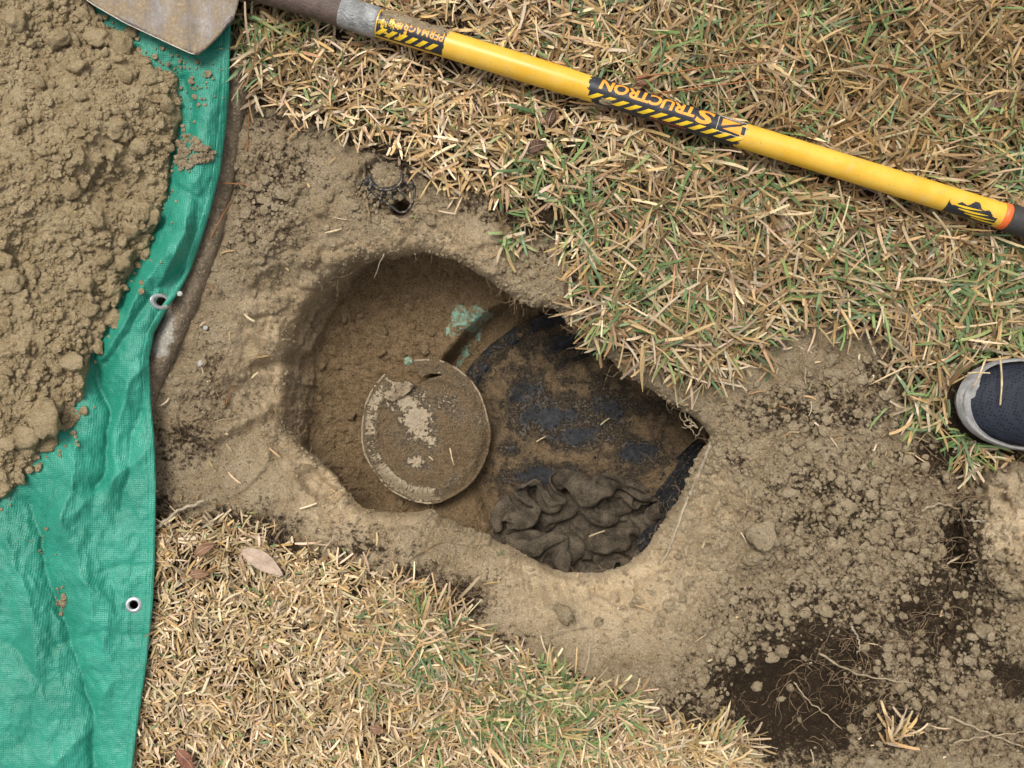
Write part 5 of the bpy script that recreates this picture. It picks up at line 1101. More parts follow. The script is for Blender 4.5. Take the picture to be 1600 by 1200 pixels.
    11,1,-19,-8,-22,-2,-19,-17,-21,-15,-2,-13,-9,19,22,6,18,22,5,-4,-13,-18,-17,-22,-12,-25,-7,-5,-17,-11,-7,14,5,16,22,10,19,18,-4,-5,-19,0,-21,-15,-13,2,2,-11,20,16,-1,24,3,16,14,9,18,17,16,5,22,7,
    13,-19,-8,-14,-19,-10,-18,-21,-5,-14,-18,-18,12,18,0,23,22,6,-2,8,-13,-16,-17,-23,-20,-16,-20,4,-1,-3,-10,-12,22,18,12,23,15,13,6,-10,-14,-18,-9,-23,-21,1,-5,13,4,19,18,-1,17,19,13,18,13,2,19,20,19,14,
    0,-11,-15,-18,-10,-21,-22,-6,-21,-15,-13,-18,-1,21,11,18,23,-8,15,-6,-8,-15,-17,-18,-21,-19,-20,-4,1,14,-20,8,13,11,19,6,16,10,15,-14,-14,-9,-18,-18,2,-21,-8,2,21,16,21,17,14,5,17,18,0,19,18,17,13,21,
    -11,-3,-14,-7,-19,-23,-17,-20,-13,-19,-18,-13,14,-6,14,15,22,9,-3,-7,-6,-11,-19,-21,-20,0,-4,-5,-18,6,12,-18,-2,22,19,20,-6,15,11,2,-8,-18,-21,-17,-11,-7,17,-3,-4,14,16,21,23,19,6,7,18,14,12,21,20,-2,
    -1,-14,-4,-19,-12,-21,-8,-21,-22,-6,-8,-17,-8,-13,12,16,24,-1,0,-2,2,-18,-18,-18,-22,-8,-7,13,8,-2,13,-4,-11,-12,22,13,1,11,11,8,-9,-23,-22,9,-24,3,19,-15,14,4,19,4,24,23,10,11,17,7,18,19,11,18,
    -1,-16,-18,-6,-19,3,-22,-20,-8,-20,-20,-9,-14,-5,18,-5,20,14,-13,-1,15,-18,-19,-13,-19,-11,-6,2,15,14,4,-16,-15,-6,15,16,18,13,-10,1,-11,-16,9,-17,-18,13,-8,20,14,8,-4,4,21,11,19,19,11,17,17,11,19,14,
    -3,-7,-13,-20,-6,-13,-17,-14,-18,-16,-9,-2,-9,-20,17,-7,17,18,-15,-15,17,-19,-16,-3,-22,-5,-6,-6,18,-3,11,-17,-4,0,22,-13,16,15,12,-1,-22,-14,-2,-19,8,-4,5,13,17,23,-1,-2,9,16,21,7,19,14,18,13,15,20,
    -10,-12,5,-14,-7,-14,-18,-17,-7,-15,-5,-16,1,-22,3,-16,27,2,-4,-5,-8,-6,-13,-3,-12,-18,-6,14,-11,4,18,-17,15,-6,-8,13,-4,18,5,9,-16,-10,-21,-3,19,3,4,-7,20,25,-17,21,5,18,3,21,14,15,15,21,21,15,
    -16,6,-10,8,-17,-17,-19,-17,-13,14,-12,-17,-16,2,-24,1,26,13,-22,-12,7,-19,-19,5,2,-21,3,-14,13,5,-16,-5,13,18,-10,-13,6,7,21,-7,15,-25,-23,10,-5,14,-5,6,19,6,6,6,23,13,10,11,14,13,20,15,25,22,
    2,-13,12,8,-18,-22,-18,-20,8,-16,-5,-14,2,-15,-7,-9,9,25,-6,-17,-16,-9,-5,-14,1,5,-18,-7,-6,3,15,-12,17,7,5,-15,8,6,7,11,-15,-16,-11,-6,-3,1,15,14,21,0,20,-7,24,5,18,11,3,11,20,23,12,22,
    -21,19,10,-7,-18,-16,-15,-2,-16,-4,5,-9,-13,-15,-5,-2,8,-12,3,-5,-15,10,-22,-2,-6,11,-11,-12,-9,8,-4,11,11,-19,21,0,6,9,6,-11,-12,-3,-6,-10,-5,0,10,12,2,21,10,11,23,10,-2,15,15,0,11,19,17,11,
    -2,19,6,-17,-8,12,-16,-8,-7,-10,4,-10,-14,-8,-7,-6,1,-7,10,-18,-14,-17,5,12,-16,13,-17,-11,3,-4,0,0,5,11,8,5,11,-1,-14,10,-4,-2,-7,-9,-11,0,-3,7,15,21,11,18,3,14,17,-4,9,11,9,15,9,19,
    5,2,13,-18,9,3,6,-8,-8,-14,-10,-1,-16,-17,10,-8,-4,-1,-15,-17,-13,2,1,13,-4,-8,0,-12,4,-7,-3,10,4,10,5,8,-17,4,10,-4,9,-14,10,-11,-11,-9,5,1,12,19,16,1,18,-10,22,17,10,2,16,-9,18,13,
    22,-6,-6,0,-17,1,0,-1,6,6,-8,-13,-17,-19,5,8,-2,-11,-12,-15,-10,6,-1,-5,11,-1,-2,-13,1,-7,-3,-12,21,-5,7,0,11,6,1,6,-8,4,1,-21,-13,11,-2,8,9,14,10,2,-2,0,17,18,-8,19,18,-2,20,-1,
    7,5,-3,-14,-8,6,0,-7,7,-2,-10,-15,-19,-12,-7,4,14,-6,-14,-15,-2,-10,3,6,0,10,-9,-10,-14,11,-4,-10,16,0,8,1,3,6,2,1,2,5,-23,-2,-14,11,4,6,5,16,13,2,-9,-4,3,11,18,0,23,6,19,9,
    5,12,-1,-12,-8,-11,-9,20,1,-9,-10,-19,-6,-15,0,-4,12,-13,-1,-12,-7,-2,-2,-4,13,-7,4,-14,-19,13,-15,13,2,13,-9,17,5,9,0,-1,3,-15,-3,-7,-11,9,8,5,4,14,6,9,-10,-2,8,-8,11,17,7,18,19,-1,
    3,15,3,-9,-7,-13,-13,-3,10,-19,-7,-7,-15,14,-15,11,-6,5,-4,-12,-6,-1,-15,10,-12,16,-14,-14,-18,-4,6,15,8,-8,4,-1,20,12,10,4,-3,-13,-2,-18,-1,12,8,1,7,6,14,0,-6,4,-8,3,10,12,9,18,18,7,
    4,15,6,-7,-19,2,-12,-4,-12,3,-10,-18,-16,4,16,-8,13,5,-4,-15,-7,-18,4,-10,13,-14,3,-12,-16,-19,-10,14,14,1,-11,16,17,20,16,6,-14,9,-16,-13,3,14,5,4,7,6,5,1,4,-11,1,8,-8,18,19,16,17,11,
    9,9,12,-10,-22,11,-18,-19,18,-5,-19,-18,-9,0,17,-2,12,-4,5,-20,-10,-8,-7,-1,-13,12,-14,-18,-17,-16,-13,4,15,2,15,10,21,13,-1,10,7,-17,17,-8,4,17,-9,17,2,7,5,6,-3,-2,-16,1,6,16,19,5,22,-16,
    10,13,-8,-4,4,-23,-13,11,-18,-6,-2,-19,6,-1,-2,17,-6,12,-7,-21,4,-9,-8,-6,-6,-16,-20,-18,-9,-9,-13,-13,9,11,3,19,22,4,8,8,8,17,-5,-16,17,17,-5,15,17,4,-15,18,-6,-6,4,2,4,16,15,9,-9,13,
    -11,16,14,4,-18,-16,-1,-17,10,-15,-13,-14,-12,-1,20,-1,22,7,-20,-19,8,-7,-16,4,-12,-18,-20,-11,-18,-18,-17,-15,3,10,18,17,5,21,16,-10,17,9,-9,16,4,13,13,10,15,-12,16,0,18,-15,5,5,0,13,4,10,12,-18,
    -6,13,12,11,-4,-20,-22,13,5,-11,-14,-17,-16,-8,17,14,7,-5,10,-20,1,-19,-3,-19,4,-17,-19,-20,-9,-18,-18,-19,-14,11,19,16,21,12,15,14,-14,9,0,17,1,9,16,17,18,-12,9,20,4,7,-11,6,16,9,12,11,-17,-14,
    -1,15,10,2,2,-18,-7,-10,15,0,-15,-17,-13,-16,2,3,10,17,18,-17,-19,-10,-19,5,-23,-16,-12,-10,-16,-17,-3,-21,-21,-4,18,20,20,20,12,2,16,-19,5,11,12,8,18,13,15,11,-2,13,20,12,-8,-11,14,18,17,4,-12,-14,
    -3,18,7,4,-9,1,-20,-4,11,1,-14,0,-15,-14,6,-18,22,15,13,-16,-19,-15,-3,-10,-24,-3,-19,-20,-13,-20,-9,-5,-21,-13,23,16,20,12,2,20,12,6,-22,8,17,6,16,15,14,20,12,12,17,15,-4,-16,10,18,-7,16,-1,-4,]
rb_ = np.array([RAG_X, RAG_Y, RAG_Z]).reshape(3, 56, 62).transpose(1, 2, 0)
rb_[:, 0] = np.cumsum(rb_[:, 0], axis=0); rb_ = np.cumsum(rb_, axis=1) * 5e-4
rb_ = rb_.reshape(-1, 3)
rc_ = P3(903, 817, -.262); ra_ = 0.0
rx_, ry_ = rb_[:, 0] * 1.13, rb_[:, 1] * 1.06
V = np.stack([rc_.x + rx_ * math.cos(ra_) - ry_ * math.sin(ra_), rc_.y + rx_ * math.sin(ra_) + ry_ * math.cos(ra_), -.262 + (rb_[:, 2]) * .60], -1)
o = mesh_np('burlap_rag', V, grid_faces(56, 62), M_RAG, origin=P3(903, 817, -.27))
sb_ = o.modifiers.new('smooth', 'SUBSURF'); sb_.levels = 1; sb_.render_levels = 2
so = o.modifiers.new('thickness', 'SOLIDIFY'); so.thickness = .0022; so.offset = 0
tag(o, 'crumpled wet dark brown burlap rag lying in the bottom of the pit', 'rag')

# torn black netting hanging along the right foot of the pit
M_NET = attr_mud_material('black_netting', black_pl, .8)
nl, nwid = 60, 34
pa = smooth_path([(972, 800), (996, 780), (1024, 748), (1056, 716), (1090, 684)], nl); pb = smooth_path([(1000, 862), (1024, 842), (1052, 806), (1082, 765), (1112, 712)], nl)
V = []
for i in range(nl):
    for j in range(nwid):
        f = j / (nwid - 1)
        x = pa[i, 0] * (1 - f) + pb[i, 0] * f; y = pa[i, 1] * (1 - f) + pb[i, 1] * f
        z = PIT_UP - .350 + .062 * f ** 1.6 + .016 * float(fbm(np.array([x * 1.0]), np.array([y * 1.0]), 18, 3, 97.0)[0]) + .004 * math.sin(j * 1.1 + i * .15)
        V.append(P3(x, y, z))
o = mesh_np('netting', np.array([list(v) for v in V]), grid_faces(nl, nwid), M_NET, cols={'mud': np.full((nl * nwid, 3), .26)}, origin=P3(1040, 780, -.35))
tag(o, 'torn black landscape netting along the right foot of the pit', 'netting')

# ------------------------------------------------------------------ shovel
AX0 = P3(565, 28, .047); AX1 = P3(1565, 337, .047)
U2 = Vector((AX0.x - AX1.x, AX0.y - AX1.y, 0)).normalized()               # towards the blade
V2 = Vector((-U2.y, U2.x, 0))                                              # down in the picture
UPZ = Vector((0, 0, 1))
KP = (H - .047) / H / 1000.0
def S_of(px): return (565 - px) / abs(U2.x) * KP                            # axial coordinate of a picture column
def SH(s, t, h): return AX0 + U2 * s + V2 * t + UPZ * h
def CYL(s, r, phi): return SH(s, r * math.sin(phi), r * math.cos(phi))
shovel = empty('shovel', P3(900, 130, .02), 'yellow handled round point shovel lying across the dry lawn', 'shovel')

def lathe(name, prof, mat, n=40, cap=False):
    V = []; m = len(prof)
    for s, r in prof:
        for k in range(n):
            V.append(CYL(s, r, 2 * math.pi * k / n))
    F = [tuple(x) for x in grid_faces(m, n, True)]
    if cap:
        F.append(tuple(range(n))); F.append(tuple(range((m - 1) * n, m * n))[::-1])
    return mesh_py(name, np.array([list(v) for v in V]), F, mat, shovel)

t = NT('yellow_fibreglass', 0.30, 0.5)
n1 = t.noise(14, 5); n2 = t.noise(300, 3, 0.7, t.mapping(t.co, (1, .4, 1), (0, 0, .3)))
c = t.mix(t.ramp(n1, 0.3, 0.7), (0.66, 0.365, 0.022), (0.74, 0.45, 0.055))
c = t.mix(t.ramp(t.noise(26, 6, 0.75), 0.52, 0.75, 0, 0.6), c, (0.62, 0.43, 0.16)); c = t.mix(t.ramp(t.noise(55, 8, 0.8), 0.57, 0.68, 0, 0.6), c, (0.40, 0.29, 0.14))
c = t.mix(t.ramp(n2, 0.62, 0.72, 0, 0.7), c, (0.20, 0.13, 0.05))
M_YEL = t.done(c, t.ramp(n1, 0.3, 0.7, 0.28, 0.45))
M_BROWNMETAL = plain('brown_sleeve', (0.105, 0.072, 0.056), 0.45, 0.25, 60, 0.002)
M_FERRULE = plain('ferrule_metal', (0.30, 0.30, 0.29), 0.42, 0.35, 45, 0.003, 0.35)
M_GRIP = plain('rubber_grip', (0.040, 0.036, 0.032), 0.62, 0.25, 80, 0.001)
M_ORANGE = plain('orange_ring', (0.74, 0.14, 0.03), 0.45, 0.12, 60)
t = NT('sticker_black', 0.42, 0.4)
n1 = t.noise(60, 5); n2 = t.noise(240, 4, .7)
M_BLACK = t.done(t.mix(t.ramp(n2, .63, .70, 0, .8), t.mix(t.ramp(n1, .5, .75, 0, .35), (0.020, 0.021, 0.026), (0.16, 0.13, 0.09)), (0.42, 0.34, 0.2)))
M_STRIPE = plain('sticker_yellow', (0.78, 0.50, 0.02), 0.4, 0.12, 80)
M_LETTER = plain('letter_orange', (0.85, 0.33, 0.035), 0.4, 0.12, 60)
M_WHITE = plain('sticker_cream', (0.72, 0.66, 0.50), 0.5, 0.1, 60)
M_RED = plain('sticker_red', (0.55, 0.07, 0.02), 0.5, 0.1, 60)
RH = 0.0190
s_end = S_of(1563)
lathe('shaft', [(s_end, RH), (S_of(1450), RH * 1.0), (S_of(1200), RH * .99), (S_of(1030), RH * .97), (S_of(905), RH * .98), (S_of(880), RH * 1.04), (S_of(820), RH * 1.05), (S_of(700), RH * 1.04),
                (S_of(590), RH * 1.08)], M_YEL)
def RAD(s):
    pts_ = sorted([(s_end, RH), (S_of(1450), RH), (S_of(1200), RH * .99), (S_of(1030), RH * .97), (S_of(905), RH * .98), (S_of(880), RH * 1.04), (S_of(820), RH * 1.05), (S_of(700), RH * 1.04), (S_of(590), RH * 1.08)])
    return float(np.interp(s, [p[0] for p in pts_], [p[1] for p in pts_]))
lathe('ferrule', [(S_of(592), RH * 1.09), (S_of(590), RH * 1.20), (S_of(584), RH * 1.22), (S_of(560), RH * 1.22), (S_of(538), RH * 1.19), (S_of(534), RH * 1.15)], M_FERRULE)
lathe('collar_ring', [(S_of(1562), RH * 1.0), (S_of(1562.5), RH * 1.05), (S_of(1572), RH * 1.05), (S_of(1573), RH * 1.0)], M_ORANGE)
lathe('grip', [(S_of(1573), RH * .9), (S_of(1573.5), RH * 1.08), (S_of(1580), RH * 1.12), (S_of(1700), RH * 1.10), (S_of(1860), RH * 1.14), (S_of(1875), RH * 1.05), (S_of(1882), RH * .7)], M_GRIP, cap=True)
# sleeve running into the blade
lathe('socket', [(S_of(536), RH * 1.12), (S_of(530), RH * 1.16), (S_of(470), RH * 1.16), (S_of(430), RH * 1.2), (S_of(395), RH * 1.25), (S_of(370), RH * 1.15), (.235, RH * .8), (.28, RH * .35)], M_BROWNMETAL)
# blade: dished plate with shoulder steps and a point
t = NT('blade_steel', 0.5, 0.5)
st = t.mapping(t.co, (1, .25, 1), (0, 0, .5))
n1 = t.noise(30, 7, 0.7, st, 0.6); n2 = t.noise(9, 6, 0.7); n3 = t.noise(240, 5, 0.7)
c = t.mix(t.ramp(n1, 0.3, 0.7), (0.085, 0.070, 0.060), (0.20, 0.170, 0.145))
dm = t.ramp(t.math('ADD', n2, t.math('MULTIPLY', n1, .55)), 0.66, 0.86)
c = t.mix(dm, c, t.mix(t.ramp(n3, .4, .7), (0.27, 0.20, 0.12), (0.42, 0.33, 0.21)))
t.b.inputs['Metallic'].default_value = 0.25
M_BLADE_STEEL = t.done(c, t.ramp(dm, 0, 1, 0.42, 0.9), t.bump(t.math('ADD', n1, t.math('MULTIPLY', t.math('MULTIPLY', n3, dm), .7)), 0.0025))
so_ = [.190, .196, .205, .216, .225, .235, .260, .290, .344, .395, .426, .455, .480, .500, .512, .518]
to_ = [.062, .074, .098, .122, .136, .137, .134, .130, .123, .112, .102, .088, .070, .046, .024, .004]
BLADE_H = 0.004
so_ = [a * .957 for a in so_]; to_ = [a * .957 for a in to_]
ss = np.unique(np.r_[np.linspace(so_[0], .230, 16), np.linspace(.23, so_[-1], 44)])
tt = np.linspace(-1, 1, 41)
BW = np.interp(ss, so_, to_)
V = []
for s, w in zip(ss, BW):
    for q in tt:
        tl = q * w
        h = BLADE_H + 0.62 * tl * tl + 0.012 * math.sin(min(1, (s - .19) / .33) * math.pi) * -0.6 + 0.10 * (s - .19)
        h += 0.010 * math.exp(-(tl / .03) ** 2) * max(0, 1 - (s - .19) / .16)           # frog under the socket
        V.append(SH(s, tl, h))
blade = mesh_np('blade', np.array([list(v) for v in V]), grid_faces(len(ss), len(tt)), M_BLADE_STEEL, shovel)
so = blade.modifiers.new('thickness', 'SOLIDIFY'); so.thickness = 0.0022; so.offset = 0
be = [SH(s, w, BLADE_H + 0.62 * w * w + 0.012 * math.sin(min(1, (s - .19) / .33) * math.pi) * -0.6 + 0.10 * (s - .19)) for s, w in zip(ss, BW) if s > .215]
tube('ground_edge', be, 0.0011, plain('worn_edge', (0.42, 0.38, 0.32), 0.35, 0.2, 90, 0, 0.4), blade, 5)
sh_ = [SH(s, w, BLADE_H + .003 + 0.62 * w * w) for s, w in zip(so_[:5], to_[:5])]
tube('tread', smooth_path([list(p) for p in sh_], 12).tolist(), 0.0032, M_BLADE_STEEL, blade, 8)

def wrap_patch(name, s0, s1, p0, p1, mat, lift, outline=None, ns=60, npn=22, noise_edge=0.0, parent=None):
    """sheet stuck round the shaft between two angles; outline(u, v) keeps a cell"""
    V = []; keep_ = []
    for i in range(ns + 1):
        for j in range(npn + 1):
            u, v = i / ns, j / npn
            s = s0 + (s1 - s0) * u; p = p0 + (p1 - p0) * v
            V.append(CYL(s, RAD(s) + lift, p)); keep_.append(True if outline is None else outline(u, v))
    F = [f for f in grid_faces(ns + 1, npn + 1) if all(keep_[k] for k in f)]
    if not F: return None
    return mesh_py(name, np.array([list(v) for v in V]), [tuple(f) for f in F], mat, parent or shovel)

def stripe_band(parent, s0, s1, p0, p1, n, slant, mat, lift, skip=lambda k: False):
    for k in range(n):
        if skip(k): continue
        w = (s1 - s0) / n
        V = []; m = 8
        for j in range(m + 1):
            v = j / m; p = p0 + (p1 - p0) * v
            for e in (0, .52):
                s = s0 + w * (k + e) + slant * v
                V.append(CYL(s, RAD(s) + lift, p))
        mesh_py('hazard_stripe', np.array([list(v) for v in V]), [tuple(f) for f in grid_faces(m + 1, 2)], mat, parent)

def text_on(parent, name, body, s_start, length, p_base, height, mat, lift, shear=0.0, bold=0.012):
    """raised print wrapped round the shaft; reads upside down in the photograph: text runs towards the blade, its top towards the lower side"""
    cu = bpy.data.curves.new(name, 'FONT'); cu.body = body; cu.size = 1.0; cu.shear = shear; cu.offset = bold; cu.resolution_u = 3; cu.space_character = 0.98
    ob = bpy.data.objects.new(name, cu); COL.objects.link(ob)
    dg = bpy.context.evaluated_depsgraph_get(); dg.update()
    me = bpy.data.meshes.new_from_object(ob.evaluated_get(dg))
    bpy.data.objects.remove(ob, do_unlink=True); bpy.data.curves.remove(cu)
    bm = bmesh.new(); bm.from_mesh(me); bpy.data.meshes.remove(me)
    xs = [v.co.x for v in bm.verts]; ys = [v.co.y for v in bm.verts]
    x0, x1, y0, y1 = min(xs), max(xs), min(ys), max(ys)
    for k in range(1, 8):
        bmesh.ops.bisect_plane(bm, geom=bm.verts[:] + bm.edges[:] + bm.faces[:], plane_co=(0, y0 + (y1 - y0) * k / 8, 0), plane_no=(0, 1, 0))
    for v in bm.verts:
        s = s_start + (v.co.x - x0) / (x1 - x0) * length
        r = RAD(s) + lift
        v.co = CYL(s, r, p_base + (v.co.y - y0) / (y1 - y0) * height / r)
    bmesh.ops.triangulate(bm, faces=bm.faces[:])
    V = np.array([v.co[:] for v in bm.verts]); bm.verts.index_update()
    F = [tuple(v.index for v in f.verts) for f in bm.faces]; bm.free()
    return mesh_py(name, V, F, mat, parent, False)

RADI = math.radians
# big label in the middle of the shaft
def lab_outline(u, v):
    e0 = 0.012 + 0.055 * abs(v - .42) ** 1.6 * 3 + 0.004 * math.sin(v * 40); e1 = 1 - 0.03 - 0.05 * max(0, v - .5) ** 1 - 0.006 * math.sin(v * 55) - 0.02 * (math.sin(v * 23) > .6)
    return (1 - e1) < u < 1 - e0 if True else True
lab = wrap_patch('label', S_of(1169), S_of(913), RADI(-100), RADI(104), M_BLACK, .00025, lambda u, v: lab_outline(u, v), 110, 44)
stripe_band(lab, S_of(1162), S_of(925), RADI(27), RADI(60), 12, 0.0155, M_STRIPE, .00045)
text_on(lab, 'brand_lettering', 'TRUCTRON', S_of(1081), S_of(934) - S_of(1081), RADI(-52), .0197, M_LETTER, .00055, 0.15, .034)
text_on(lab, 'brand_initial', 'S', S_of(1111), S_of(1083) - S_of(1111), RADI(-53), .0247, M_LETTER, .00055, 0.15, .034)
# box mark: framed square with a split orange block
def frame_on(parent, s0, s1, p0, p1, mat, lift, w=.0007):
    pts_ = []
    n = 10; rc = .18
    for k in range(40):
        a = 2 * math.pi * k / 40
        u = .5 + .5 * max(-1, min(1, 1.35 * math.cos(a))); v = .5 + .5 * max(-1, min(1, 1.35 * math.sin(a)))
        s = s0 + (s1 - s0) * u; p = p0 + (p1 - p0) * v
        pts_.append(CYL(s, RAD(s) + lift, p))
    V, F, e = tube_arrays(pts_ + [pts_[0]], w * .6, 4)
    return mesh_py('mark_frame', V, tri_or_quad(F), mat, parent)
frame_on(lab, S_of(1160), S_of(1117), RADI(-52), RADI(30), M_WHITE, .0004)
text_on(lab, 'mark_lettering', 'STRUCTRON', S_of(1154), S_of(1126) - S_of(1154), RADI(-47), .0022, M_WHITE, .0005)
def tri_patch(name, corners, mat, parent, lift=.0005, n=10):
    V = []; idx = {}
    (a, b, c) = corners
    for i in range(n + 1):
        for j in range(n + 1 - i):
            u, v = i / n, j / n
            s = a[0] * (1 - u - v) + b[0] * u + c[0] * v; p = a[1] * (1 - u - v) + b[1] * u + c[1] * v
            idx[i, j] = len(V); V.append(CYL(s, RAD(s) + lift, p))
    F = []
    for i in range(n):
        for j in range(n - i):
            F.append((idx[i, j], idx[i + 1, j], idx[i, j + 1]))
            if j < n - i - 1: F.append((idx[i + 1, j], idx[i + 1, j + 1], idx[i, j + 1]))
    return mesh_py(name, np.array([list(v) for v in V]), F, mat, parent, False)
tri_patch('mark_triangle', [(S_of(1123), RADI(-36)), (S_of(1123), RADI(4)), (S_of(1152), RADI(-34))], M_LETTER, lab)
tri_patch('mark_triangle', [(S_of(1126), RADI(14)), (S_of(1154), RADI(20)), (S_of(1153), RADI(-22))], M_LETTER, lab)
wrap_patch('red_print', S_of(1075), S_of(1016), RADI(66), RADI(74), M_RED, .00045, lambda u, v: (math.sin(u * 95) > -.35), 90, 3, parent=lab)
# worn label next to the ferrule
def worn(u, v):
    s = u * 260; return float(fbm(np.array([s * 1.0]), np.array([v * 70.0]), 22, 3, 101.0, .6)[0]) < 0.20 + 0.25 * (u < .55)
lab2 = wrap_patch('label', S_of(700), S_of(594), RADI(-70), RADI(78), M_BLACK, .00025, lambda u, v: worn(u, v) and u > .012 + .02 * abs(math.sin(v * 9)), 90, 36)
stripe_band(lab2, S_of(690), S_of(596), RADI(32), RADI(66), 6, 0.012, M_STRIPE, .00045)
text_on(lab2, 'brand_lettering', 'PERMAGRIP', S_of(695), S_of(622) - S_of(695), RADI(-24), .0142, M_LETTER, .00055, 0.1, .015)
text_on(lab2, 'small_lettering', 'No Rivet', S_of(620), S_of(595) - S_of(620), RADI(2), .0085, M_STRIPE, .0006, 0.0, .01)
# rest of a third, torn label
def torn(u, v):
    top = .30 + .16 * math.sin(u * 9 + .4) + .10 * math.sin(u * 23); return v > top - .12 and .02 < u < .98
lab3 = wrap_patch('torn_label', S_of(1556), S_of(1474), RADI(-8), RADI(92), M_BLACK, .00025, torn, 60, 34)
for k in range(4):
    V = []
    for j in range(15):
        u = j / 14
        for e in (0, 1):
            s = S_of(1482 + 12 * k + 46 * u); p = RADI(28 + 13 * k + e * 9.0 * math.sin(math.pi * min(1, .12 + u * .85)) - 20 * u + 14 * u)
            V.append(CYL(s, RAD(s) + .0005, p))
    mesh_py('hazard_stripe', np.array([list(v) for v in V]), [tuple(f) for f in grid_faces(15, 2)], M_STRIPE, lab3)
# crust of dried mud on the upper side near the ferrule, and a dab on the middle label
def crust(name, s0, s1, p0, p1, thick, seed, ns=80, npn=40, bias=0.0):
    V = []
    for i in range(ns + 1):
        for j in range(npn + 1):
            u, v = i / ns, j / npn; s = s0 + (s1 - s0) * u; p = p0 + (p1 - p0) * v
            e = min(u, 1 - u) * 6; e = min(e, min(v * 9, (1 - v) * 3)); e = min(e, 1)
            n = float(fbm(np.array([s * 1000.0]), np.array([p * 22.0]), 14, 4, seed, .65)[0])
            V.append(CYL(s, RAD(s) - .0012 + thick * (e * (.55 + bias) + .9 * n * min(1, e + .3)), p))
    return mesh_np(name, np.array([list(v) for v in V]), grid_faces(ns + 1, npn + 1), M_CRUMB, shovel)
crust('dried_mud', S_of(706), S_of(588), RADI(-95), RADI(12), .0036, 103.0, bias=.16)
crust('dried_mud', S_of(964), S_of(938), RADI(34), RADI(84), .004, 104.0, 34, 24)

# ------------------------------------------------------------------ pop-up sprinkler head, half buried
M_SPRB = attr_mud_material('sprinkler_body', lambda t: t.mix(t.ramp(t.noise(130, 5, .7), .47, .55), (0.028, 0.026, 0.026), (0.34, 0.255, 0.15)), .6)
M_SPR = attr_mud_material('sprinkler_plastic', lambda t: t.mix(t.ramp(t.noise(170, 5, .7), .50, .60), (0.034, 0.034, 0.038), (0.26, 0.20, 0.125)), .55)
gzz = float(ground_z(np.array([612.]), np.array([290.]))[0])
GZ0_SPR = float(ground_z(np.array([540.]), np.array([285.]), False)[0]) + .004
spr = empty('sprinkler_head', P3(606, 285, gzz), 'half buried black sprinkler head with spoked ring above the pit', 'sprinkler head')
def ring(name, cx, cy, rx, ry, z, rad, a0, a1, n, mat, parent):
    pts_ = [P3(cx + rx * math.cos(math.radians(a0 + (a1 - a0) * k / n)), cy + ry * math.sin(math.radians(a0 + (a1 - a0) * k / n)), z) for k in range(n + 1)]
    return tube(name, pts_, rad, mat, parent, 6)
z0 = GZ0_SPR
V = []
for k in range(25):
    a = math.radians(-12 + 200 * k / 24)
    for rr_, hh in ((23, .001), (26, -.001), (33, -.006), (41, -.013), (43, -.022)):
        V.append(P3(603 + rr_ * math.cos(a) * 1.02, 277 + rr_ * .86 * math.sin(a), z0 - .003 + hh))
mesh_np('body', np.array([list(v) for v in V]), grid_faces(25, 5), M_SPRB, spr)
ring('inner_ring', 603, 277, 25, 20, z0 + .002, .0021, -25, 192, 40, M_SPR, spr)
ring('inner_ring', 603, 276, 22, 17, z0 + .003, .0009, -15, 185, 36, M_SPR, spr)
for a, l in ((15, 22), (48, 24), (75, 22), (103, 20), (134, 18), (168, 14)):
    c_, s_ = math.cos(math.radians(a)), math.sin(math.radians(a))
    tube('spoke', [P3(603 + 25 * c_, 277 + 20 * s_, z0), P3(603 + (25 + l * .7) * c_, 279 + (20 + l * .7) * s_, z0 - .002), P3(603 + (25 + l) * c_, 281 + (20 + l) * s_, z0 - .010)], .0013, M_SPR, spr, 6)
pts_ = [P3(x, y, z0 - .009 - .001 * (i > 2)) for i, (x, y) in enumerate([(583, 300), (592, 309), (606, 318), (616, 326), (624, 333), (634, 331), (642, 322), (647, 308), (648, 292), (640, 278)])]
tube('outer_rim', smooth_path([list(p) for p in pts_], 30).tolist(), .0018, M_SPR, spr, 7)
tube('clip', [P3(575, 296, z0 - .004), P3(581, 289, z0 - .001), P3(586, 287, z0)], .003, M_SPR, spr, 7)
a = rng.random(240) * 6.28; q = np.sqrt(rng.random(240)) * 22
sx_ = np.r_[603 + q * np.cos(a), 603 + rng.normal(0, 34, 160)]; sy_ = np.r_[274 + q * .8 * np.sin(a), 288 + rng.normal(0, 22, 160)]
okk = np.hypot(sx_ - 628, sy_ - 325) > 14; sx_, sy_ = sx_[okk], sy_[okk]
sr_ = np.minimum(2.2 * (1 - rng.random(len(sx_)) * .97) ** -.4, 6)
crumbs_mesh('soil_plug', sx_, sy_, np.full(len(sx_), z0 - .0015) - .0135 * (np.hypot(sx_ - 603, sy_ - 276) > 25), sr_, M_CRUMB, 'crumbly soil filling the sprinkler ring', spr)

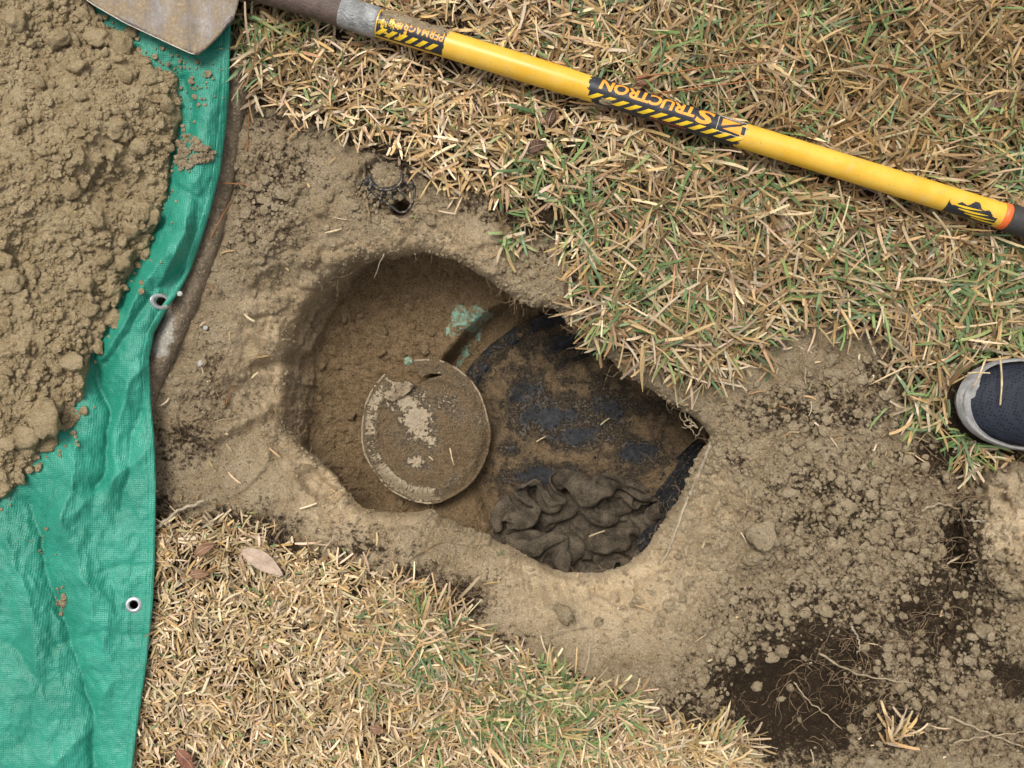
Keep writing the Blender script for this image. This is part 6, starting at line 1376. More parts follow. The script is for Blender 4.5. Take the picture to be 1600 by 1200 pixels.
# ------------------------------------------------------------------ trainer, toe into the picture
t = NT('shoe_mesh', 0.7, 0.3)
hexv = t.voro(215, 'F1', t.mapping(t.co, (1, 1, 1), (0, 0, .3)), rnd=0.35)
hole_ = t.ramp(hexv, 0.30, 0.42, 1, 0)
n1 = t.noise(40, 5)
M_MESHFAB = t.done(t.mix(hole_, t.mix(t.ramp(n1, .3, .7), (0.010, 0.0125, 0.022), (0.017, 0.020, 0.033)), (0.002, 0.003, 0.004)), None, t.bump(hole_, 0.002, -1.0))
M_SOLE = plain('sole_rubber', (0.25, 0.24, 0.225), 0.6, 0.22, 55, 0.0015)
M_LINING = plain('shoe_lining', (0.012, 0.013, 0.018), 0.9, 0.2, 60)
M_LACE = plain('shoe_lace', (0.05, 0.055, 0.075), 0.8, 0.2, 90)
zsh = 0.012
toe = P3(1496, 622, .03); sdir = Vector((1, -.10, 0)).normalized(); sside = Vector((sdir.y * -1, sdir.x, 0))
shoe = empty('shoe', Vector((toe.x + .14 * sdir.x, toe.y + .14 * sdir.y, 0.0)), 'navy mesh trainer with light grey sole at the right edge', 'shoe')
def W_of(d): return float(np.interp(d, [0, .004, .012, .025, .05, .08, .11, .15, .20, .25, .275, .288, .292], [.006, .020, .033, .045, .058, .064, .065, .058, .048, .042, .034, .018, .003]))
def SP(d, l, h): return Vector((toe.x, toe.y, 0)) + sdir * d + sside * l + Vector((0, 0, zsh + h))
ds = np.r_[0, .002, .005, .009, .014, .02, np.linspace(.028, .27, 26), .278, .284, .288, .292]
# sole: slab with rounded wall
V = []; na_ = 18
for d in ds:
    w = W_of(d)
    for k in range(na_):
        a = 2 * math.pi * k / na_
        cx_, sy_ = math.cos(a), math.sin(a)
        l = (w + (.004 if cx_ < 0 else -.002)) * math.copysign(abs(cx_) ** .35, cx_); h = .015 + .016 * math.copysign(abs(sy_) ** .6, sy_) + .010 * math.exp(-d / .03)
        V.append(SP(d, l, h))
F = [tuple(x) for x in grid_faces(len(ds), na_, True)] + [tuple(range(na_))[::-1], tuple(range((len(ds) - 1) * na_, len(ds) * na_))]
mesh_py('sole', np.array([list(v) for v in V]), F, M_SOLE, shoe)
# upper
def HT(d): return float(np.interp(d, [0, .01, .03, .06, .10, .14, .18, .22, .26, .292], [.030, .040, .050, .058, .070, .088, .102, .106, .108, .090]))
V = []; nb = 25
for d in ds:
    w = W_of(d) * .985
    for k in range(nb):
        a = math.pi * k / (nb - 1)
        l = w * math.cos(a) * (1 - .18 * math.sin(a) * (d > .12)); h = .018 + (HT(d) - .018) * math.sin(a) ** .75
        V.append(SP(d + .003, l, h))
F = []
for f in grid_faces(len(ds), nb):
    i = f[0] // nb; k = f[0] % nb
    if ds[i] > .185 and ds[i] < .275 and 7 <= k <= 16: continue          # opening for the foot
    F.append(tuple(f))
mesh_py('upper', np.array([list(v) for v in V]), F, M_MESHFAB, shoe)
V = [SP(d, s * W_of(d) * .6, .045) for d in np.linspace(.17, .285, 10) for s in (-1, 0, 1)]
mesh_py('insole', np.array([list(v) for v in V]), [tuple(f) for f in grid_faces(10, 3)], M_LINING, shoe)
# toe guard curling up over the toe, running down along the near side
go = []
for d in [.10, .08, .06, .045, .032, .022, .014, .008, .004, .001]: go.append((d, W_of(d)))
for l in (.6, .25, -.1, -.5): go.append((.0, W_of(.001) * l))
for d in [.001, .004, .008, .014, .022, .032, .045, .06, .08, .10, .12, .14, .17, .20]: go.append((d, -W_of(d)))
go = smooth_path(go, 70); gt = np.gradient(go, axis=0); gt /= np.linalg.norm(gt, axis=1)[:, None] + 1e-9
gn_ = np.stack([-gt[:, 1], gt[:, 0]], 1)
V = []; nt_ = 8
def up_h(d, l):
    w = W_of(max(d - .003, .0005)) * .985; c = max(-1, min(1, l / max(w, 1e-4)))
    return .018 + (HT(max(d - .003, 0)) - .018) * (1 - c * c) ** .375
for (d, l), (nd, nl_) in zip(go, gn_):
    near = math.exp(-(d / .020) ** 2)
    wd = .005 + (.013 + .006 * math.tanh(l * 60)) * near + .0012 * math.sin(l * 260) * near
    for j in range(nt_):
        v = j / (nt_ - 1)
        dd_, ll_ = d + nd * (wd * v - .0055), l + nl_ * (wd * v - .0055)
        h = .026 + .010 * math.sin(min(1, v * 2.2) * math.pi / 2)
        if v > .3: h = max(h, up_h(dd_, ll_) + .0022 * math.cos((v - .3) / .7 * math.pi / 2) - .0004)
        V.append(SP(dd_, ll_, h))
mesh_py('toe_guard', np.array([list(v) for v in V]), [tuple(f) for f in grid_faces(len(go), nt_)], M_SOLE, shoe)
for i in range(5):
    d = .118 + .016 * i
    pts_ = [SP(d + .004 * math.sin(k), W_of(d) * .55 * (k / 6 - .5) * 2, HT(d) + .003 - .012 * (2 * (k / 6 - .5)) ** 2) for k in range(7)]
    tube('lace', pts_, .0022, M_LACE, shoe, 6)

# ------------------------------------------------------------------ fallen leaves
def leaf(name, px, py, ang, L, W, z, mat, label, curl=.25, asym=0.0):
    n, m = 22, 9; V = []
    for i in range(n):
        u = i / (n - 1)
        w = W * (math.sin(math.pi * min(1, u ** .82 * .97 + .015)) ** .72) * (.55 + .6 * u if asym else 1)
        bend = .12 * L * math.sin(u * 2.6 + .3) * .6
        for j in range(m):
            v = (j / (m - 1) - .5) * 2
            x = (u - .5) * L; y = v * w / 2 + bend
            h = curl * abs(v) ** 1.6 * w * .5 + .0020 * math.sin(u * 7 + v * 2) + .003 * math.sin(math.pi * u) - .0006 * (abs(v) < .05)
            V.append((x, y, h))
    ca, sa = math.cos(ang), math.sin(ang); c = P3(px, py, z)
    V = np.array([(c.x + x * ca - y * sa, c.y + x * sa + y * ca, c.z + h) for x, y, h in V])
    root = empty(name, c, label, 'leaf')
    o = mesh_py('leaf_blade', V, [tuple(f) for f in grid_faces(n, m)], mat, root)
    so = o.modifiers.new('thickness', 'SOLIDIFY'); so.thickness = .0004
    mid = [V[i * m + m // 2] + np.array([0, 0, .0004]) for i in range(n)]
    st = [np.array(mid[0]) + (np.array(mid[0]) - np.array(mid[1])) * q for q in (3, 1.5)]
    tube('midrib', [list(p) for p in st + mid], np.linspace(.0010, .0004, n + 2), M_RIB, root, 5)
    for i in range(3, n - 3, 3):
        for sgn in (0, m - 1):
            a_, b_ = V[i * m + m // 2], V[min(n - 1, i + 2) * m + sgn]
            q = a_ * .15 + b_ * .85
            pts_ = [a_ + (q - a_) * f for f in (0, .5, 1)]
            j1 = (m // 2 + sgn) // 2
            pts_[1] = V[min(n - 1, i + 1) * m + j1] * 1.0
            tube('vein', [list(p + np.array([0, 0, .0003])) for p in pts_], .00022, M_RIB, root, 4)
    return root
M_RIB = plain('leaf_rib', (0.36, 0.26, 0.18), 0.6, 0.2, 80)
M_LEAF_TAN = plain('leaf_tan', (0.42, 0.31, 0.225), 0.62, 0.2, 50, .002)
M_LEAF_BROWN = plain('leaf_brown', (0.24, 0.125, 0.065), 0.6, 0.3, 60, .002)
M_LEAF_RED = plain('leaf_redbrown', (0.19, 0.075, 0.04), 0.55, 0.3, 60, .002)
M_LEAF_DK = plain('leaf_dark', (0.10, 0.05, 0.028), 0.6, 0.35, 60, .002)
leaf('dry_leaf', 409, 881, math.radians(-31), .074, .027, .030, M_LEAF_TAN, 'long pale tan leaf lying on the cut straw, largest of the fallen leaves', .12)
leaf('dry_leaf', 321, 859, math.radians(32), .036, .016, .027, M_LEAF_BROWN, 'small brown leaf above and left of the long tan leaf', .25)
leaf('dry_leaf', 312, 898, math.radians(4), .030, .015, .026, M_LEAF_BROWN, 'short orange brown leaf in the straw left of the long tan leaf', .2)
leaf('dry_leaf', 289, 1188, math.radians(-52), .042, .020, .028, M_LEAF_RED, 'red brown leaf at the bottom edge beside the tarpaulin', .2)
leaf('dry_leaf', 838, 231, math.radians(20), .034, .020, .022, M_LEAF_DK, 'dark brown leaf sunk in the grass below the yellow shaft', .3)
leaf('dry_leaf', 862, 182, math.radians(70), .028, .016, .020, M_LEAF_DK, 'dark leaf in the grass just under the shovel shaft', .3)
leaf('dry_leaf', 1008, 128, math.radians(10), .030, .018, .022, M_LEAF_RED, 'red brown leaf in the grass above the black shaft label', .3)
leaf('dry_leaf', 1555, 162, math.radians(60), .030, .022, .020, M_LEAF_DK, 'dark leaf deep in the grass at the upper right edge', .3)
leaf('dry_leaf', 590, 1140, math.radians(-15), .026, .014, .020, M_LEAF_BROWN, 'brown leaf scrap in the lower lawn below the green tuft', .3)

# ------------------------------------------------------------------ twigs, roots, needles, pebbles
M_TWIG = plain('twig_bark', (0.29, 0.205, 0.115), 0.8, 0.35, 130, .003)
M_PALETWIG = plain('pale_twig', (0.46, 0.38, 0.26), 0.8, 0.25, 130, .003)
M_ROOT = plain('root_bark', (0.40, 0.31, 0.195), 0.85, 0.25, 120, .003)
M_NEEDLE = plain('pine_needle', (0.30, 0.115, 0.035), 0.6, 0.25, 90)
M_FINE = plain('fine_root', (0.20, 0.135, 0.075), 0.9, 0.35, 150)
def GZ(x, y, up=0.0): return float(ground_z(np.array([float(x)]), np.array([float(y)]))[0]) + up
def stick(name, pts, r0, r1, mat, label, cat, up=.003, n=24, wob=1.2, zs=None):
    p = smooth_path(pts, n)
    p = p + np.stack([wob * np.sin(np.arange(n) * 1.7), wob * np.cos(np.arange(n) * 1.3)], 1)
    q = [P3(x, y, (GZ(x, y, up) if zs is None else float(np.interp(i / (n - 1), np.linspace(0, 1, len(zs)), zs)))) for i, (x, y) in enumerate(p)]
    o = tube(name, q, np.linspace(r0, r1, n) * (1 + .12 * np.sin(np.arange(n) * 2.1)), mat, None, 7, origin=q[0])
    return tag(o, label, cat)
stick('twig', [(568, 247), (570, 275), (569, 295), (574, 318), (578, 347)], .0030, .0018, M_TWIG, 'short brown twig standing beside the black sprinkler head', 'twig', .004)
stick('twig', [(232, 832), (262, 812), (280, 796), (300, 790), (318, 783)], .0036, .0022, M_PALETWIG, 'pale grey twig poking out from under the tarpaulin edge', 'twig', .016)
stick('twig', [(262, 812), (268, 830), (276, 850)], .0018, .0010, M_PALETWIG, 'thin side twig beside the pale grey twig at the tarpaulin', 'twig', .014)
stick('root', [(1112, 690), (1104, 712), (1090, 745), (1070, 790), (1056, 830), (1044, 862), (1036, 878)], .0036, .0014, M_PALETWIG, 'long straight pale root lying down the right slope of the pit', 'root', .003, 30, .5)
stick('root', [(1075, 850), (1068, 880), (1060, 905), (1056, 925)], .0028, .0012, M_ROOT, 'short branched root on the slope below the long pale root', 'root', .002)
stick('root', [(1440, 797), (1470, 786), (1500, 796), (1525, 790)], .0024, .0012, M_ROOT, 'pale root bridging the dark hollow left of the clay hump', 'root', .010)
stick('root', [(1496, 812), (1520, 813), (1540, 815)], .0016, .0010, M_PALETWIG, 'short pale root stub below the root bridging the dark hollow', 'root', .010)
stick('root', [(1280, 1020), (1310, 1040), (1345, 1055), (1400, 1064), (1425, 1068)], .0020, .0010, M_ROOT, 'long thin root crossing the black soil patch', 'root', .010)
stick('root', [(1240, 1065), (1262, 1095), (1290, 1115), (1315, 1140)], .0014, .0008, M_ROOT, 'thin curved root in the middle of the black soil hollow', 'root', .012)
stick('root', [(1330, 978), (1340, 995), (1345, 1012), (1338, 1022)], .0018, .0008, M_PALETWIG, 'curled pale root at the top of the black soil patch', 'root', .012)
stick('root', [(1480, 1118), (1530, 1140), (1600, 1168)], .0022, .0012, M_ROOT, 'pale straight root running to the bottom right corner', 'root', .012)
stick('root', [(1490, 1160), (1540, 1150), (1600, 1144)], .0018, .0010, M_ROOT, 'pale root crossing under the straight root in the bottom right corner', 'root', .010)
for pts_, lb in (([(328, 372), (346, 340), (362, 312)], 'orange pine needle lying across the brown edging'), ([(346, 286), (372, 287), (390, 289)], 'orange pine needle crossing the end of its twin by the edging'),
                 ([(390, 160), (388, 195), (385, 236)], 'orange pine needle beside the upper end of the edging'), ([(352, 634), (358, 615), (365, 602)], 'orange pine needle on the clay left of the pit')):
    stick('pine_needle', pts_, .0009, .0006, M_NEEDLE, lb, 'pine needle', .026 if pts_[0][0] < 350 and pts_[0][1] < 400 else .004, 12, .3)
stick('dry_stalk', [(1024, 146), (1090, 137), (1160, 128), (1210, 120)], .0010, .0008, M_NEEDLE, 'long reddish grass stalk over the lawn above the black label', 'grass stalk', .046, 16, .4)
stick('dry_stalk', [(985, 123), (1060, 112), (1130, 100), (1200, 96)], .0010, .0008, M_NEEDLE, 'long reddish grass stalk, the upper of the pair above the label', 'grass stalk', .044, 16, .4)
# rootlets bursting from the pit wall
rt = empty('root_tangle', P3(1066, 655, -.06), 'tangle of thin orange rootlets sticking from the right rim of the pit', 'roots')
for pts_ in ([(1090, 668), (1075, 655), (1066, 640), (1060, 632), (1048, 640)], [(1090, 668), (1070, 664), (1062, 652), (1066, 640)], [(1078, 660), (1082, 676), (1090, 682)],
             [(1085, 664), (1076, 668), (1064, 668)], [(1098, 666), (1092, 676), (1086, 684)], [(1080, 660), (1076, 648), (1080, 640)], [(1074, 656), (1068, 660), (1072, 664)]):
    p = smooth_path(pts_, 14); q = [P3(x + 1.2 * math.sin(i), y + 1.2 * math.cos(i * 1.4), -.045 - .02 * i / 13) for i, (x, y) in enumerate(p)]
    tube('rootlet', q, np.linspace(.0013, .0006, 14), M_ROOT, rt, 5)
for pts_, lb in (([(600, 396), (594, 410), (588, 425), (585, 436)], 'tiny rootlet hanging from the upper left rim of the pit'), ([(648, 396), (650, 402), (649, 410)], 'tiny rootlet at the top middle of the pit rim'),
                 ([(498, 440), (504, 448), (502, 456)], 'tiny pale rootlet on the left wall of the pit')):
    stick('rootlet', pts_, .0010, .0006, M_PALETWIG, lb, 'root', 0, 8, .6, [-.05, -.085])
# stray straws fallen into the pit
for pts_, z_, lb in (([(703, 700), (706, 715), (709, 727)], -.290, 'straw lying on the lower right of the broken lid'), ([(670, 713), (677, 719)], -.292, 'tiny straw in the middle of the broken lid'),
                     ([(920, 838), (945, 829)], -.282, 'straw lying on the burlap rag'), ([(938, 664), (952, 653)], -.330, 'straw on the black tank cover near its middle'), ([(838, 690), (852, 682)], -.330, 'straw on the left part of the black tank cover')):
    stick('straw', pts_, .0014, .0010, M_STRAW, lb, 'straw', 0, 6, .2, [z_ + PIT_UP, z_ + PIT_UP])
# pebbles
M_PEB = plain('white_pebble', (0.66, 0.63, 0.56), 0.7, 0.15, 90, .002)
V_PEB = rock_variants('pebble', 2, 3, M_PEB, .14, 90)
for k, (x, y, r, lb) in enumerate([(281, 459, 4.2, 'white pebble at the tarpaulin edge by the upper eyelet'), (313, 568, 5.5, 'white pebble on the clay right of the edging'), (321, 512, 4.0, 'small white pebble on the clay above the other one')]):
    o = link('pebble', V_PEB[k % 2], None, P3(x, y, GZ(x, y, .003) if k else .044)); o.scale = (r / 1000,) * 3; o.rotation_euler = (0, 0, k * 1.3)
    tag(o, lb, 'pebble')
o = link('earth_nugget', V_PEB[0].copy(), None, P3(1206, 1027, GZ(1206, 1027, .004))); o.data.materials.clear(); o.data.materials.append(M_CRUMB)
o.scale = (.013, .010, .008); tag(o, 'pale crusty nugget of earth at the edge of the black soil patch', 'earth lump')

# fine roots in the dark soil
Vs, Fs = [], []; off_ = 0
def fine_root(x, y, a, L, r, up):
    global off_
    n = 9; pts_ = []
    for i in range(n):
        pts_.append(P3(x, y, GZ0[0] + up)); a += random.uniform(-.55, .55); x += math.cos(a) * L / n; y += math.sin(a) * L / n
    V, F, e = tube_arrays(pts_, np.linspace(r, r * .5, n), 3)
    Vs.append(V); Fs.append(F + off_); off_ += len(V)
for _ in range(620):
    cx_, cy_, rx_, ry_ = random.choice([(1260, 1095, 130, 80), (1330, 1010, 80, 60), (1480, 745, 70, 40), (1490, 850, 40, 60), (1400, 1110, 80, 60), (1420, 960, 100, 70), (270, 830, 40, 40), (1540, 1130, 70, 60), (380, 830, 80, 30), (700, 925, 50, 30), (1330, 620, 100, 40), (350, 620, 70, 60)])
    x, y = random.gauss(cx_, rx_ * .6), random.gauss(cy_, ry_ * .6)
    if math.hypot(x - CX, y - CY) - float(rim_r(np.array([math.atan2(y - CY, x - CX)]))[0]) < 12 or x < float(tarp_edge(y)) + 6: continue
    GZ0 = [GZ(x, y)]
    fine_root(x, y, random.uniform(0, 6.28), random.uniform(20, 75), random.uniform(.0004, .0009), random.uniform(.003, .012))
for _ in range(110):
    a_ = random.uniform(-math.pi, math.pi); r_ = float(rim_r(np.array([a_]))[0]) + random.uniform(-2, 5)
    x, y = CX + math.cos(a_) * r_, CY + math.sin(a_) * r_
    GZ0 = [float(rim_z(np.array([a_]))[0]) - .012]
    fine_root(x, y, a_ + math.pi + random.gauss(0, .8), random.uniform(10, 38), random.uniform(.0004, .0008), random.uniform(-.006, .006))
o = mesh_np('fine_roots', np.vstack(Vs), np.vstack(Fs), M_FINE)
tag(o, 'mat of hair-fine brown roots over the dark soil', 'roots', None, 'stuff')

# ------------------------------------------------------------------ grass
GREEN = [(395, 45, 70, 40, .75), (470, 40, 60, 40, .4), (860, 290, 80, 50, .62), (930, 330, 70, 40, .55), (1010, 430, 90, 60, .5), (900, 520, 60, 40, .45), (1540, 470, 90, 50, .62), (1540, 545, 60, 40, .5), (1330, 25, 90, 40, .6),
         (1080, 190, 80, 40, .35), (1060, 60, 60, 40, .5), (960, 150, 60, 40, .3), (1150, 300, 90, 40, .35), (1300, 440, 110, 50, .42), (820, 1120, 120, 70, .58), (660, 1020, 80, 50, .5), (580, 1050, 50, 30, .35), (1430, 640, 40, 50, .75),
         (1495, 700, 40, 40, .7), (880, 30, 50, 30, .45), (1450, 150, 60, 60, .3), (1560, 250, 60, 60, .45), (1230, 520, 60, 30, .3), (960, 1110, 50, 40, .45), (800, 360, 30, 20, .6)]
DRYC = np.array([(0.50, 0.37, 0.20), (0.58, 0.45, 0.27), (0.42, 0.29, 0.14), (0.34, 0.22, 0.10), (0.53, 0.42, 0.27), (0.46, 0.31, 0.13), (0.62, 0.50, 0.33), (0.24, 0.15, 0.07)])
GRNC = np.array([(0.12, 0.19, 0.06), (0.17, 0.25, 0.08), (0.09, 0.15, 0.06), (0.22, 0.28, 0.10), (0.14, 0.21, 0.10), (0.28, 0.30, 0.11)])
DRYC = DRYC * np.array([.98, .96, .95])
SHV_A = np.array(AX0)[:2]; SHV_B = np.array(SH(S_of(1882), 0, 0))[:2]; SHV_C = np.array(SH(.52, 0, 0))[:2]

def blades(name, px, py, L, W, elev, bend, cols, zup, label, parent=None, az=None, nseg=4, cut=0.5):
    n = len(px)
    gz = ground_z(px, py, False) + zup
    p = UP(px, py, gz)
    az = rng.random(n) * 2 * np.pi if az is None else az
    kap = rng.normal(0, 0.35, n)
    roll = rng.normal(0, .55, n)
    C = np.zeros((n, nseg + 1, 3)); SD = np.zeros((n, nseg + 1, 3)); p = p.copy()
    for i in range(nseg + 1):
        u = i / nseg
        e = elev - bend * u; a_ = az + kap * u
        d = np.stack([np.cos(a_) * np.cos(e), np.sin(a_) * np.cos(e), np.sin(e)], -1)
        C[:, i] = p
        s = np.stack([-np.sin(a_), np.cos(a_), 0 * a_], -1); up = np.cross(d, s) * -1
        SD[:, i] = s * np.cos(roll)[:, None] + np.cross(s, d) * np.sin(roll)[:, None]
        p = p + d * (L / nseg)[:, None]
    floor_ = gz[:, None] * 0 + (gz - zup)[:, None] + 0.0015
    C[..., 2] = np.maximum(C[..., 2], floor_)
    tipw = np.where(rng.random(n) < cut, .75, .12)
    prof = np.stack([0.75 + 0 * tipw] + [np.full(n, 1.0 if i < nseg * .7 else .88) for i in range(1, nseg)] + [tipw], 1)
    # keep clear of the solid things lying on the lawn
    xy = C[..., :2]; k = H / (H - C[..., 2]); qx_ = xy[..., 0] * k * 1000 + 800; qy_ = 600 - xy[..., 1] * k * 1000
    ds1, _ = seg_dist(xy[..., 0], xy[..., 1], SHV_A, SHV_B); ds2, _ = seg_dist(xy[..., 0], xy[..., 1], SHV_A, SHV_C)
    bad = ((ds1 < .0215) & (np.abs(C[..., 2] - .047) < .030)) | ((ds2 < .027) & (C[..., 2] > .02))
    rel = xy - np.array([AX0.x, AX0.y]); s_ax = rel[..., 0] * U2.x + rel[..., 1] * U2.y; t_ax = rel[..., 0] * V2.x + rel[..., 1] * V2.y
    bad |= (s_ax > .19) & (s_ax < .53) & (np.abs(t_ax) < np.interp(s_ax, so_, to_) + .004) & (C[..., 2] > .012)
    dd = (xy[..., 0] - toe.x) * sdir.x + (xy[..., 1] - toe.y) * sdir.y; ll = (xy[..., 0] - toe.x) * sside.x + (xy[..., 1] - toe.y) * sside.y
    bad |= (dd > -.004) & (np.abs(ll + .002) < np.interp(dd, [-.004, .01, .05, .1, .3], [.012, .036, .062, .068, .046]))
    ok = ~bad.any(1)
    te = tarp_edge(qy_)
    ok &= ~((qx_ < te - 10) & (qy_ > 110)).any(1)
    dr_ = np.hypot(qx_ - CX, qy_ - CY) - rim_r(np.arctan2(qy_ - CY, qx_ - CX))
    ok &= (dr_[:, 0] > 5) & (dr_.min(1) > -22)
    C, SD, prof, cols, W = C[ok], SD[ok], prof[ok], cols[ok], W[ok]; n = len(C)
    hw = (W[:, None] * prof * .5)[..., None] * SD
    V = np.stack([C - hw, C + hw], 2).reshape(-1, 3)
    f0 = np.array([[2 * i, 2 * i + 1, 2 * i + 3, 2 * i + 2] for i in range(nseg)])
    F = (f0[None] + (np.arange(n) * 2 * (nseg + 1))[:, None, None]).reshape(-1, 4)
    cc = np.repeat(cols[:, None, :], 2 * (nseg + 1), 1)
    o = mesh_np(name, V, F, M_BLADE, parent, cols={'col': cc.reshape(-1, 3)})
    return tag(o, label, None, None, 'stuff')

def scatter(n, x0, x1, y0, y1, dens):
    x = x0 + rng.random(n) * (x1 - x0); y = y0 + rng.random(n) * (y1 - y0)
    ok = rng.random(n) < dens(x, y)
    return x[ok], y[ok]

def lawn_d(F, soft=16.0, pos=0.0):
    def f(x, y):
        s = samp(F, x, y) + 16 * fbm(x, y, 45, 3, 110.0)
        clump = 0.72 + 0.5 * fbm(x, y, 38, 2, 111.0)
        return np.clip((s - pos) / soft, 0, 1) * clump
    return f

def pick(cols, n, jit=.14):
    c = cols[rng.integers(0, len(cols), n)]
    return np.clip(c * (1 + jit * rng.normal(0, 1, (n, 1))) * (1 + .04 * rng.normal(0, 1, (n, 3))), .01, .85)

# thatch: short broken litter, darkened to paint shade in the gaps under the blades
x, y = scatter(44000, -160, 1760, -160, 1360, lawn_d(F_LAWN, 24, -8))
n = len(x)
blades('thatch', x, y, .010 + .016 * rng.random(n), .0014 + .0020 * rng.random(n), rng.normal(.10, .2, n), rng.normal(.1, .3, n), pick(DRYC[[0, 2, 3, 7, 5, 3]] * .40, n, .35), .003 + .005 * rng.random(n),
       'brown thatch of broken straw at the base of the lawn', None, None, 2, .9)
# long dry and green blades, upper right lawn
def tufted(n, k, spread, x0, x1, y0, y1, dens):
    """blades spring from small crowns: k blades share a root and fan out from it"""
    cx, cy = scatter(n // k, x0, x1, y0, y1, dens)
    m = len(cx); a = 2.4 * fbm(cx, cy, 120, 2, 114.0) - .4 + rng.normal(0, 1.0, m)
    tone = np.clip(1.02 + .20 * rng.normal(0, 1, m), .45, 1.5)
    rep = lambda v: np.repeat(v, k)
    return rep(cx) + rng.normal(0, spread, m * k), rep(cy) + rng.normal(0, spread, m * k), rep(a) + rng.normal(0, .75, m * k) + math.pi * (rng.random(m * k) < .25), rep(tone), rep(rng.random(m))

x, y, az, tone, tr = tufted(50000, 6, 8.0, 330, 1760, -160, 790, lawn_d(F_TR))
n = len(x)
gp = np.clip(blobs(x, y, GREEN) * (1.3 + 1.8 * fbm(x, y, 30, 2, 112.0)) + .02, 0.015, .85)
isg = rng.random(n) < np.where(tr < gp, .75, .06)
pale = sstep(520, 150, np.hypot(x - 700, (y - 220) * 1.4)) * .24 + .10 * fbm(x, y, 90, 2, 113.0)
dry = pick(DRYC[[0, 1, 2, 3, 4, 5, 6, 3, 2, 7]], n) * ((.86 + pale - .20 * sstep(1000, 1450, x) * sstep(430, 120, y)) * tone)[:, None]
dry = dry * (1 - np.array([.0, .06, .20]) * (sstep(900, 1400, x) * sstep(420, 150, y))[:, None])
cols = np.where(isg[:, None], pick(GRNC, n), dry)
short = sstep(420, 160, np.hypot(x - 690, (y - 225) * 1.3))
L = (.026 + .062 * rng.random(n) ** 1.6) * (1 - .36 * short) * (.75 + .25 * sstep(0, 60, samp(F_TR, x, y)))
blades('lawn_grass', x, y, L, (.0022 + .0030 * rng.random(n) ** 1.2), np.abs(rng.normal(.34, .28, n)), rng.normal(.5, .40, n), cols, .001 + .014 * rng.random(n),
       'long tangled straw-coloured grass with green blades, upper right lawn', None, az, 4, .6)
# chopped pale straw, lower left lawn
x, y, az, tone, tr = tufted(52000, 5, 6.5, 60, 1300, 770, 1360, lawn_d(F_BL))
n = len(x)
gp = np.clip(1.15 * blobs(x, y, GREEN) + .10 * fbm(x, y, 50, 2, 115.0) - .02, 0.003, .8)
isg = rng.random(n) < np.where(tr < gp, .8, .02)
cols = np.where(isg[:, None], pick(GRNC, n), pick(DRYC[[0, 1, 4, 6, 1, 0, 2, 5, 3]], n) * ((1.0 + .12 * fbm(x, y, 80, 2, 116.0)) * tone)[:, None])
tall = np.clip(blobs(x, y, [(820, 1120, 220, 110, 1), (660, 990, 130, 70, .9), (1120, 1180, 90, 50, .8)]), 0, 1)
L = (.011 + .026 * rng.random(n) ** 1.6) * (1 + 1.1 * tall)
blades('cut_grass', x, y, L, .0017 + .0024 * rng.random(n) ** 1.2, np.abs(rng.normal(.30, .28, n)) + .25 * tall, rng.normal(.4, .4, n), cols, .002 + .010 * rng.random(n),
       'short pale cut straw grass of the lower left lawn', None, az, 3, .75)
# single straws and torn tufts on the bare earth
x, y = scatter(2600, 240, 1600, 150, 1200, lambda x, y: np.clip(.085 + blobs(x, y, [(1250, 620, 120, 40, .6), (1330, 560, 90, 40, .4), (1150, 640, 70, 20, .5), (360, 800, 90, 40, .5), (560, 850, 60, 30, .25), (1340, 680, 60, 40, .3), (450, 200, 60, 30, .4),
                   (1440, 720, 60, 40, .4), (820, 400, 40, 30, .25), (1400, 1150, 60, 40, .4), (640, 260, 70, 30, .3)]), 0, 1) * (samp(F_LAWN, x, y) < 0) * (samp(F_HEAP, x, y) < -60))
n = len(x); isg = rng.random(n) < .06
blades('loose_straw', x, y, .008 + .022 * rng.random(n) ** 1.6, .0016 + .0016 * rng.random(n), rng.normal(.05, .12, n), rng.normal(.1, .3, n), np.where(isg[:, None], pick(GRNC, n), pick(DRYC, n)), .003 + .004 * rng.random(n),
       'scattered single straws on the bare earth round the pit', None, None, 3, .7)

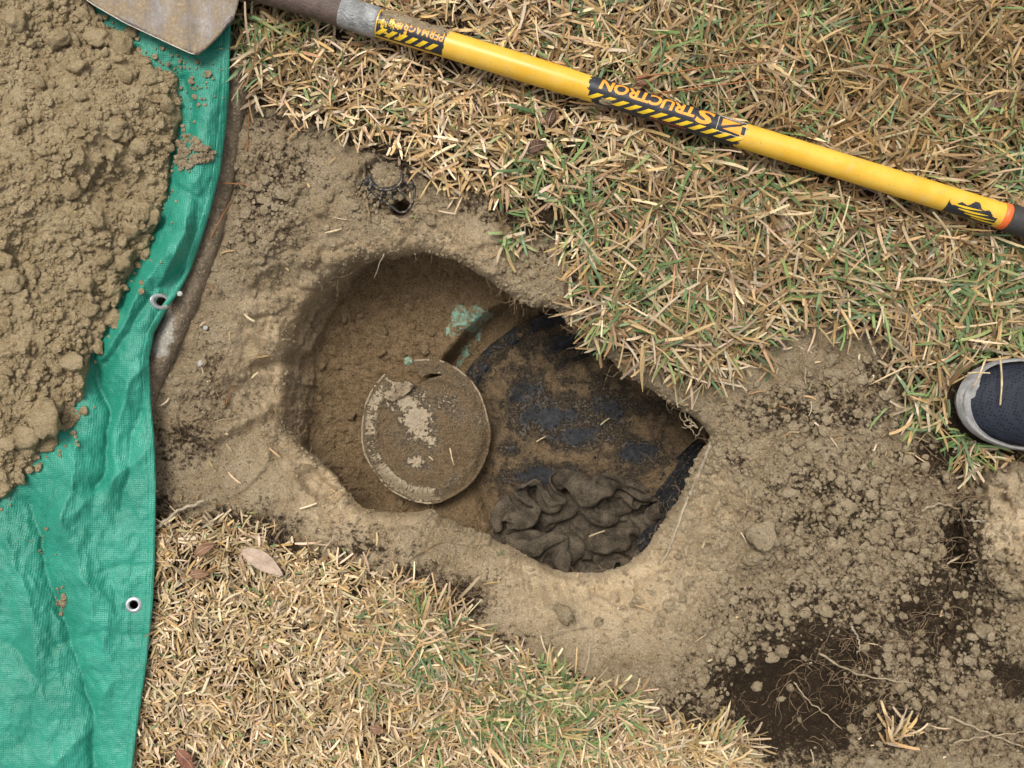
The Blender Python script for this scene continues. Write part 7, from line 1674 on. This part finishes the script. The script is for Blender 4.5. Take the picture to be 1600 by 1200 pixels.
def tuft(px, py, n, spread, Lm, label, green=.3, az0=None, azs=1.2, el=.6):
    x = rng.normal(px, spread, n); y = rng.normal(py, spread, n)
    isg = rng.random(n) < green
    cols = np.where(isg[:, None], pick(GRNC, n) * 1.1, pick(DRYC[:7], n))
    az = None if az0 is None else rng.normal(az0, azs, n)
    o = blades('grass_tuft', x, y, Lm * (.55 + .6 * rng.random(n)), .0030 + .0026 * rng.random(n), np.abs(rng.normal(el, .25, n)), rng.normal(.8, .3, n), cols, np.full(n, .004), label, None, az, 5, .4)
    del o['kind']; o['category'] = 'grass tuft'
tuft(1445, 632, 60, 20, .055, 'long mixed green and straw tuft left of the shoe', .42, None)
tuft(1500, 705, 26, 10, .055, 'green tuft hanging over the bare soil below the toe of the shoe', .6, -1.2, .7)
tuft(1395, 1150, 26, 9, .050, 'dry tuft at the bottom edge in the black soil', .12, 1.3, .8)
tuft(1120, 1165, 42, 22, .055, 'stiff straw tuft at the bottom edge right of the lower lawn', .06, 1.2, .7)
tuft(800, 372, 26, 9, .040, 'small dark green tuft at the upper rim of the pit', .6, -1.2, 1.0)
tuft(930, 545, 30, 9, .052, 'pale straw tuft hanging over the upper right rim of the pit', .06, 3.6, .6, .3)
tuft(385, 75, 70, 22, .065, 'long yellow green tuft beside the shovel blade', .5, 3.4, .9)
tuft(840, 1110, 70, 34, .060, 'long green and straw tuft in the lower lawn', .45, None)
tuft(655, 985, 46, 26, .055, 'straw tuft with green blades at the lower left rim', .35, 1.2, 1.0)
tuft(1560, 556, 46, 20, .045, 'straw and green tuft along the upper side of the shoe', .3, -1.4, .7)
tuft(1545, 470, 50, 30, .06, 'green tuft in the lawn above the shoe', .6, None)
# three stalks fallen over the toe
for pts_, zz, lb in (([(1562, 556), (1566, 590), (1563, 633)], [.055, .078, .080], 'long straw hanging down over the toe of the shoe'), ([(1512, 583), (1530, 582), (1547, 583)], [.060, .066, .072], 'short straw lying across the toe of the shoe'),
                     ([(1540, 560), (1530, 588), (1520, 606)], [.060, .072, .064], 'slanting straw against the toe of the shoe')):
    stick('straw', pts_, .0016, .0012, M_STRAW, lb, 'straw', 0, 8, .2, zz)
